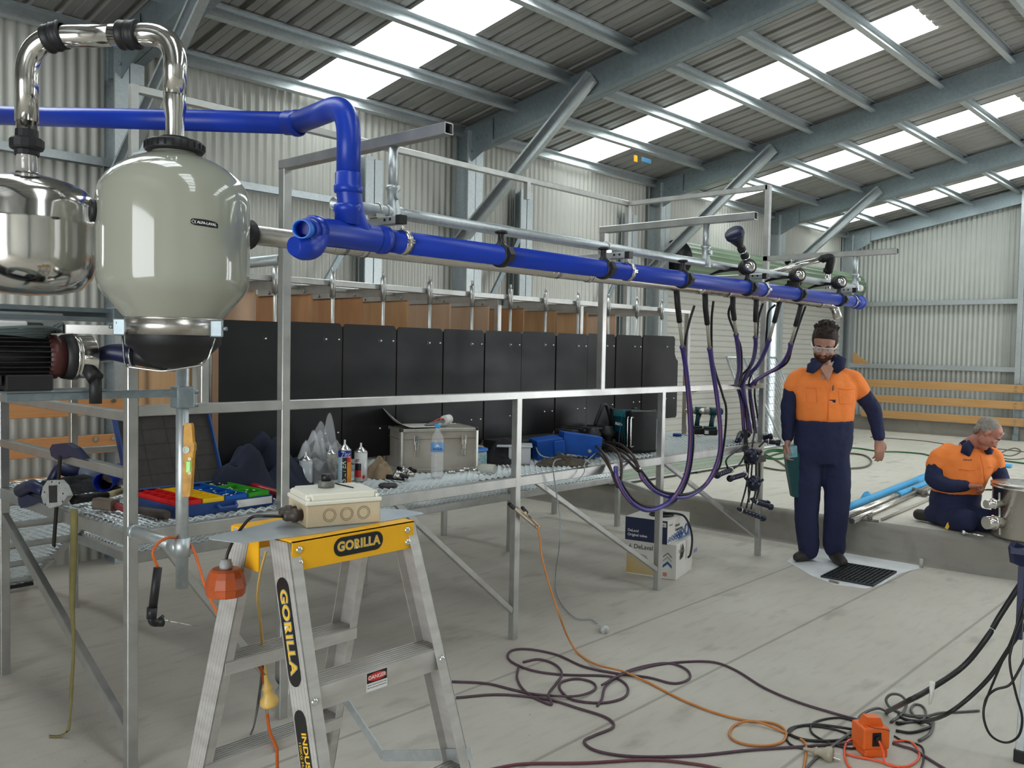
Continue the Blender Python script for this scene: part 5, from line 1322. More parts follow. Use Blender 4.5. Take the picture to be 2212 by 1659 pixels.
m=MB();m.lathe([(0,0),(.035,0),(.036,.018),(.03,.022),(0,.022)],dp(1463,942),n=24);tag(m.build('blue_lid',BB),'small round blue lid lying on the deck mesh left of the drills','lid')
# ---- left end of the deck
X_=LX
tb=thing('bar_clamp','black quick-action bar clamp gripping the end rail, grey octagonal body','clamp',at(118,1180,X=X_-.03))
Yc=at(122,1060,X=X_-.03).y;pc=lambda x,y: at(x,y,X=X_-.035)
m=MB();m.beam(pc(130,985),pc(116,1180),.007,.024,up=(0,1,0));m.build('bar',mat('dark_bar',(.02,.018,.016),.5,.5),tb)
m=MB();m.poly([pc(*q_) for q_ in((110,985),(107,970),(112,960),(140,957),(160,968),(180,992),(165,990),(150,985),(140,990),(122,993))],.028,(1,0,0));m.build('fixed_jaw',NAVYR,tb)
oct_=[(103,1052),(113,1037),(137,1036),(148,1048),(157,1070),(143,1090),(118,1097),(104,1085),(100,1070)]
m=MB();m.poly([pc(*q_)+V((-.02,0,0)) for q_ in oct_],.022,(1,0,0));m.build('body',mat('grey_body',(.42,.43,.41),.45,noise=.25,nscale=40),tb)
m=MB();m.poly([pc(*q_)+V((-.0215,0,0)) for q_ in((117,1048),(135,1047),(135,1084),(118,1085))],.001,(1,0,0));m.build('name_panel',LBLK,tb)
m=MB()
for q_ in ((108,1062),(110,1088),(124,1040),(140,1042),(148,1065),(147,1082)): p=pc(*q_)+V((-.02,0,0));m.cyl(p,p-V((.003,0,0)),.0035,n=8)
m.build('rivets',RUBBER,tb)
m=MB();m.poly([pc(*q_) for q_ in((38,1075),(60,1068),(85,1078),(103,1075),(112,1092),(100,1090),(82,1083),(65,1092),(45,1098),(40,1090))],.03,(1,0,0));m.tube([pc(45,1060),pc(70,1048),pc(98,1062)],[.03,.026,.022],12);m.build('pistol_grip',NAVYR,tb)
lump('black_straps','tangle of black straps at the back corner of the deck','straps',dp(150,1058),.20,.16,.035,BLKC,9,.8,fine=12)
t=thing('grey_cap','grey plastic dust cap with black strap on the deck behind the blue pipe','cap',dp(195,1050));c=dp(195,1050,.06);m=MB();m.lathe([(0,0),(.048,.002),(.05,.01),(.042,.03),(.0,.035)],c,V((-.5,-.8,.3)),n=28);m.build('cap',mat('blue_grey_plastic',(.13,.16,.22),.4),t)
m=MB();m.tube([c+V((0,.05,-.02)),c+V((-.1,.12,.02)),c+V((-.14,.1,-.05))],[.04,.03,.025],12);m.build('strap',NAVYR,t)
a=dp(222,1064,.045);b=dp(262,1038,.045);m=MB();m.pipe([a,a+(b-a).normalized()*.34],.043,.004,28);tag(m.build('blue_pipe_offcut',BLUE),'short offcut of thick blue pipe lying on the deck left of the organiser','pipe')
t=thing('club_hammer','club hammer with dark rubber grip lying across the deck edge','hammer',dp(200,1105));a=dp(155,1096,.03);b=dp(232,1085,.03)
m=MB();m.tube([a,lerp(a,b,.5),b],[.019,.018,.014],14);m.build('grip',RUBBER,t);m=MB();m.tube([b,dp(275,1072,.03)],[.014,.013],12);m.build('handle',mat('ash_handle',(.42,.34,.18),.5),t)
t=thing('lump_hammer','short steel-headed hammer with red handle on the deck edge','hammer',dp(215,1110));c=dp(208,1103,.03);e=dp(225,1105,.03)
m=MB();m.beam(c,c+(e-c).normalized()*.10,.045,.045,bev=.008);m.build('head',mat('rusty_steel',(.20,.16,.13),.5,.5,noise=.3),t);m=MB();m.tube([e+V((.03,0,0)),dp(285,1118,.02)],.014,12);m.build('handle',mat('dull_red_handle',(.20,.03,.03),.5),t)
t=thing('dark_hammer','dark handled tool lying in front of the organiser','tool',dp(330,1125));m=MB();m.tube([dp(296,1112,.02),dp(345,1122,.02),dp(362,1124,.02)],[.014,.02,.017],12);m.build('grip',mat('dark_grip',(.06,.045,.04),.6,noise=.4),t)
# webbing strap hanging to the floor
WEB=mat('dirty_yellow_webbing',(.22,.19,.07),.8,noise=.35,nscale=10)
sp_=[at(160,1100,X=LX-.03),at(159,1200,X=LX-.03),at(156,1300,X=LX-.03),at(159,1400,X=LX-.03),at(154,1490,X=LX-.03),at(152,1545,X=LX-.05),at(146,1578,z=.03),at(128,1590,z=.006),at(106,1590,z=.005)]
S_=spline(sp_,6);m=MB();tw=[.9,.9,.7,.35,.5,.2,.5,.6,.7]
vs=[]
for i,p in enumerate(S_):
    k=i/6;i0=min(int(k),len(tw)-2);w=lerp((tw[i0],0,0),(tw[i0+1],0,0),k-i0).x*.016
    d=rightd if i<len(S_)*.75 else V((.3,.9,0)).normalized()
    vs+=[p-d*w,p+d*w]
m.add(vs,[[2*i,2*i+1,2*i+3,2*i+2] for i in range(len(S_)-1)],True);tag(m.build('webbing_strap',WEB,solid=.002),'dirty yellow webbing strap hanging from the deck end down to the floor','strap')
# crocodile earth clamp on middle leg with orange lead
t=thing('earth_clamp','spring earth clamp gripping the middle front leg, orange lead trailing from it','clamp',at(1135,1120,Y=FY-.04))
pq=lambda x,y,d=.045: at(x,y,Y=FY-d)
m=MB();m.beam(pq(1103,1092),pq(1162,1142),.014,.012);m.beam(pq(1103,1092),pq(1150,1120),.012,.008);m.beam(pq(1130,1103),pq(1165,1138),.012,.008);m.cyl(pq(1135,1108,.03),pq(1135,1108,.06),.008,n=10);m.build('jaws',mat('nickel_brass',(.55,.47,.36),.3,.9),t)
m=MB();m.beam(pq(1100,1088),pq(1110,1098),.02,.016);m.beam(pq(1128,1096),pq(1138,1108),.018,.014);m.build('jaw_pads',RUBBER,t)
# ================================================================ milk hoses, clusters and cartons
PURP=mat('purple_hose',(.045,.03,.22),.35,0,noise=.2,nscale=5);MAUVE=mat('mauve_stripe',(.23,.11,.16),.45);CLR=mat('clear_tube',(.42,.40,.33),.2,.1,alpha=.9)
def pts(lst): return [at(x,y,Y=Y) for x,y,Y in lst]
def hose(label,sleeve,clear,path,black,r=.0140,grp=None):
    t=thing('milk_hose',label,'hose',at(*sleeve[0][:2],Y=sleeve[0][2]),grp)
    m=MB();m.tube(pts(sleeve),[.0165,.0165]+[.0155]*(len(sleeve)-2),16);m.build('rubber_sleeve',RUBBER,t)
    m=MB();m.tube(pts([sleeve[-1],clear]),.0105,12);m.build('clear_tube',CLR,t)
    P=spline(pts(path),7);m=MB();m.tube(P,r,14);m.lathe([(r,0),(r+.003,.003),(r+.003,.016),(r,.018)],P[0],(P[1]-P[0]),n=14);m.build('purple_tube',PURP,t)
    m=MB();off=-rightd*.004-viewd*.0115;m.tube([p+off for p in P],.006,6);m.build('mauve_stripe',MAUVE,t)
    if black:
        m=MB();m.tube(spline(pts(black),7),.0075,10);m.build('pulse_tube',RUBBER,t)
    return t
hose('long purple milk hose looping lowest in front of the platform',[(1461,626,2.62),(1464,660,2.62),(1468,695,2.64)],(1474,748,2.68),
 [(1474,748,2.68),(1482,800,2.74),(1489,880,2.82),(1491,960,2.9),(1480,1030,2.96),(1450,1080,3.0),(1405,1102,3.02),(1370,1090,3.03),(1345,1060,3.04),(1332,1030,3.06),(1330,1010,3.10)],
 [(1500,660,2.66),(1488,700,2.68),(1480,750,2.70),(1488,830,2.78),(1495,900,2.85),(1497,970,2.92),(1484,1040,2.98),(1452,1088,3.02),(1405,1095,3.03),(1372,1082,3.04),(1350,1055,3.05),(1337,1030,3.08)],grp='hoses looping in front of the platform')
hose('second purple milk hose looping in front of the platform, reaching further right',[(1523,630,2.62),(1524,665,2.62),(1528,700,2.64)],(1533,752,2.68),
 [(1533,752,2.68),(1540,800,2.74),(1549,860,2.8),(1556,930,2.86),(1553,985,2.92),(1530,1040,2.97),(1490,1070,3.0),(1450,1073,3.02),(1415,1060,3.04),(1390,1036,3.06),(1383,1020,3.08)],
 [(1541,650,2.66),(1537,700,2.68),(1540,780,2.74),(1560,850,2.8),(1569,890,2.84),(1562,970,2.9),(1548,1020,2.95),(1500,1062,2.99),(1450,1066,3.01),(1415,1052,3.03),(1384,1015,3.07)],grp='hoses looping in front of the platform')
HL=['leftmost','second','third','rightmost']
HS=[([(1583,638,2.62),(1583,665,2.62),(1586,690,2.64)],(1590,722,2.7),[(1590,722,2.7),(1595,760,2.8),(1596,800,2.95),(1590,828,3.12),(1594,838,3.22),(1602,870,3.26),(1607,930,3.28)],[(1580,655,2.66),(1574,680,2.7),(1586,715,2.72),(1600,750,2.8),(1602,800,2.96),(1597,830,3.12),(1603,845,3.24),(1610,900,3.27)]),
([(1634,644,2.62),(1633,670,2.62),(1632,694,2.64)],(1632,728,2.7),[(1632,728,2.7),(1632,750,2.76),(1626,780,2.9),(1612,808,3.05),(1606,832,3.15),(1610,870,3.26),(1616,930,3.28)],[(1648,655,2.66),(1638,690,2.7),(1634,740,2.76),(1620,790,2.95),(1602,815,3.08),(1606,860,3.25),(1614,920,3.28)]),
([(1685,648,2.62),(1679,672,2.62),(1672,697,2.64)],(1662,733,2.7),[(1662,733,2.7),(1652,760,2.8),(1636,790,2.95),(1612,815,3.08),(1604,835,3.15),(1612,880,3.26),(1622,935,3.28)],[(1675,658,2.66),(1660,675,2.7),(1656,720,2.74),(1650,770,2.86),(1622,812,3.06),(1618,850,3.24),(1628,925,3.27)]),
([(1731,653,2.62),(1726,678,2.62),(1718,705,2.64)],(1708,742,2.7),[(1708,742,2.7),(1702,765,2.78),(1685,790,2.9),(1655,808,3.0),(1628,826,3.1),(1620,845,3.22),(1626,890,3.27),(1632,935,3.28)],[(1740,662,2.66),(1730,690,2.7),(1712,745,2.74),(1702,780,2.82),(1680,798,2.92),(1640,818,3.06),(1630,850,3.24),(1640,920,3.27)])]
for i,(a,b,c,d) in enumerate(HS):
    hose('purple milk hose draped over the end of the handrail, %s of the four'%HL[i],a,b,c,d,grp='hoses over the handrail')
NVY=mat('navy_rubber_shell',(.008,.011,.035),.3,0,noise=.4,nscale=30)
def cup(p,d,L_=.15,r=.02):
    """teat cup: ribbed navy liner with black mouthpiece; returns parts"""
    m=MB();pr=[(0,0),(r*1.15,0),(r*1.25,.01),(r*1.2,.025),(r*.9,.03)]
    n=6
    for k in range(n): z=.035+k*(L_-.07)/n;pr+=[(r*.95,z),(r*.78,z+.006),(r*.95,z+.012)]
    pr+=[(r*.7,L_-.03),(r*.55,L_-.02),(r*.5,L_),(0,L_)]
    m.lathe(pr,p,d,n=16);return m
def cluster(label,claw,cups,tubes,grp,cat='cluster',ring=True):
    c=V(claw);t=thing('milking_cluster',label,cat,c,grp)
    m=MB();m.lathe([(0,-.055),(.028,-.05),(.048,-.02),(.052,.0),(.048,.02),(.03,.045),(.012,.06),(0,.062)],c,(0,0,1),n=24)
    for a in (0,1.6,3.1,4.7): m.tube([c+V((.03*math.cos(a),.03*math.sin(a),.01)),c+V((.075*math.cos(a),.075*math.sin(a),.04))],[.014,.009],10)
    m.build('claw',NVY,t)
    for p,q_ in cups:
        p=V(p);d=(V(q_)-p);o=cup(p,d.normalized(),d.length).build('teat_cup',NVY,t)
        if ring: mm=MB();mm.lathe([(.019,-.001),(.023,-.001),(.023,.008),(.019,.008)],V(q_)-d.normalized()*.035,d.normalized(),n=16);mm.build('steel_ring',STEELB,o)
    for k,tt in enumerate(tubes):
        m=MB();m.tube(spline([V(p) for p in tt],6),.0065,9);m.build('short_tube',RUBBER,t)
    return t
q=lambda x,y,Y=3.10:at(x,y,Y=Y)
cluster('navy milking cluster hooked on the deck edge beside the end post',q(1625,985,3.06),[(q(1685,957,3.0),q(1650,953,3.10)),(q(1668,942,3.1),q(1640,948,3.2)),(q(1548,1027,3.06),q(1582,1014,3.10)),(q(1576,1034,3.06),q(1612,1024,3.10))],
 [[q(1617,965),q(1600,1000),q(1585,1012)],[q(1612,960),q(1571,990),q(1572,1012)],[q(1640,965),q(1650,955)],[q(1630,930,3.2),q(1625,965,3.12)]],'clusters hanging at the platform end')
cluster('navy milking cluster hanging lowest below the deck beside the end post',q(1628,1045,3.05),[(q(1650,1120,3.04),q(1594,1099,3.08)),(q(1668,1096,3.0),q(1625,1082,3.10)),(q(1660,1088,3.1),q(1622,1078,3.16))],
 [[q(1618,1000),q(1612,1050),q(1600,1095)],[q(1625,1000),q(1620,1060),q(1612,1098)],[q(1633,1000),q(1632,1060),q(1622,1100)],[q(1640,1000),q(1640,1050),q(1632,1085)],[q(1612,1000,3.1),q(1616,1040),q(1618,1085,3.1)]],'clusters hanging at the platform end')
t=thing('cluster_bracket','black plastic cluster hook strapped round the platform end post','bracket',q(1640,990))
m=MB();m.beam(q(1612,995,3.10),q(1652,990,3.13),.02,.05);m.beam(q(1610,930,3.2),q(1612,1000,3.10),.03,.02);m.build('hook',BLACKP,t)
m=MB();m.ell(q(1608,938,3.28),(.05,.05,.035),16,10);m.tube([q(1600,940,3.3),q(1592,958,3.22)],[.03,.02],12);m.build('claw_cap',NVY,t)
# black pulsator pair on deck with brown hoses out over the edge
d3=lambda x,y:dp(x,y)
BRH=mat('brown_rubber_hose',(.045,.028,.022),.4,0,noise=.3)
cl=thing('resting_cluster','pair of black claws standing on the deck with arched handle beside the radio','cluster',d3(1305,985))
c=V((4.55,3.5,TZ))
m=MB()
for px in (1282,1312):
    b=at(px,965,Y=3.5);b.z=TZ
    m.lathe([(0,0),(.035,0),(.045,.02),(.045,.10),(.052,.105),(.052,.13),(.04,.14),(.03,.17),(0,.175)],b,n=20)
    for a in range(4): m.ell(b+V((.05*math.cos(a*1.6),.05*math.sin(a*1.6),.06)),(.018,.018,.03),10,6)
m.build('claws',RUBBER,cl)
m=MB();m.tube(fillet([at(1285,918,Y=3.5),at(1302,874,Y=3.5),at(1310,874,Y=3.5),at(1322,918,Y=3.5)],.02),.012,10);m.build('arched_handle',RUBBER,cl)
for i,L_ in enumerate(([(1270,955,3.4),(1290,965,3.3),(1310,990,3.16),(1325,1030,3.10),(1333,1052,3.06)],[(1275,975,3.4),(1300,985,3.2),(1322,1020,3.12),(1333,1045,3.07)],
   [(1290,955,3.45),(1320,965,3.3),(1340,990,3.12),(1342,1030,3.06),(1336,1055,3.06)],[(1310,960,3.45),(1345,975,3.25),(1372,1000,3.1),(1381,1020,3.08)],[(1305,955,3.5),(1340,960,3.3),(1368,985,3.12),(1380,1010,3.08)],[(1315,968,3.4),(1350,990,3.2),(1378,1018,3.08)])):
    m=MB();m.tube(spline(pts(L_),6),.0085,10);m.build('brown_hose',BRH,cl)
m=MB();m.cyl(q(1333,1032,3.08),q(1335,1050,3.07),.016,n=14);m.cyl(q(1378,1008,3.09),q(1384,1022,3.08),.014,n=14);m.build('steel_joiner',STEEL,cl)
# ---- cartons of tubes on the floor
CARD=mat('white_card',(.70,.68,.63),.6,noise=.05);CNV=mat('carton_navy',(.012,.02,.065),.5);CYL=mat('carton_gold',(.50,.31,.05),.55,0,color2=(.45,.42,.30),nscale=3);CGR=mat('carton_grey',(.40,.38,.36),.6)
aL=at(1352,1238,z=0);aC=at(1460,1254,z=0);aR=at(1505,1232,z=0)
ex=(aC-aL);ey=(aR-aC);wx=ex.length;wy=ey.length
Mc=basis(aL,ex,ey);h1=.245
t=thing('lower_carton','white and gold cardboard carton lettered DeLaval standing on the floor','carton',(aL+aR)/2)
# local: x along left face L->C , y away to the right face, z up
m=MB();m.rbox((0,0,0),(wx,wy,h1),.004,Mc);m.build('carton',CARD,t)
Fl=basis(aL,ex,V((0,0,1)));   # left face frame x along, y up, z outward?
Fr=basis(aC,ey,V((0,0,1)))
def outw(Mx,c): # ensure z points to camera
    z=Mx.to_3x3()@V((0,0,1)); return z if z.dot(CAM-c)>0 else -z
INK=mat('dark_ink',(.04,.04,.05),.6)
zl=outw(Fl,aL);zr_=outw(Fr,aC)
def facepoly(Mx,zz,p,mt,name,par,e=.0008):
    m=MB();m.poly([Mx@V((a,b,0))+zz*.0003 for a,b in p],e,zz);return m.build(name,mt,par)
facepoly(Fl,zl,[(0.003,.01),(wx*.62,.01),(wx*.60,.05),(wx*.50,.09),(wx*.35,.125),(.003,.14)],CYL,'gold_print',t)
facepoly(Fl,zl,[(.003,.141),(wx*.30,.128),(wx*.44,.12),(wx*.40,.145),(.003,.165)],CGR,'grey_print',t)
for k,(hh_,th_,mt) in enumerate(((.185,.006,INK),(.155,.004,INK),(.125,.020,mat('chevron_blue',(.02,.10,.25),.5)))):
    x0=wx*.83;facepoly(Fl,zl,[(x0-.035,hh_-.03),(x0,hh_),(x0+.03,hh_-.028),(x0+.03,hh_-.028-th_),(x0,hh_-th_),(x0-.035,hh_-.03-th_)],mt,'chevron',t)
facepoly(Fl,zl,[(wx*.74,.018),(wx*.82,.018),(wx*.82,.045),(wx*.74,.045)],mat('pink_mark',(.5,.2,.16),.6),'stamp_mark',t)
def facetext(s,size,Mx,zz,x,y,mt,par,align='LEFT'):
    X=Mx.to_3x3()@V((1,0,0));c=Mx@V((x,y,0))+zz*.0012;return text(s,size,basis(c,X,V((0,0,1))) if X.cross(V((0,0,1))).dot(zz)>0 else basis(c,-X,V((0,0,1))),mt,'lettering',par,align=align,off=size*.01)
facetext('DeLaval',.044,Fl,zl,.055,h1-.045,INK,t)
facepoly(Fl,zl,[(.018,h1-.05),(.030,h1-.027),(.035,h1-.036),(.026,h1-.040),(.044,h1-.052)],INK,'maker_mark',t)
facepoly(Fr,zr_,[(.06,h1-.115),(.105,h1-.10),(.125,h1-.06),(.11,h1-.02),(.095,h1-.0),(.085,h1-.06)],BLACKP,'hand_hole',t)
facetext('DeLaval',.030,Fr,zr_,.035,h1-.052,mat('faded_ink',(.25,.24,.20),.6),t)
facepoly(Fr,zr_,[(wy-.07,h1-.08),(wy-.004,h1-.075),(wy-.004,h1-.105),(wy-.07,h1-.105)],mat('mauve_print',(.25,.20,.36),.6),'mauve_panel',t)
m=MB()
for k in range(6):
    c=Fr@V((wy+.02,.11,0))+zr_*.0008;m.tube([c+(Fr.to_3x3()@V((1,0,0)))*(-(.05+.018*k)*math.cos(a))+V((0,0,-(.04+.018*k)*math.sin(a))) for a in [PI*.12+ .8*i/8 for i in range(9)]],.0008,4)
m.build('contour_lines',CGR,t)
# upper carton, turned a little
uL=at(1366,1112,pl=(viewd,aL));z1=h1+.001
bC=Mc@V((wx*.82,-.035,z1));
Mu=Mc@Matrix.Translation((-.005,-.02,z1))@Matrix.Rotation(-.05,4,'Z');ux,uy,uh=wx*.86,wy*1.20,.165
t=thing('upper_carton','navy and white DeLaval Original tubes carton stacked on top, coil poking out of its lid','carton',Mu.translation)
m=MB();m.rbox((0,0,0),(ux,uy,uh),.003,Mu);m.build('carton',CARD,t)
o0=Mu@V((0,0,0));oC=Mu@V((ux,0,0));Fl=basis(o0,oC-o0,V((0,0,1)));Fr=basis(oC,Mu@V((ux,uy,0))-oC,V((0,0,1)));zl=outw(Fl,o0);zr_=outw(Fr,oC)
facepoly(Fl,zl,[(.001,.001),(ux-.001,.001),(ux-.001,uh-.002),(.001,uh-.002)],CNV,'navy_side',t,.001)
for i,s in enumerate(('DeLaval','Original tubes')): facetext(s,.026,Fl,zl*1.6,.02,.070-.030*i,WHITEINK,t);facetext(s,.026,Fr,zr_,.14,uh-.055-.030*i,INK,t)
facepoly(Fl,zl*2,[(ux*.74,uh-.045),(ux*.97,uh-.045),(ux*.97,uh-.015),(ux*.74,uh-.015)],CARD,'sticker',t,.0012)
facetext('DeLaval',.016,Fl,zl*3,ux*.76,uh-.031,INK,t);facetext('DeLaval',.018,Fr,zr_,.03,uh-.035,mat('faded_ink',(.25,.24,.20),.6),t)
# printed rings along the bottom of the white side
RB=mat('print_blue',(.05,.11,.30),.5);m=MB();X=Fr.to_3x3()@V((1,0,0))
for k in range(13):
    x=.02+k*.0235;rr=.010+.0012*k;y=.022+.0012*k+(.012 if k%2 else 0)
    if k==12: x,y,rr=uy-.065,.052,.036
    c=Fr@V((x,y,0))+zr_*.0009;m.tube([c+X*rr*math.cos(a)+V((0,0,1))*rr*math.sin(a) for a in [2*PI*i/20 for i in range(20)]],rr*.22,5,closed=True)
m.build('ring_print',RB,t)
facepoly(Fr,zr_,[(uy*.45,.001),(uy-.001,.001),(uy-.001,.028),(uy*.8,.012),(uy*.6,.02)],mat('print_mid_blue',(.14,.24,.45),.5),'wave_print',t)
hc=Mu@V((ux*.62,uy*.42,uh));m=MB();m.lathe([(0,.002),(.085,.002),(.087,.004),(0,.005)],hc-V((0,0,.002)),n=32)
m.build('round_opening',BLACKP,t)
m=MB()
for k in range(3): m.tube([hc+V(((.082-.012*k)*math.cos(a),(.082-.012*k)*math.sin(a),.006+.003*math.sin(a*2))) for a in [2*PI*i/28 for i in range(28)]],.006,8,closed=True)
e_=Mu@V((ux+.02,uy*.52,uh-.04))
m.tube(spline([hc+V((-.02,.08,.008)),at(1465,1110,pl=(viewd,hc)),at(1485,1125,pl=(viewd,hc-viewd*.08)),at(1495,1160,pl=(viewd,oC-viewd*.0+V((.16,.1,0)))),at(1492,1195,pl=(viewd,oC+V((.16,.1,0)))),at(1486,1205,pl=(viewd,oC+V((.16,.1,0))))],7),.0075,10)
tag(m.build('black_tube_coil',RUBBER),'black rubber tube coiled in the upper carton with its end hanging down the front','tube')
# ================================================================ floor cords, power block, drain, slab clutter
ff=lambda x,y,z=.007: at(x,y,z=z)
PCORD=mat('purple_braid_cord',(.095,.055,.075),.65,0,noise=.25,nscale=60)
def cord(name,label,px,r,mt,z=.007,n=6,grp=None,bumps=()):
    P=[]
    for i,p in enumerate(px):
        zz=z if len(p)==2 else p[2]
        P.append(at(p[0],p[1],z=zz+r-.006 if zz<.02 else zz))
    m=MB();m.tube(spline(P,n),r,8);o=m.build(name,mt);tag(o,label,'cord',grp);return o
cord('purple_cord','purple braided cord lying in wide loops on the floor, running to the orange power block',
 [(976,1472),(1050,1476),(1110,1490),(1160,1500),(1240,1504,.016),(1284,1490),(1280,1474),(1245,1466),(1212,1474),(1212,1492),(1240,1512),(1300,1518),(1345,1508),(1357,1490),(1345,1472),(1310,1460),(1215,1457),(1150,1448),(1106,1430),(1097,1414),(1112,1403),(1150,1403),(1205,1415),(1262,1440),(1335,1455),(1400,1463),(1455,1476),(1489,1466),(1484,1447),(1450,1433),(1405,1436),(1350,1452),(1310,1480),(1300,1510),(1290,1525)],.0058,PCORD,grp='floor cords')
cord('purple_cord','purple braided cord snaking along the floor to the tangle, lower run',
 [(985,1507),(1080,1500),(1180,1510),(1250,1530),(1310,1550),(1325,1570),(1285,1588),(1262,1602),(1290,1622),(1370,1634),(1500,1632),(1620,1620),(1740,1612),(1840,1605),(1870,1602)],.0058,PCORD,grp='floor cords')
cord('purple_cord','purple braided cord curving past the platform leg towards the tangle, upper run',
 [(1120,1440),(1118,1468),(1140,1498),(1190,1522),(1185,1500,.018),(1200,1478),(1214,1456,.018),(1200,1436),(1165,1424),(1130,1430)],.0058,PCORD,grp='floor cords')
cord('purple_cord','purple braided cord, long straight run from the loops to the power block',
 [(1300,1480,.018),(1340,1458,.018),(1400,1440),(1470,1430),(1540,1430),(1590,1448),(1650,1485),(1720,1515),(1800,1540),(1858,1556)],.0058,PCORD,grp='floor cords')
cord('purple_cord','purple braided cord along the bottom edge of the photo',[(1050,1664),(1130,1650),(1260,1648),(1400,1641),(1500,1650),(1560,1662)],.0058,mat('dark_red_cord',(.13,.04,.05),.6),grp='floor cords')
OCR=mat('orange_welding_lead',(.58,.22,.05),.5,noise=.25,nscale=10)
e0=[at(1162,1135,Y=FY-.06),at(1166,1165,Y=FY-.10),at(1170,1200,Y=FY-.14),at(1184,1255,Y=FY-.2),at(1205,1320,z=.25),at(1226,1375,z=.08)]
P=spline(e0+[ff(*p) for p in((1250,1412),(1290,1436,.018),(1345,1450,.018),(1400,1474),(1470,1510),(1540,1538),(1610,1556),(1670,1562),(1697,1580),(1690,1602),(1650,1611),(1600,1605),(1576,1588),(1588,1566),(1630,1558,.018),(1690,1580),(1735,1600),(1741,1625),(1735,1668))],6)
m=MB();m.tube(P,.0052,8);tag(m.build('orange_lead',OCR),'long orange welding lead running from the earth clamp across the floor','cord')
# power block
b=at(1893,1637,z=0);Mb=TR((b.x,b.y,0),YAW-PI/2+.12)
OP=mat('orange_power_block',(.80,.14,.02),.4,noise=.12,nscale=12)
t=thing('power_block','orange portable power block with carry handle sitting in a tangle of cords','power block',b)
m=MB();w=.055
m.rbox((-w,0,.03),(w,.10,.115),.008,Mb);m.rbox((-w*.85,.0,.0),(w*.85,.10,.032),.004,Mb)
sec=[(-w*.8,.112),(w*.8,.112),(w*.55,.145),(-w*.45,.148)]
m.poly([Mb@V((a,.03,b_)) for a,b_ in sec],.04,Mb.to_3x3()@V((0,1,0)));m.build('housing',OP,t)
m=MB();m.rbox((-w*.35,-.002,.045),(w*.32,.002,.10),.002,Mb);m.cyl(Mb@V((0,-.002,.075)),Mb@V((0,-.014,.075)),.011,n=14);m.build('outlet',BLACKP,t)
m=MB();m.tube([Mb@V((-w*.7,-.0005,.128)),Mb@V((-w*.2,-.0005,.118)),Mb@V((w*.5,-.0005,.113)),Mb@V((w*.95,-.0005,.105))],.0012,5);m.build('pen_line',BLACKP,t)
RO=mat('bright_orange_cord',(.80,.10,.03),.4)
m=MB();m.tube(spline([Mb@V((0,-.014,.075)),Mb@V((.01,-.03,.04)),ff(1915,1650),ff(1960,1655),ff(1986,1635),ff(1975,1608),ff(1955,1600),ff(1930,1602)],6),.0045,8)
m.tube(spline([ff(1856,1595),ff(1832,1600),ff(1824,1622),ff(1830,1650),ff(1845,1665)],6),.0045,8);m.tube(spline([ff(1826,1628),ff(1850,1634),ff(1890,1642),ff(1945,1658)],5),.0045,8)
tag(m.build('orange_cord',RO),'bright orange cord looping round the foot of the power block','cord')
BK=mat('black_cord',(.012,.012,.012),.45);GK=mat('grey_cord',(.085,.08,.075),.5)
# tangle
TG=[('black cord in the tangle left of the power block, widest loop',[(1858,1590),(1800,1600),(1740,1598),(1705,1585),(1712,1572),(1760,1565),(1820,1572,.018),(1856,1578)],BK,.006),
('grey cord in the tangle curving down to the bottom edge',[(1920,1540),(1895,1530,.02),(1860,1545,.02),(1845,1575,.02),(1800,1610),(1760,1640),(1738,1665)],GK,.006),
('grey cord loop standing behind the power block',[(1925,1560),(1950,1540),(1958,1518,.03),(1945,1502,.05),(1925,1500,.05),(1914,1512,.03),(1925,1530),(1960,1545),(2000,1548),(2016,1560),(2008,1585),(1985,1600)],GK,.0062),
('thin black cord loops in the tangle',[(1856,1560),(1810,1550),(1760,1560),(1752,1580),(1780,1600),(1830,1616),(1858,1612),(1850,1595),(1800,1575),(1730,1568),(1700,1590),(1715,1612),(1775,1622)],BK,.0045),
('dark cord right of the power block, small ring',[(1935,1562),(1990,1556),(2000,1540),(1992,1525),(1975,1522),(1968,1535),(1985,1550),(2030,1540),(2070,1538),(2115,1535)],GK,.0052),
('black cord passing behind the power block',[(1935,1578),(1970,1582),(2010,1570),(2000,1560,.016),(1960,1555),(1940,1545)],BK,.006),
('purple tail leaving the power block to the lower right',[(1928,1605),(1950,1612),(1975,1620),(2020,1648),(2050,1666)],PCORD,.0055),
('black cord hanging off the right of the power block',[(1932,1590),(1950,1600),(1990,1612),(1995,1640),(1988,1666)],BK,.004)]
for l,p,mt,r in TG: cord('tangled_cord',l,p,r,mt,grp='cords tangled round the power block')
m_=at(1800,1632,z=.02);t_=ausplug('cord_connector','clear cord connector lying left of the power block',m_,(at(1770,1625,z=.02)-m_),mat('cloudy_plastic',(.36,.32,.24),.25),1.5)
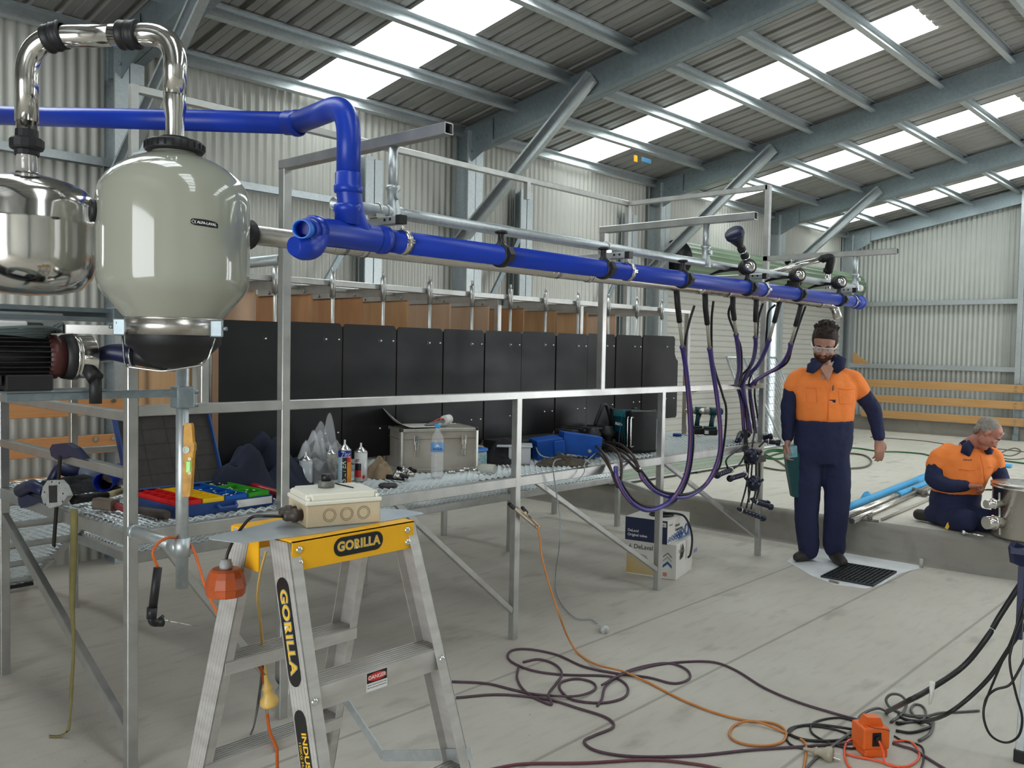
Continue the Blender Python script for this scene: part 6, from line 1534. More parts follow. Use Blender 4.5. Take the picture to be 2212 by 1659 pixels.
# cables swept up to the right
def air(l,name,label,r,mt,grp='cables rising at the right edge'):
    m=MB();m.tube(spline([at(x,y,d=d) for x,y,d in l],6),r,8);return tag(m.build(name,mt),label,'cable',grp)
dg=lambda x,y: (at(x,y,z=.01)-CAM).dot(_f)
g=lambda x,y: (x,y,dg(x,y))
a1=air([g(1915,1538),(1960,1515,3.25),(2010,1488,3.25),(2080,1440,3.25),(2130,1380,3.2),(2160,1330,3.2),(2212,1250,3.15),(2260,1180,3.1)],'striped_cable','thick black cable with white marker bands rising to the right photo edge',.010,BK)
for i,(x,y,x2,y2,d) in enumerate(((1968,1512,1992,1499,3.25),(2136,1372,2144,1358,3.2),(2176,1305,2184,1292,3.19))):
    m=MB();m.cyl(at(x,y,d=d),at(x2,y2,d=d),.0105,n=12);m.build('marker_band',WHITEP,a1)
t=thing('cable_tag','pale plastic tag hanging from the thick striped cable','tag',at(2010,1520,d=3.24));m=MB();m.tube([at(2014,1474,d=3.23),at(2012,1500,d=3.24),at(2008,1522,d=3.24)],[.010,.008,.004],10);m.build('tag',mat('translucent_tag',(.6,.6,.55),.3),t)
air([g(1938,1562),g(1990,1560),(2040,1545,3.3),(2090,1510,3.25),(2140,1460,3.2),(2180,1400,3.15),(2212,1355,3.1),(2260,1290,3.05)],'black_cable','thick black cable sweeping from the floor to the right edge, below the striped one',.008,BK)
air([(2260,1280,3.0),(2212,1330,3.0),(2185,1400,3.0),(2182,1440,3.0),(2195,1500,3.0),(2208,1550,3.0),(2200,1590,3.02),(2172,1604,3.05),(2140,1588,3.05),(2125,1550,3.05),(2130,1510,3.05),(2150,1490,3.02),(2180,1480,3.0),(2200,1450,3.0),(2225,1400,3.0)],'thin_cable','thin black cable hanging in a long loop at the right photo edge',.0042,BK)
air([(2260,1200,3.0),(2212,1300,3.0),(2190,1370,3.0),(2160,1440,3.05),(2135,1500,3.1),(2125,1530,3.15)],'thin_cable','thin black cable hanging straight at the right photo edge',.004,BK)
# stand leg at the right edge
t=thing('stand_leg','steel stand leg with black rubber foot cut off by the right photo edge','stand',at(2200,1650,z=0));bb=at(2203,1645,z=0)
m=MB();m.beam((bb.x,bb.y,.03),(bb.x+.02,bb.y-.02,.95),.03,.03,up=(0,1,0));m.build('leg',GALV,t);m=MB();m.rbox((bb.x-.02,bb.y-.02,.0),(bb.x+.025,bb.y+.02,.05),.004);m.build('rubber_foot',BLACKP,t)
m=MB();c=at(2206,1195,d=3.0);m.poly([at(x,y,d=3.0) for x,y in((2188,1185),(2196,1172),(2215,1180),(2240,1190),(2240,1226),(2205,1224),(2192,1218))],.03,_f);m.beam(c,c+V((0,0,.02)),.06,.06);m.beam((c.x+.02,c.y,c.z-.3),(c.x+.02,c.y,c.z+.02),.02,.02,up=(0,1,0));m.build('clamp_jaw',NAVYR,t)
# ---- drain grate
GRT=mat('dark_grate_steel',(.05,.055,.06),.5,.6,noise=.3)
g0=at(1775,1246,z=.006);g1=at(1885,1266,z=.006);g3=at(1832,1219,z=.006)
Mg=basis(V((g0.x,g0.y,0)),V((g1.x-g0.x,g1.y-g0.y,0)),V((g3.x-g0.x,g3.y-g0.y,0)));gw=(g1-g0).length;gh=abs((g3-g0).dot(Mg.to_3x3()@V((0,1,0))))
t=thing('drain_grate','dark steel bar grate over the floor drain beside the kerb','grate',g0)
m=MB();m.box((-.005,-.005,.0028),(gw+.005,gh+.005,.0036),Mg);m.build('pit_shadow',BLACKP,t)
m=MB()
for i in range(13): x=gw*i/12;m.box((x-.003,0,.0036),(x+.003,gh,.016),Mg)
for i in range(9): y=gh*i/8;m.box((0,y-.0025,.0036),(gw,y+.0025,.012),Mg)
m.box((-.006,-.006,.0028),(gw+.006,0,.017),Mg);m.box((-.006,gh,.0028),(gw+.006,gh+.006,.017),Mg);m.build('bars',GRT,t)
m=MB();m.beam(at(1792,1254,z=.010),at(1811,1259,z=.010),.016,.012);tag(m.build('timber_chip',mat('grey_stick',(.22,.20,.15),.7)),'small flat stick lying on the white wash beside the grate','stick')
m=MB();c=at(1990,1226,z=0);m.cyl((c.x,c.y,0),(c.x,c.y,.065),.014,n=12);tag(m.build('capped_pipe',mat('cement_pipe',(.45,.43,.38),.6)),'short capped pipe stub standing at the foot of the kerb','pipe')
# ---- on the raised slab
RZ=.266
sl=lambda x,y,z=RZ: at(x,y,z=z)
PG=mat('pale_green_sheet',(.36,.42,.33),.45,noise=.15)
A_=sl(1330,1050);B_=sl(1650,1000);C_=sl(1290,1003);ex=(B_-A_);ey=V((0,0,1)).cross(ex).normalized();L_=ex.length
for k in range(4):
    Mk=basis(A_+V((0,0,.0+k*.022)),ex,ey);m=MB();o_=(.03*k)
    m.box((o_,.02*k,0.02 if k==0 else .0),(L_-.05*k,.42-.03*k,.010+ (.012 if k==0 else 0)),Mk)
    for j in range(3): m.box((o_,.06+.13*j,.008),(L_-.05*k,.085+.13*j,.021),Mk)
    tag(m.build('roof_sheet_stack',PG if k!=1 else mat('white_sheet',(.6,.6,.56),.45)),'pale ribbed roofing sheet lying on the slab behind the platform, %s of the stack'%['lowest','second','third','topmost'][k],'sheet','roofing sheets stacked on the slab')
m=MB()
for u in (.05,.5,.93): m.box((L_*u,0,-.0),(L_*u+.06,.42,.02),basis(A_,ex,ey))
o=m.build('packing_timber',mat('dark_packer',(.05,.045,.04),.8));tag(o,'dark timber packers under the roofing sheets','timber');o['kind']='stuff'
def slabtube(name,label,px,r,mt,cat='hose',z=None,grp=None):
    m=MB();m.tube(spline([sl(x,y,RZ+r) for x,y in px],6),r,9);return tag(m.build(name,mt),label,cat,grp)
GH=mat('green_hose',(.02,.12,.04),.45)
BH=mat('brown_green_hose',(.10,.095,.06),.5)
slabtube('brown_hose','brown garden hose curling on the slab behind the standing worker',[(1700,985),(1760,975),(1820,978),(1865,983),(1882,996),(1870,1008),(1830,1012),(1760,1010)],.011,BH)
slabtube('green_hose','green hose running along the slab to the right',[(1650,990),(1680,980),(1740,968),(1800,967),(1850,968),(1900,975),(1940,976),(1990,980),(2020,985),(2120,990),(2230,1003)],.010,GH)
slabtube('green_hose_coil','coil of green hose on the slab beyond the platform end',[(1640,985),(1662,972),(1690,972),(1702,980),(1690,990),(1660,990),(1648,982),(1668,974),(1696,976)],.012,GH)
slabtube('black_hose','dark hose trailing over the slab beyond the roofing sheets',[(1560,962),(1620,972),(1660,985),(1700,1010),(1690,1016),(1640,1008)],.010,BH)
slabtube('thin_grey_cord','thin dark cord crossing the slab near the end wall',[(1880,944),(1940,948),(2000,953),(2060,962),(2140,968),(2230,978)],.006,GK,'cord')
slabtube('thin_cord_pile','loose pile of thin brown cord on the slab right of the kneeling worker',[(2150,975),(2180,985),(2205,975),(2190,968),(2160,980),(2170,990),(2200,992),(2230,985)],.006,BH,'cord')
WRP=mat('sky_blue_wrap',(.06,.36,.66),.5,noise=.15,nscale=10,bump=.3,bscale=25)
def longpipe(name,label,a,b,r,mt,wrap=None,cat='pipe',grp='pipes lying on the slab'):
    A=sl(*a,RZ+r);B=sl(*b,RZ+r);m=MB();m.tube([A,B],r,16);o=m.build(name,mt);tag(o,label,cat,grp)
    if wrap:
        for (u,v) in wrap:
            m=MB();P=[lerp(A,B,u+(v-u)*i/10) for i in range(11)];rnd=random.Random(int(a[0]));m.tube(P,[r+.006+rnd.uniform(0,.006) for _ in P],12);m.build('blue_wrap',WRP,o)
    return o
longpipe('wrapped_pipe','steel pipe in sky-blue wrap, the farther of the two wrapped ones',(1822,1100),(2010,1025),.024,STEELB,[(.02,.98)])
longpipe('wrapped_pipe','steel pipe half in sky-blue wrap, the nearer of the two wrapped ones',(1818,1118),(2015,1040),.024,STEELB,[(.55,.98)])
longpipe('bare_steel_pipe','bare stainless pipe lying in front of the blue-wrapped ones',(1840,1126),(2015,1048),.022,STEELB)
longpipe('thin_steel_rod','thin grey pipe lying nearest the kneeling worker',(1905,1122),(2015,1075),.011,mat('grey_pipe',(.33,.31,.27),.5))
longpipe('far_blue_pipe','short sky-blue wrapped pipe on the slab right of the kneeling worker',(2150,1003),(2185,1007),.022,WRP)
t=thing('plastic_wrap','scrap of sky-blue plastic wrap between the pipes','wrap',sl(1860,1080));lumpo=lump('wrap_scrap','','',sl(1872,1076),.09,.05,.05,WRP,6,.6,0,n=12,parent=t)
t=thing('pipe_tee','grey metal tee fitting lying on the slab edge','fitting',sl(1880,1124));a,b=sl(1860,1122,RZ+.012),sl(1898,1126,RZ+.012);m=MB();m.cyl(a,b,.011,n=12);m.cyl((a+b)/2,(a+b)/2+V((0,0,.045)),.018,n=14);m.build('tee',mat('dull_grey_metal',(.20,.19,.17),.5,.5),t)
t=thing('rubber_mallet','mallet-shaped rubber fitting lying beside the kneeling worker','fitting',sl(1985,1062));a,b=sl(1972,1058,RZ+.03),sl(1996,1066,RZ+.03);m=MB();m.cyl(a,b,.026,n=18);m.cyl(b,b+(b-a).normalized()*.02,.032,n=18);m.tube([b,sl(2018,1072,RZ+.02)],.010,10);m.build('fitting',mat('khaki_rubber',(.12,.11,.09),.5),t)
# mesh gate leaning against the roller door
t=thing('mesh_gate','galvanised mesh farm gate leaning behind the end of the platform','gate',(11.4,5.9,.27))
p00=at(1655,958,Y=5.6);p00.z=.28
def gp_(u,v): # u across, v up, leaning back
    return V((11.05+u*1.5,5.55+v*.55,.285+v*1.22))
m=MB();fr=[gp_(0,0),gp_(1,0),gp_(1,1),gp_(0,1)]
for i in range(4): m.tube([fr[i],fr[(i+1)%4]],.016,10)
m.tube([gp_(.33,1),gp_(.45,0)],.016,10);m.build('frame',GALV,t)
m=MB()
for i in range(1,20): m.tube([gp_(i/20,0),gp_(i/20,1)],.0035,4)
for i in range(1,13): m.tube([gp_(0,i/13),gp_(1,i/13)],.0035,4)
m.build('mesh',GALV,t)
m=MB();m.cyl(gp_(.25,.72)+V((0,-.02,0)),gp_(.25,.72)+V((0,-.025,0)),.035,n=16);m.build('round_tag',WHITEP,t)
# extra bits on roof purlin
m=MB();c=at(1372,342,Y=5.60);m.rbox((c.x-.03,c.y-.012,c.z-.04),(c.x+.03,c.y-.002,c.z+.03),.003);tag(m.build('orange_tape',mat('orange_tape',(.8,.33,.01),.5)),'small orange tag stuck on a roof purlin','tape')
m=MB();c=at(1392,345,Y=5.60);m.rbox((c.x-.06,c.y-.010,c.z-.03),(c.x+.12,c.y-.002,c.z+.02),.003);tag(m.build('blue_tape',mat('blue_tape',(.05,.17,.30),.5)),'faded blue tag stuck on a roof purlin beside the orange one','tape')
# ================================================================ two workers
SKIN=mat('skin',(.46,.235,.165),.5,0,noise=.18,nscale=9,sss=.08);SKINR=mat('ruddy_skin',(.46,.185,.125),.5,0,noise=.2,nscale=9,sss=.08)
ORF=mat('hi_vis_orange_cotton',(.92,.24,.045),.8,0,noise=.12,nscale=5,bump=.25,bscale=30);NVF=mat('navy_drill_cotton',(.013,.018,.062),.85,0,noise=.25,nscale=5,bump=.3,bscale=28)
HAIRD=mat('dark_brown_hair',(.035,.02,.015),.7,0,noise=.5,nscale=60,bump=.6,bscale=140);HAIRG=mat('grey_hair',(.30,.26,.23),.7,0,noise=.4,nscale=60,bump=.6,bscale=140)
BEARD=mat('reddish_beard',(.085,.032,.018),.8,0,noise=.4,nscale=80,bump=.6,bscale=160);BOOT=mat('dusty_boot',(.035,.030,.025),.6,0,noise=.5,nscale=12)
EYEW=mat('eye_white',(.7,.68,.65),.3);EYED=mat('eye_dark',(.03,.02,.015),.2);LIP=mat('lip',(.34,.12,.09),.5);BROW=mat('brow',(.05,.025,.018),.8)
def chain(m,pts,n=16):
    """tapered limb with round ends through (point, radius)"""
    P=[V(p) for p,_ in pts];R=[r for _,r in pts]
    sp=spline(P,5);rr=[]
    for i in range(len(P)-1):
        for k in range(5): rr.append(R[i]+(R[i+1]-R[i])*k/5)
    rr.append(R[-1]);m.tube(sp,rr,n);m.ell(sp[0],(R[0],)*3,n,8);m.ell(sp[-1],(R[-1],)*3,n,8)
def soft(m,name,mt,parent,vox=.012,smooth=6,wr=0,wrs=.1):
    o=m.build(name,mt,parent)
    for mo in list(o.modifiers): o.modifiers.remove(mo)
    r=o.modifiers.new('r','REMESH');r.mode='VOXEL';r.voxel_size=vox;r.use_smooth_shade=True
    s=o.modifiers.new('s','SMOOTH');s.factor=.6;s.iterations=smooth
    if wr:
        tx=D.textures.new(name+'_wr','CLOUDS');tx.noise_scale=wrs;tx.noise_depth=2
        d=o.modifiers.new('d','DISPLACE');d.texture=tx;d.strength=wr;d.mid_level=.5;d.texture_coords='LOCAL'
    return o
def hand(m,wrist,dirn,palmn,curls,s=1,thumb=1,spread=.012,tc=.5):
    """five separate fingers on a palm. dirn: wrist->knuckles, palmn: palm normal (fingers curl toward it)"""
    d=V(dirn).normalized();pn=V(palmn);pn=(pn-d*pn.dot(d)).normalized();sd=d.cross(pn)*thumb
    w=V(wrist)
    for k in range(-2,3): chain(m,[(w+sd*k*.006*s,.021*s),(w+d*.045*s+sd*k*.0125*s,.0165*s),(w+d*.085*s+sd*k*.0160*s,.0135*s)],10)
    L_=[.078,.088,.083,.065]
    for i in range(4):
        off=(1.5-i)*.0205*s;L=L_[i]*s;c=curls[i];p=w+d*.088*s+sd*off;a=0;pt=[(p,.0100*s)]
        for j,f in enumerate((.45,.32,.23)):
            a+=c*(1.0,1.15,.8)[j];dd=(d*math.cos(a)+pn*math.sin(a)).normalized()+sd*(spread*(1.5-i));p=p+dd*L*f;pt.append((p,(.0092,.0084,.0072)[j]*s))
        chain(m,pt,10)
    p=w+d*.025*s+sd*.026*s;dt=(d*.62+sd*.70+pn*.25*tc*2).normalized();p1=p+dt*.038*s;d2=(d*.85+sd*.25+pn*.5*tc*2).normalized();p2=p1+d2*.032*s;p3=p2+(d*.8+pn*.7*tc*2-sd*.1).normalized()*.024*s
    chain(m,[(p,.0145*s),(p1,.0120*s),(p2,.0105*s),(p3,.0090*s)],10)
def head(body,t,c,fwd,up,s,skin,hair,hairkind,beard=None,browm=BROW):
    """face: returns matrix. local x right(of viewer), y up, z forward"""
    f=V(fwd).normalized();u=V(up);u=(u-f*u.dot(f)).normalized();rt=u.cross(f)   # rt: person's left when seen from front = viewer's right
    M=Matrix((rt,u,f)).transposed().to_4x4();M.translation=V(c);M3=M.to_3x3()
    E=lambda x,y,z,a,b,d,n=16: body.ell(M@V((x*s,y*s,z*s)),(a*s,b*s,d*s),n,12,M3)
    def ell(x,y,z,a,b,d): 
        body.ell(M@V((x*s,y*s,z*s)),V((a*s,b*s,d*s)),20,14,M3)
    ell(0,.035,-.012,.076,.085,.095)      # cranium
    ell(0,-.03,.018,.062,.075,.068)       # face
    ell(0,-.085,.040,.036,.030,.038)      # chin
    ell(-.042,-.05,.012,.026,.045,.045);ell(.042,-.05,.012,.026,.045,.045) # jaw
    ell(-.034,-.022,.060,.022,.016,.020);ell(.034,-.022,.060,.022,.016,.020) # cheeks
    ell(0,.018,.074,.048,.010,.014)       # brow ridge
    chain(body,[(M@V((0,.008*s,.080*s)),.0085*s),(M@V((0,-.018*s,.094*s)),.0105*s),(M@V((0,-.030*s,.100*s)),.0125*s)],12)
    for k in (-1,1): ell(.010*k,-.034,.088,.008,.007,.010)
    ell(0,-.060,.074,.024,.008,.012)
    for k in (-1,1): ell(.077*k,-.008,-.008,.008,.030,.018)
    def part(name,fn,mt,**k): m=MB();fn(m);o=m.build(name,mt,t);return o
    for k in (-1,1):
        m=MB();m.ell(M@V((.030*k*s,-.000*s,.0735*s)),V((.0135*s,.0095*s,.0095*s)),16,10,M3);m.build('eye',EYEW,t)
        m=MB();m.ell(M@V((.030*k*s,-.0035*s,.0805*s)),V((.0058*s,.0058*s,.0035*s)),12,8,M3);m.build('iris',EYED,t)
        m=MB();m.ell(M@V((.030*k*s,.0055*s,.0755*s)),V((.0155*s,.0065*s,.0105*s)),14,8,M3);m.build('eyelid',skin,t)
        m=MB();m.tube([M@V((.014*k*s,.020*s,.0855*s)),M@V((.030*k*s,.025*s,.083*s)),M@V((.046*k*s,.018*s,.071*s))],[.003*s,.0042*s,.0022*s],8);m.build('eyebrow',browm,t)
    m=MB();m.tube([M@V((-.021*s,-.060*s,.079*s)),M@V((-.008*s,-.0575*s,.0865*s)),M@V((0,-.059*s,.0872*s)),M@V((.008*s,-.0575*s,.0865*s)),M@V((.021*s,-.060*s,.079*s))],[.002*s,.0045*s,.0048*s,.0045*s,.002*s],8);m.build('lips',LIP,t)
    h=MB();rnd=random.Random(5)
    def he(x,y,z,a,b,d): h.ell(M@V((x*s,y*s,z*s)),V((a*s,b*s,d*s)),20,14,M3)
    if hairkind=='tousled':
        he(0,.060,-.026,.083,.078,.098);he(0,.095,.015,.068,.045,.062)
        for k in (-1,1): he(.070*k,.035,-.020,.016,.052,.045)
        he(0,-.005,-.075,.06,.06,.035)
        for i in range(90):
            a=rnd.uniform(0,2*PI);q=rnd.uniform(0,1);x=.075*math.cos(a)*math.sqrt(q);z=-.02+.085*math.sin(a)*math.sqrt(q);y=.10+.045*(1-q)
            p=M@V((x*s,y*s,z*s));dd=M3@V((x*6+rnd.uniform(-.5,.5),1+rnd.uniform(-.3,.3),z*5+.3+rnd.uniform(-.5,.5)));dd.normalize();h.tube([p,p+dd*.028*s],[.010*s,.003*s],6)
    else:
        he(0,.050,-.030,.0800,.074,.093);
        for k in (-1,1): he(.068*k,.018,-.028,.013,.045,.045)
        he(0,-.005,-.075,.058,.055,.03)
    soft(h,'hair',hair,t,.006,2)
    if beard:
        b=MB()
        def be(x,y,z,a,bb,d): b.ell(M@V((x*s,y*s,z*s)),V((a*s,bb*s,d*s)),18,12,M3)
        be(0,-.092,.045,.036,.030,.038);be(0,-.080,.058,.028,.014,.026)
        for k in (-1,1): be(.040*k,-.066,.030,.022,.034,.038);be(.022*k,-.058,.073,.010,.018,.010);be(.062*k,-.03,.002,.010,.035,.016)
        be(-.011,-.048,.082,.013,.0055,.007);be(.011,-.048,.082,.013,.0055,.007)
        soft(b,'beard',beard,t,.005,2)
    return M
# ---------------------------------------------------------------- standing worker
o1=at(1775,1212,z=0);pl1=(viewd,V((o1.x,o1.y,0)))
def W(x,y,f=0): return at(x,y,pl=pl1)-viewd*f
w1=thing('person','bearded man standing in orange and navy overalls and clear glasses, looking down','person',(o1.x,o1.y,0))
b=MB()
hc=W(1775,743,.06)
fw=(-viewd*.80-rightd*.36+V((0,0,-.46))).normalized()
M1h=head(b,w1,hc,fw,V((0,0,1))+rightd*.03-viewd*.15,1.10,SKIN,HAIRD,'tousled',BEARD)
chain(b,[(hc+V((0,0,-.05))+viewd*.035,.058),(W(1777,795,.0),.060),(W(1776,815,-.02),.075)])
b.ell(W(1775,815,.06),(.055,.04,.05),16,10)
wr_=W(1700,952,.02)     # right wrist (photo left)
chain(b,[(W(1703,905,.0),.036),(wr_,.027)])
wl_=W(1893,948,.05)
chain(b,[(W(1888,905,.02),.036),(wl_,.028)])
hand(b,wr_,V((-.22*rightd.x,-.22*rightd.y,-1)),rightd*.9-viewd*.3,[.55,.6,.65,.7],1.02,1,tc=.5)
hand(b,wl_,V((.10*rightd.x,.10*rightd.y,-1)),-rightd*.3+viewd*.9,[.22,.28,.32,.40],1.05,1,tc=.35)
chain(b,[(W(1776,830,-.02),.11),(W(1778,905,-.02),.11),(W(1778,960,-.02),.11)])
chain(b,[(W(1778,830,-.02),.07),(W(1715,820,-.01),.05),(W(1703,905,.0),.036)]);chain(b,[(W(1778,830,-.02),.07),(W(1845,820,-.01),.05),(W(1886,895,.02),.036)])
chain(b,[(W(1760,960,-.02),.09),(W(1744,1085,.0),.055),(W(1746,1180,-.01),.045)]);chain(b,[(W(1800,960,-.02),.09),(W(1803,1085,.02),.055),(W(1801,1180,.0),.045)])
soft(b,'body',SKIN,w1,.0062,3)
# overalls: orange top, navy sleeves and trousers
m=MB()
def tor(y,xl,xr,dp_,off=-.01):
    a=W((xl+xr)/2,y,off);return a,abs((W(xr,y)-W(xl,y)).length)/2,dp_
secs=[tor(797,1752,1800,.075,-.02),tor(808,1722,1836,.10,-.01),tor(830,1712,1848,.125,.0),tor(860,1713,1846,.140,.012),tor(885,1716,1841,.145,.018),tor(910,1718,1838,.145,.02)]
def ringloft(m,secs,n=36,pw=2.4):
    vs=[]
    for c,rx,ry in secs:
        for k in range(n):
            a=2*PI*k/n;ca,sa=math.cos(a),math.sin(a)
            x=math.copysign(abs(ca)**(2/pw),ca)*rx;y=math.copysign(abs(sa)**(2/pw),sa)*ry
            vs.append(c+rightd*x-viewd*y)
    L=len(secs);m.add(vs,[[i*n+k,i*n+(k+1)%n,(i+1)*n+(k+1)%n,(i+1)*n+k][::-1] for i in range(L-1) for k in range(n)]+[list(range(n)),list(range((L-1)*n,L*n))[::-1]],True)
ringloft(m,secs)
chain(m,[(W(1735,812,-.01),.066),(W(1722,822,-.005),.076),(W(1712,838,.0),.069)]);chain(m,[(W(1825,812,-.01),.066),(W(1843,822,-.005),.078),(W(1860,846,.0),.072)])
soft(m,'orange_top',ORF,w1,.012,5,.014,.09)
m=MB();chain(m,[(W(1711,842,0),.0625),(W(1703,885,.0),.060),(W(1701,925,.01),.046),(W(1700,944,.015),.043)]);soft(m,'navy_sleeve',NVF,w1,.010,4,.012,.06)
m=MB();chain(m,[(W(1864,852,.0),.064),(W(1884,885,.015),.060),(W(1891,920,.03),.048),(W(1893,942,.045),.045)]);soft(m,'navy_sleeve',NVF,w1,.010,4,.012,.06)
m=MB();ringloft(m,[tor(906,1717,1839,.147,.02),tor(940,1716,1839,.148,.01),tor(970,1716,1837,.145,.0),tor(1000,1730,1824,.12,.0)])
chain(m,[(W(1747,990,.0),.108),(W(1744,1050,.005),.098),(W(1741,1105,.01),.090),(W(1745,1165,.0),.086),(W(1747,1186,.0),.078)])
chain(m,[(W(1805,990,.0),.108),(W(1806,1050,.02),.098),(W(1804,1105,.03),.092),(W(1801,1165,.01),.085),(W(1802,1184,.01),.078)])
soft(m,'navy_trousers',NVF,w1,.014,4,.016,.10)
def wp(m,x,y,dx,dy,base=.16): return W(x,y,base)
# collar, placket, pocket flaps, badge
m=MB()
for s_,pp in ((-1,[(1768,786),(1752,776),(1737,786),(1733,803),(1746,806),(1756,800)]),(1,[(1786,800),(1793,782),(1801,766),(1816,775),(1812,796),(1800,806)])):
    front=[W(x,y,.10 if i in (3,4) else .085) for i,(x,y) in enumerate(pp)];k=len(pp);ce=sum(front,V((0,0,0)))/k
    m.add([p-viewd*.012 for p in front]+[p+viewd*.012 for p in front]+[ce-viewd*.03],[[i,(i+1)%k,2*k] for i in range(k)]+[[i,i+k,(i+1)%k+k,(i+1)%k] for i in range(k)]+[list(range(k,2*k))[::-1]],True)
m.tube([W(1752,778,.05),W(1760,784,-.03),W(1777,784,-.07),W(1795,778,-.03),W(1803,770,.05)],[.02,.024,.025,.024,.02],10)
m.build('navy_collar',NVF,w1,solid=0)
m=MB();m.poly([W(x,y,.124-(.03 if y<800 else 0)) for x,y in((1762,795),(1776,822),(1790,796),(1785,788),(1768,788))],.01,-viewd);m.build('open_neck',SKIN,w1)
DORF=mat('orange_stitched',(.80,.20,.035),.85)
m=MB()
m.tube([W(1775,822,.150),W(1773,860,.166),W(1771,905,.168)],.0035,6)
for x0,x1_,y in ((1727,1750,835),(1797,1833,838)): m.tube([W(x0,y,.135),W((x0+x1_)/2,y+2,.143),W(x1_,y,.135)],.003,6);m.tube([W(x0,y,.135),W(x0+1,y+32,.15)],.0015,5);m.tube([W(x1_,y,.135),W(x1_,y+32,.15)],.0015,5);m.tube([W(x0+1,y+32,.152),W(x1_,y+32,.152)],.0015,5)
m.build('seams',DORF,w1)
m=MB();m.poly([W(x,y,.150) for x,y in((1775.5,861),(1789,861),(1789,867),(1775.5,867))],.004,-viewd);m.build('chest_badge',NVF,w1)
m=MB();m.ell(W(1784,836,.150),(.012,.004,.022),10,8);m.build('pen_clip',BLACKP,w1)
# boots
def boot(a,toe,heel):
    m=MB();chain(m,[(heel+V((0,0,.045)),.040),(lerp(heel,toe,.55)+V((0,0,.045)),.045),(toe+V((0,0,.038)),.036)]);chain(m,[(a,.050),(heel+V((0,0,.06)),.046)])
    for v in m.v: v.z=max(v.z,.004)
    o=soft(m,'boot',BOOT,w1,.010,3);return o
boot(W(1749,1178,.0),W(1714,1196,.07)*V((1,1,0)) if False else V((W(1718,1200,.05).x,W(1718,1200,.05).y,0)),V((W(1752,1200,-.02).x,W(1752,1200,-.02).y,0)))
boot(W(1801,1178,.0),V((W(1801,1200,.19).x,W(1801,1200,.19).y,0)),V((W(1801,1200,-.0).x,W(1801,1200,-.0).y,0)))
# safety glasses
GLM=mat('clear_lens',(.8,.82,.82),.05,0,alpha=.22,spec=1);s=1.10
m=MB()
for k in (-1,1): m.ell(M1h@V((.031*k*s,-.004*s,.088*s)),V((.029*s,.020*s,.006*s)),18,10,M1h.to_3x3())
m.build('glasses_lens',GLM,w1)
m=MB()
for k in (-1,1): m.tube([M1h@V((.058*k*s,.004*s,.084*s)),M1h@V((.076*k*s,.004*s,.05*s)),M1h@V((.085*k*s,.0,-.01*s))],[.004*s,.0055*s,.0045*s],8)
m.tube([M1h@V((x*s,.016*s,z*s)) for x,z in((-.058,.082),(-.03,.093),(0,.094),(.03,.093),(.058,.082))],.0022*s,6);m.build('glasses_frame',WHITEP,w1)
# bottle-like teal tool case in his hand
t=thing('tool_case','dark teal hard case with pale blue label held low in the standing worker\'s hand','case',W(1706,1070,0))
m=MB();front=[W(x,y,.055) for x,y in((1692,962),(1716,960),(1724,975),(1726,1073),(1708,1071),(1697,1010))]
m.poly(front,.07,viewd);m.build('body',TEAL,t)
m=MB();m.poly([W(x,y,.060) for x,y in((1692,962),(1716,961),(1717,985),(1694,988))],.006,viewd);m.build('label',mat('pale_blue_label',(.14,.33,.40),.4,color2=(.35,.5,.55),nscale=30),t)
# ---------------------------------------------------------------- kneeling worker
o2=at(2068,1143,z=.266);pl2=(viewd,V((o2.x,o2.y,0))+viewd*.12)
def K(x,y,f=0): return at(x,y,pl=pl2)-viewd*f
w2=thing('person','grey-haired man kneeling on the slab in orange and navy overalls beside the vessel','person',(o2.x,o2.y,.266))
b=MB();hc=K(2118,936,.10);fw=(-viewd*.42+rightd*.62+V((0,0,-.66))).normalized()
M2h=head(b,w2,hc,fw,V((.0,0,1))+rightd*.75,1.0,SKINR,HAIRG,'cropped',None,BROW)
chain(b,[(hc-V((0,0,.045))-rightd*.04+viewd*.03,.06),(K(2093,965,.0),.066),(K(2090,985,-.02),.085)])
r1=K(2068,1043,.16);l1=K(2150,1045,.17)
chain(b,[(K(2093,985,-.02),.08),(K(2032,990,0),.05),(K(2016,1035,.03),.042),(r1,.027)]);chain(b,[(K(2093,985,-.02),.08),(K(2148,985,0),.05),(K(2152,1030,.05),.04),(l1,.027)])
hand(b,r1,(rightd+V((0,0,.02))-viewd*.15),-viewd*.2+V((0,0,-1)),[1.15,1.2,1.25,1.3],1.0,1,tc=.6)
hand(b,l1,(rightd*.9-viewd*.2+V((0,0,.10))),-viewd*.1+V((0,0,-1)),[.95,1.0,1.1,1.1],1.0,1,tc=.6)
chain(b,[(K(2090,1000,-.02),.10),(K(2062,1080,-.02),.11),(K(2060,1100,.0),.10)]);chain(b,[(K(2055,1098,.0),.07),(K(2050,1110,.10),.05)]);chain(b,[(K(2075,1098,.0),.07),(K(2085,1110,.08),.05)])
soft(b,'body',SKINR,w2,.0062,3)
m=MB()
def tk(y,xl,xr,dp_,off=0): a=K((xl+xr)/2,y,off);return a,(K(xr,y)-K(xl,y)).length/2,dp_
ringloft(m,[tk(963,2075,2120,.08,-.02),tk(972,2045,2138,.11,-.01),tk(990,2028,2150,.13,.0),tk(1020,2022,2135,.14,.01),tk(1045,2018,2122,.145,.01),tk(1064,2016,2114,.145,.0)])
chain(m,[(K(2052,975,-.01),.066),(K(2030,990,.0),.078),(K(2020,1004,.01),.072)]);chain(m,[(K(2130,975,.0),.066),(K(2143,990,.02),.072),(K(2147,1006,.03),.066)])
soft(m,'orange_top',ORF,w2,.012,5,.014,.09)
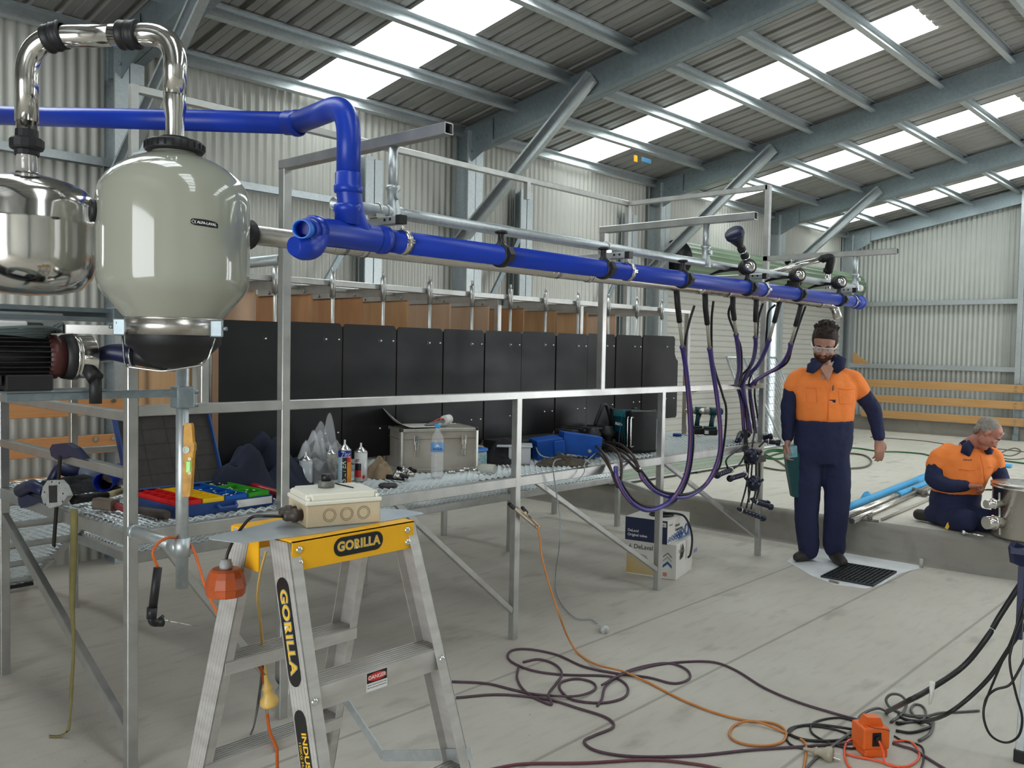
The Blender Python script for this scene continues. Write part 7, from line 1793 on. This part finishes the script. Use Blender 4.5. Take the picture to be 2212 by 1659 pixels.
m=MB();chain(m,[(K(2020,1006,.01),.068),(K(2012,1034,.05),.066),(K(2034,1044,.12),.056),(K(2064,1043,.15),.043)]);soft(m,'navy_sleeve',NVF,w2,.010,4,.012,.06)
m=MB();chain(m,[(K(2147,1008,.03),.062),(K(2154,1030,.06),.060),(K(2149,1043,.13),.044)]);soft(m,'navy_sleeve',NVF,w2,.010,4,.012,.06)
m=MB();ringloft(m,[tk(1060,2015,2114,.147,.0),tk(1085,2012,2112,.15,.0),tk(1115,2016,2112,.15,.0)])
zk=lambda p,z=.36:V((p.x,p.y,z))
chain(m,[(K(2045,1100,-.02),.112),(K(2048,1115,.10),.105),(zk(K(2052,1130,.24),.355),.088)]);chain(m,[(K(2080,1100,-.02),.112),(K(2088,1115,.10),.105),(zk(K(2098,1130,.22),.355),.088)])
chain(m,[(zk(K(2050,1130,.2),.345),.08),(zk(K(2030,1128,-.1),.34),.075)]);chain(m,[(zk(K(2098,1130,.18),.345),.08),(zk(K(2085,1128,-.15),.34),.075)])
for v in m.v: v.z=max(v.z,.268)
soft(m,'navy_trousers',NVF,w2,.014,4,.014,.10)
m=MB();chain(m,[(zk(K(2020,1132,-.12),.32),.045),(zk(K(2010,1134,-.2),.315),.045)]);chain(m,[(zk(K(2078,1128,-.18),.33),.045),(zk(K(2070,1126,-.3),.32),.045)])
soft(m,'boot',BOOT,w2,.010,3)
m=MB();pp=[(2083,958),(2075,950),(2064,962),(2062,976),(2080,984),(2086,968)]
for pp in ([(2088,962),(2078,948),(2066,958),(2062,974),(2078,984),(2084,972)],[(2112,968),(2120,962),(2130,968),(2126,978),(2116,978),(2113,972)]):
    front=[K(x,y,.10) for x,y in pp];k=len(pp);ce=sum(front,V((0,0,0)))/k
    m.add([p-viewd*.012 for p in front]+[p+viewd*.012 for p in front]+[ce-viewd*.03],[[i,(i+1)%k,2*k] for i in range(k)]+[[i,i+k,(i+1)%k+k,(i+1)%k] for i in range(k)]+[list(range(k,2*k))[::-1]],True)
m.tube([K(2078,955,.04),K(2085,962,-.05),K(2100,966,-.06),K(2122,964,.05)],[.02,.024,.024,.018],10)
m.build('navy_collar',NVF,w2)
m=MB();m.tube([K(2098,978,.13),K(2101,1000,.150),K(2104,1040,.16)],.0035,6);m.tube([K(2052,1008,.135),K(2068,1010,.15),K(2085,1009,.15)],.003,6);m.tube([K(2112,1003,.15),K(2128,1006,.13)],.003,6);m.build('seams',DORF,w2)
t_=text('DeLaval',.020,basis(K(2068,988,.150),rightd,V((0,0,1))),NVF,'chest_lettering',w2,ext=.001,off=.0002)
m=MB();m.rbox((-.012,-.026,0),(.012,.026,.012),.003,basis(K(2023,1126,.17),rightd*.9+V((0,0,-.4)),V((0,0,1))+rightd*.4));m.build('yellow_tag',mat('yellow_tag',(.85,.55,.05),.5),w2)
# glasses pushed up on his head
m=MB();s=1
for k in (-1,1): m.ell(M2h@V((.028*k,.068,.070)),V((.026,.017,.006)),16,8,M2h.to_3x3())
m.build('glasses_lens',mat('frosted_lens',(.7,.72,.72),.15,0,alpha=.6,spec=1),w2)
# spanner
m=MB();a=K(2092,1049,.20);e=K(2142,1049,.20);m.beam(a,e,.006,.012);m.cyl(e-viewd*.004,e+viewd*.004,.012,n=14);tag(m.build('spanner',STEEL),'bright steel spanner held between the kneeling worker\'s hands','spanner')
# ---------------------------------------------------------------- steel vessel at the right edge
c0=at(2222,1160,z=.27);vx=V((c0.x,c0.y,0))+viewd*.0
pv=(viewd,vx);Z=lambda x,y:at(x,y,pl=pv)
zt_=Z(2210,1046).z;Rv=(Z(2262,1100)-Z(2151,1100)).length/2;cc=Z(2151+ (2262-2151)/2,1100)
t=thing('steel_vessel','tall brushed stainless vessel on the slab, cut by the right photo edge','vessel',(cc.x,cc.y,.266))
Rv=.235;cc=Z(2151,1100)+rightd*Rv
m=MB();m.lathe([(0,.275),(Rv-.01,.27),(Rv,.28),(Rv,zt_-.03),(Rv+.012,zt_-.026),(Rv+.012,zt_-.018),(Rv,zt_-.014),(Rv,zt_-.006),(Rv+.014,zt_-.002),(Rv+.012,zt_+.006),(Rv-.03,zt_+.01),(Rv-.08,zt_+.012),(0,zt_+.014)],(cc.x,cc.y,0),n=64);m.build('shell',STEELB,t)
for y0,y1 in ((1075,1093),(1110,1137)):
    p=Z(2152,(y0+y1)/2);q2=Z(2114,(y0+y1)/2);rr=(Z(2130,y0)-Z(2130,y1)).length/2
    p=p-viewd*.06;q2=q2-viewd*.10
    m=MB();m.cyl(p+rightd*.03,q2,rr,n=24);m.lathe([(rr,0),(rr+.008,.004),(rr+.008,.012),(rr,.016)],lerp(p,q2,.45),(q2-p),n=24);m.build('outlet',STEEL,t)
m=MB();m.beam(Z(2146,1060)-viewd*.08,Z(2147,1150)-viewd*.08,.012,.012);m.build('hinge_rod',STEELB,t)
m=MB();a=sl(2082,1150,RZ+.012);e=sl(2125,1158,RZ+.012);m.tube([a,e],.006,8);m.ell(a,(.016,.016,.02),10,6);tag(m.build('bright_wire',CHROME),'short bright metal rod lying on the kerb edge in front of the kneeling worker','rod')
# ================================================================ camera, light
cd=D.cameras.new('Camera');co=D.objects.new('Camera',cd);col.objects.link(co);scn.camera=co
cd.sensor_fit='HORIZONTAL';cd.sensor_width=36;cd.lens=FPX/2212*36;cd.clip_start=.05;cd.clip_end=200
M=Matrix((_r,_u,-_f)).transposed().to_4x4();M.translation=CAM;co.matrix_world=M
w=D.worlds.new('sky');scn.world=w;w.use_nodes=True;bg=w.node_tree.nodes['Background']
bg.inputs[0].default_value=(.93,.97,1,1);bg.inputs[1].default_value=SKYS
def portal(loc,rot,sx,sy):
    l=D.lights.new('portal','AREA');l.shape='RECTANGLE';l.size=sx;l.size_y=sy;l.cycles.is_portal=True
    o=D.objects.new('portal',l);col.objects.link(o);o.location=loc;o.rotation_euler=rot
for a,b in SKX:
    for ya,yb in ((YW,2.62),(1.55,YR)):
        yc=(ya+yb)/2;s_=math.atan(SL);portal(((a+b)/2,yc,roofz(yc)+.06),(-s_ if ya>2.5 else s_,0,0),b-a,abs(ya-yb)/math.cos(s_))
for a,b in RDOORS: portal(((a+b)/2,YR-.1,1.45),(PI/2,0,0),b-a,2.9)   # open doorways
portal((XB-.1,.6,1.5),(PI/2,0,-PI/2),3.6,3.0)
sv=scn.view_settings;sv.view_transform='Standard';sv.look='None';sv.gamma=1;sv.use_curve_mapping=False;sv.exposure=EXPO
scn.cycles.max_bounces=10;scn.cycles.diffuse_bounces=5;scn.cycles.glossy_bounces=4;scn.cycles.transmission_bounces=8;scn.cycles.transparent_max_bounces=12
scn.cycles.use_denoising=True
scn.cycles.caustics_reflective=False;scn.cycles.caustics_refractive=False
scn.cycles.sample_clamp_indirect=6
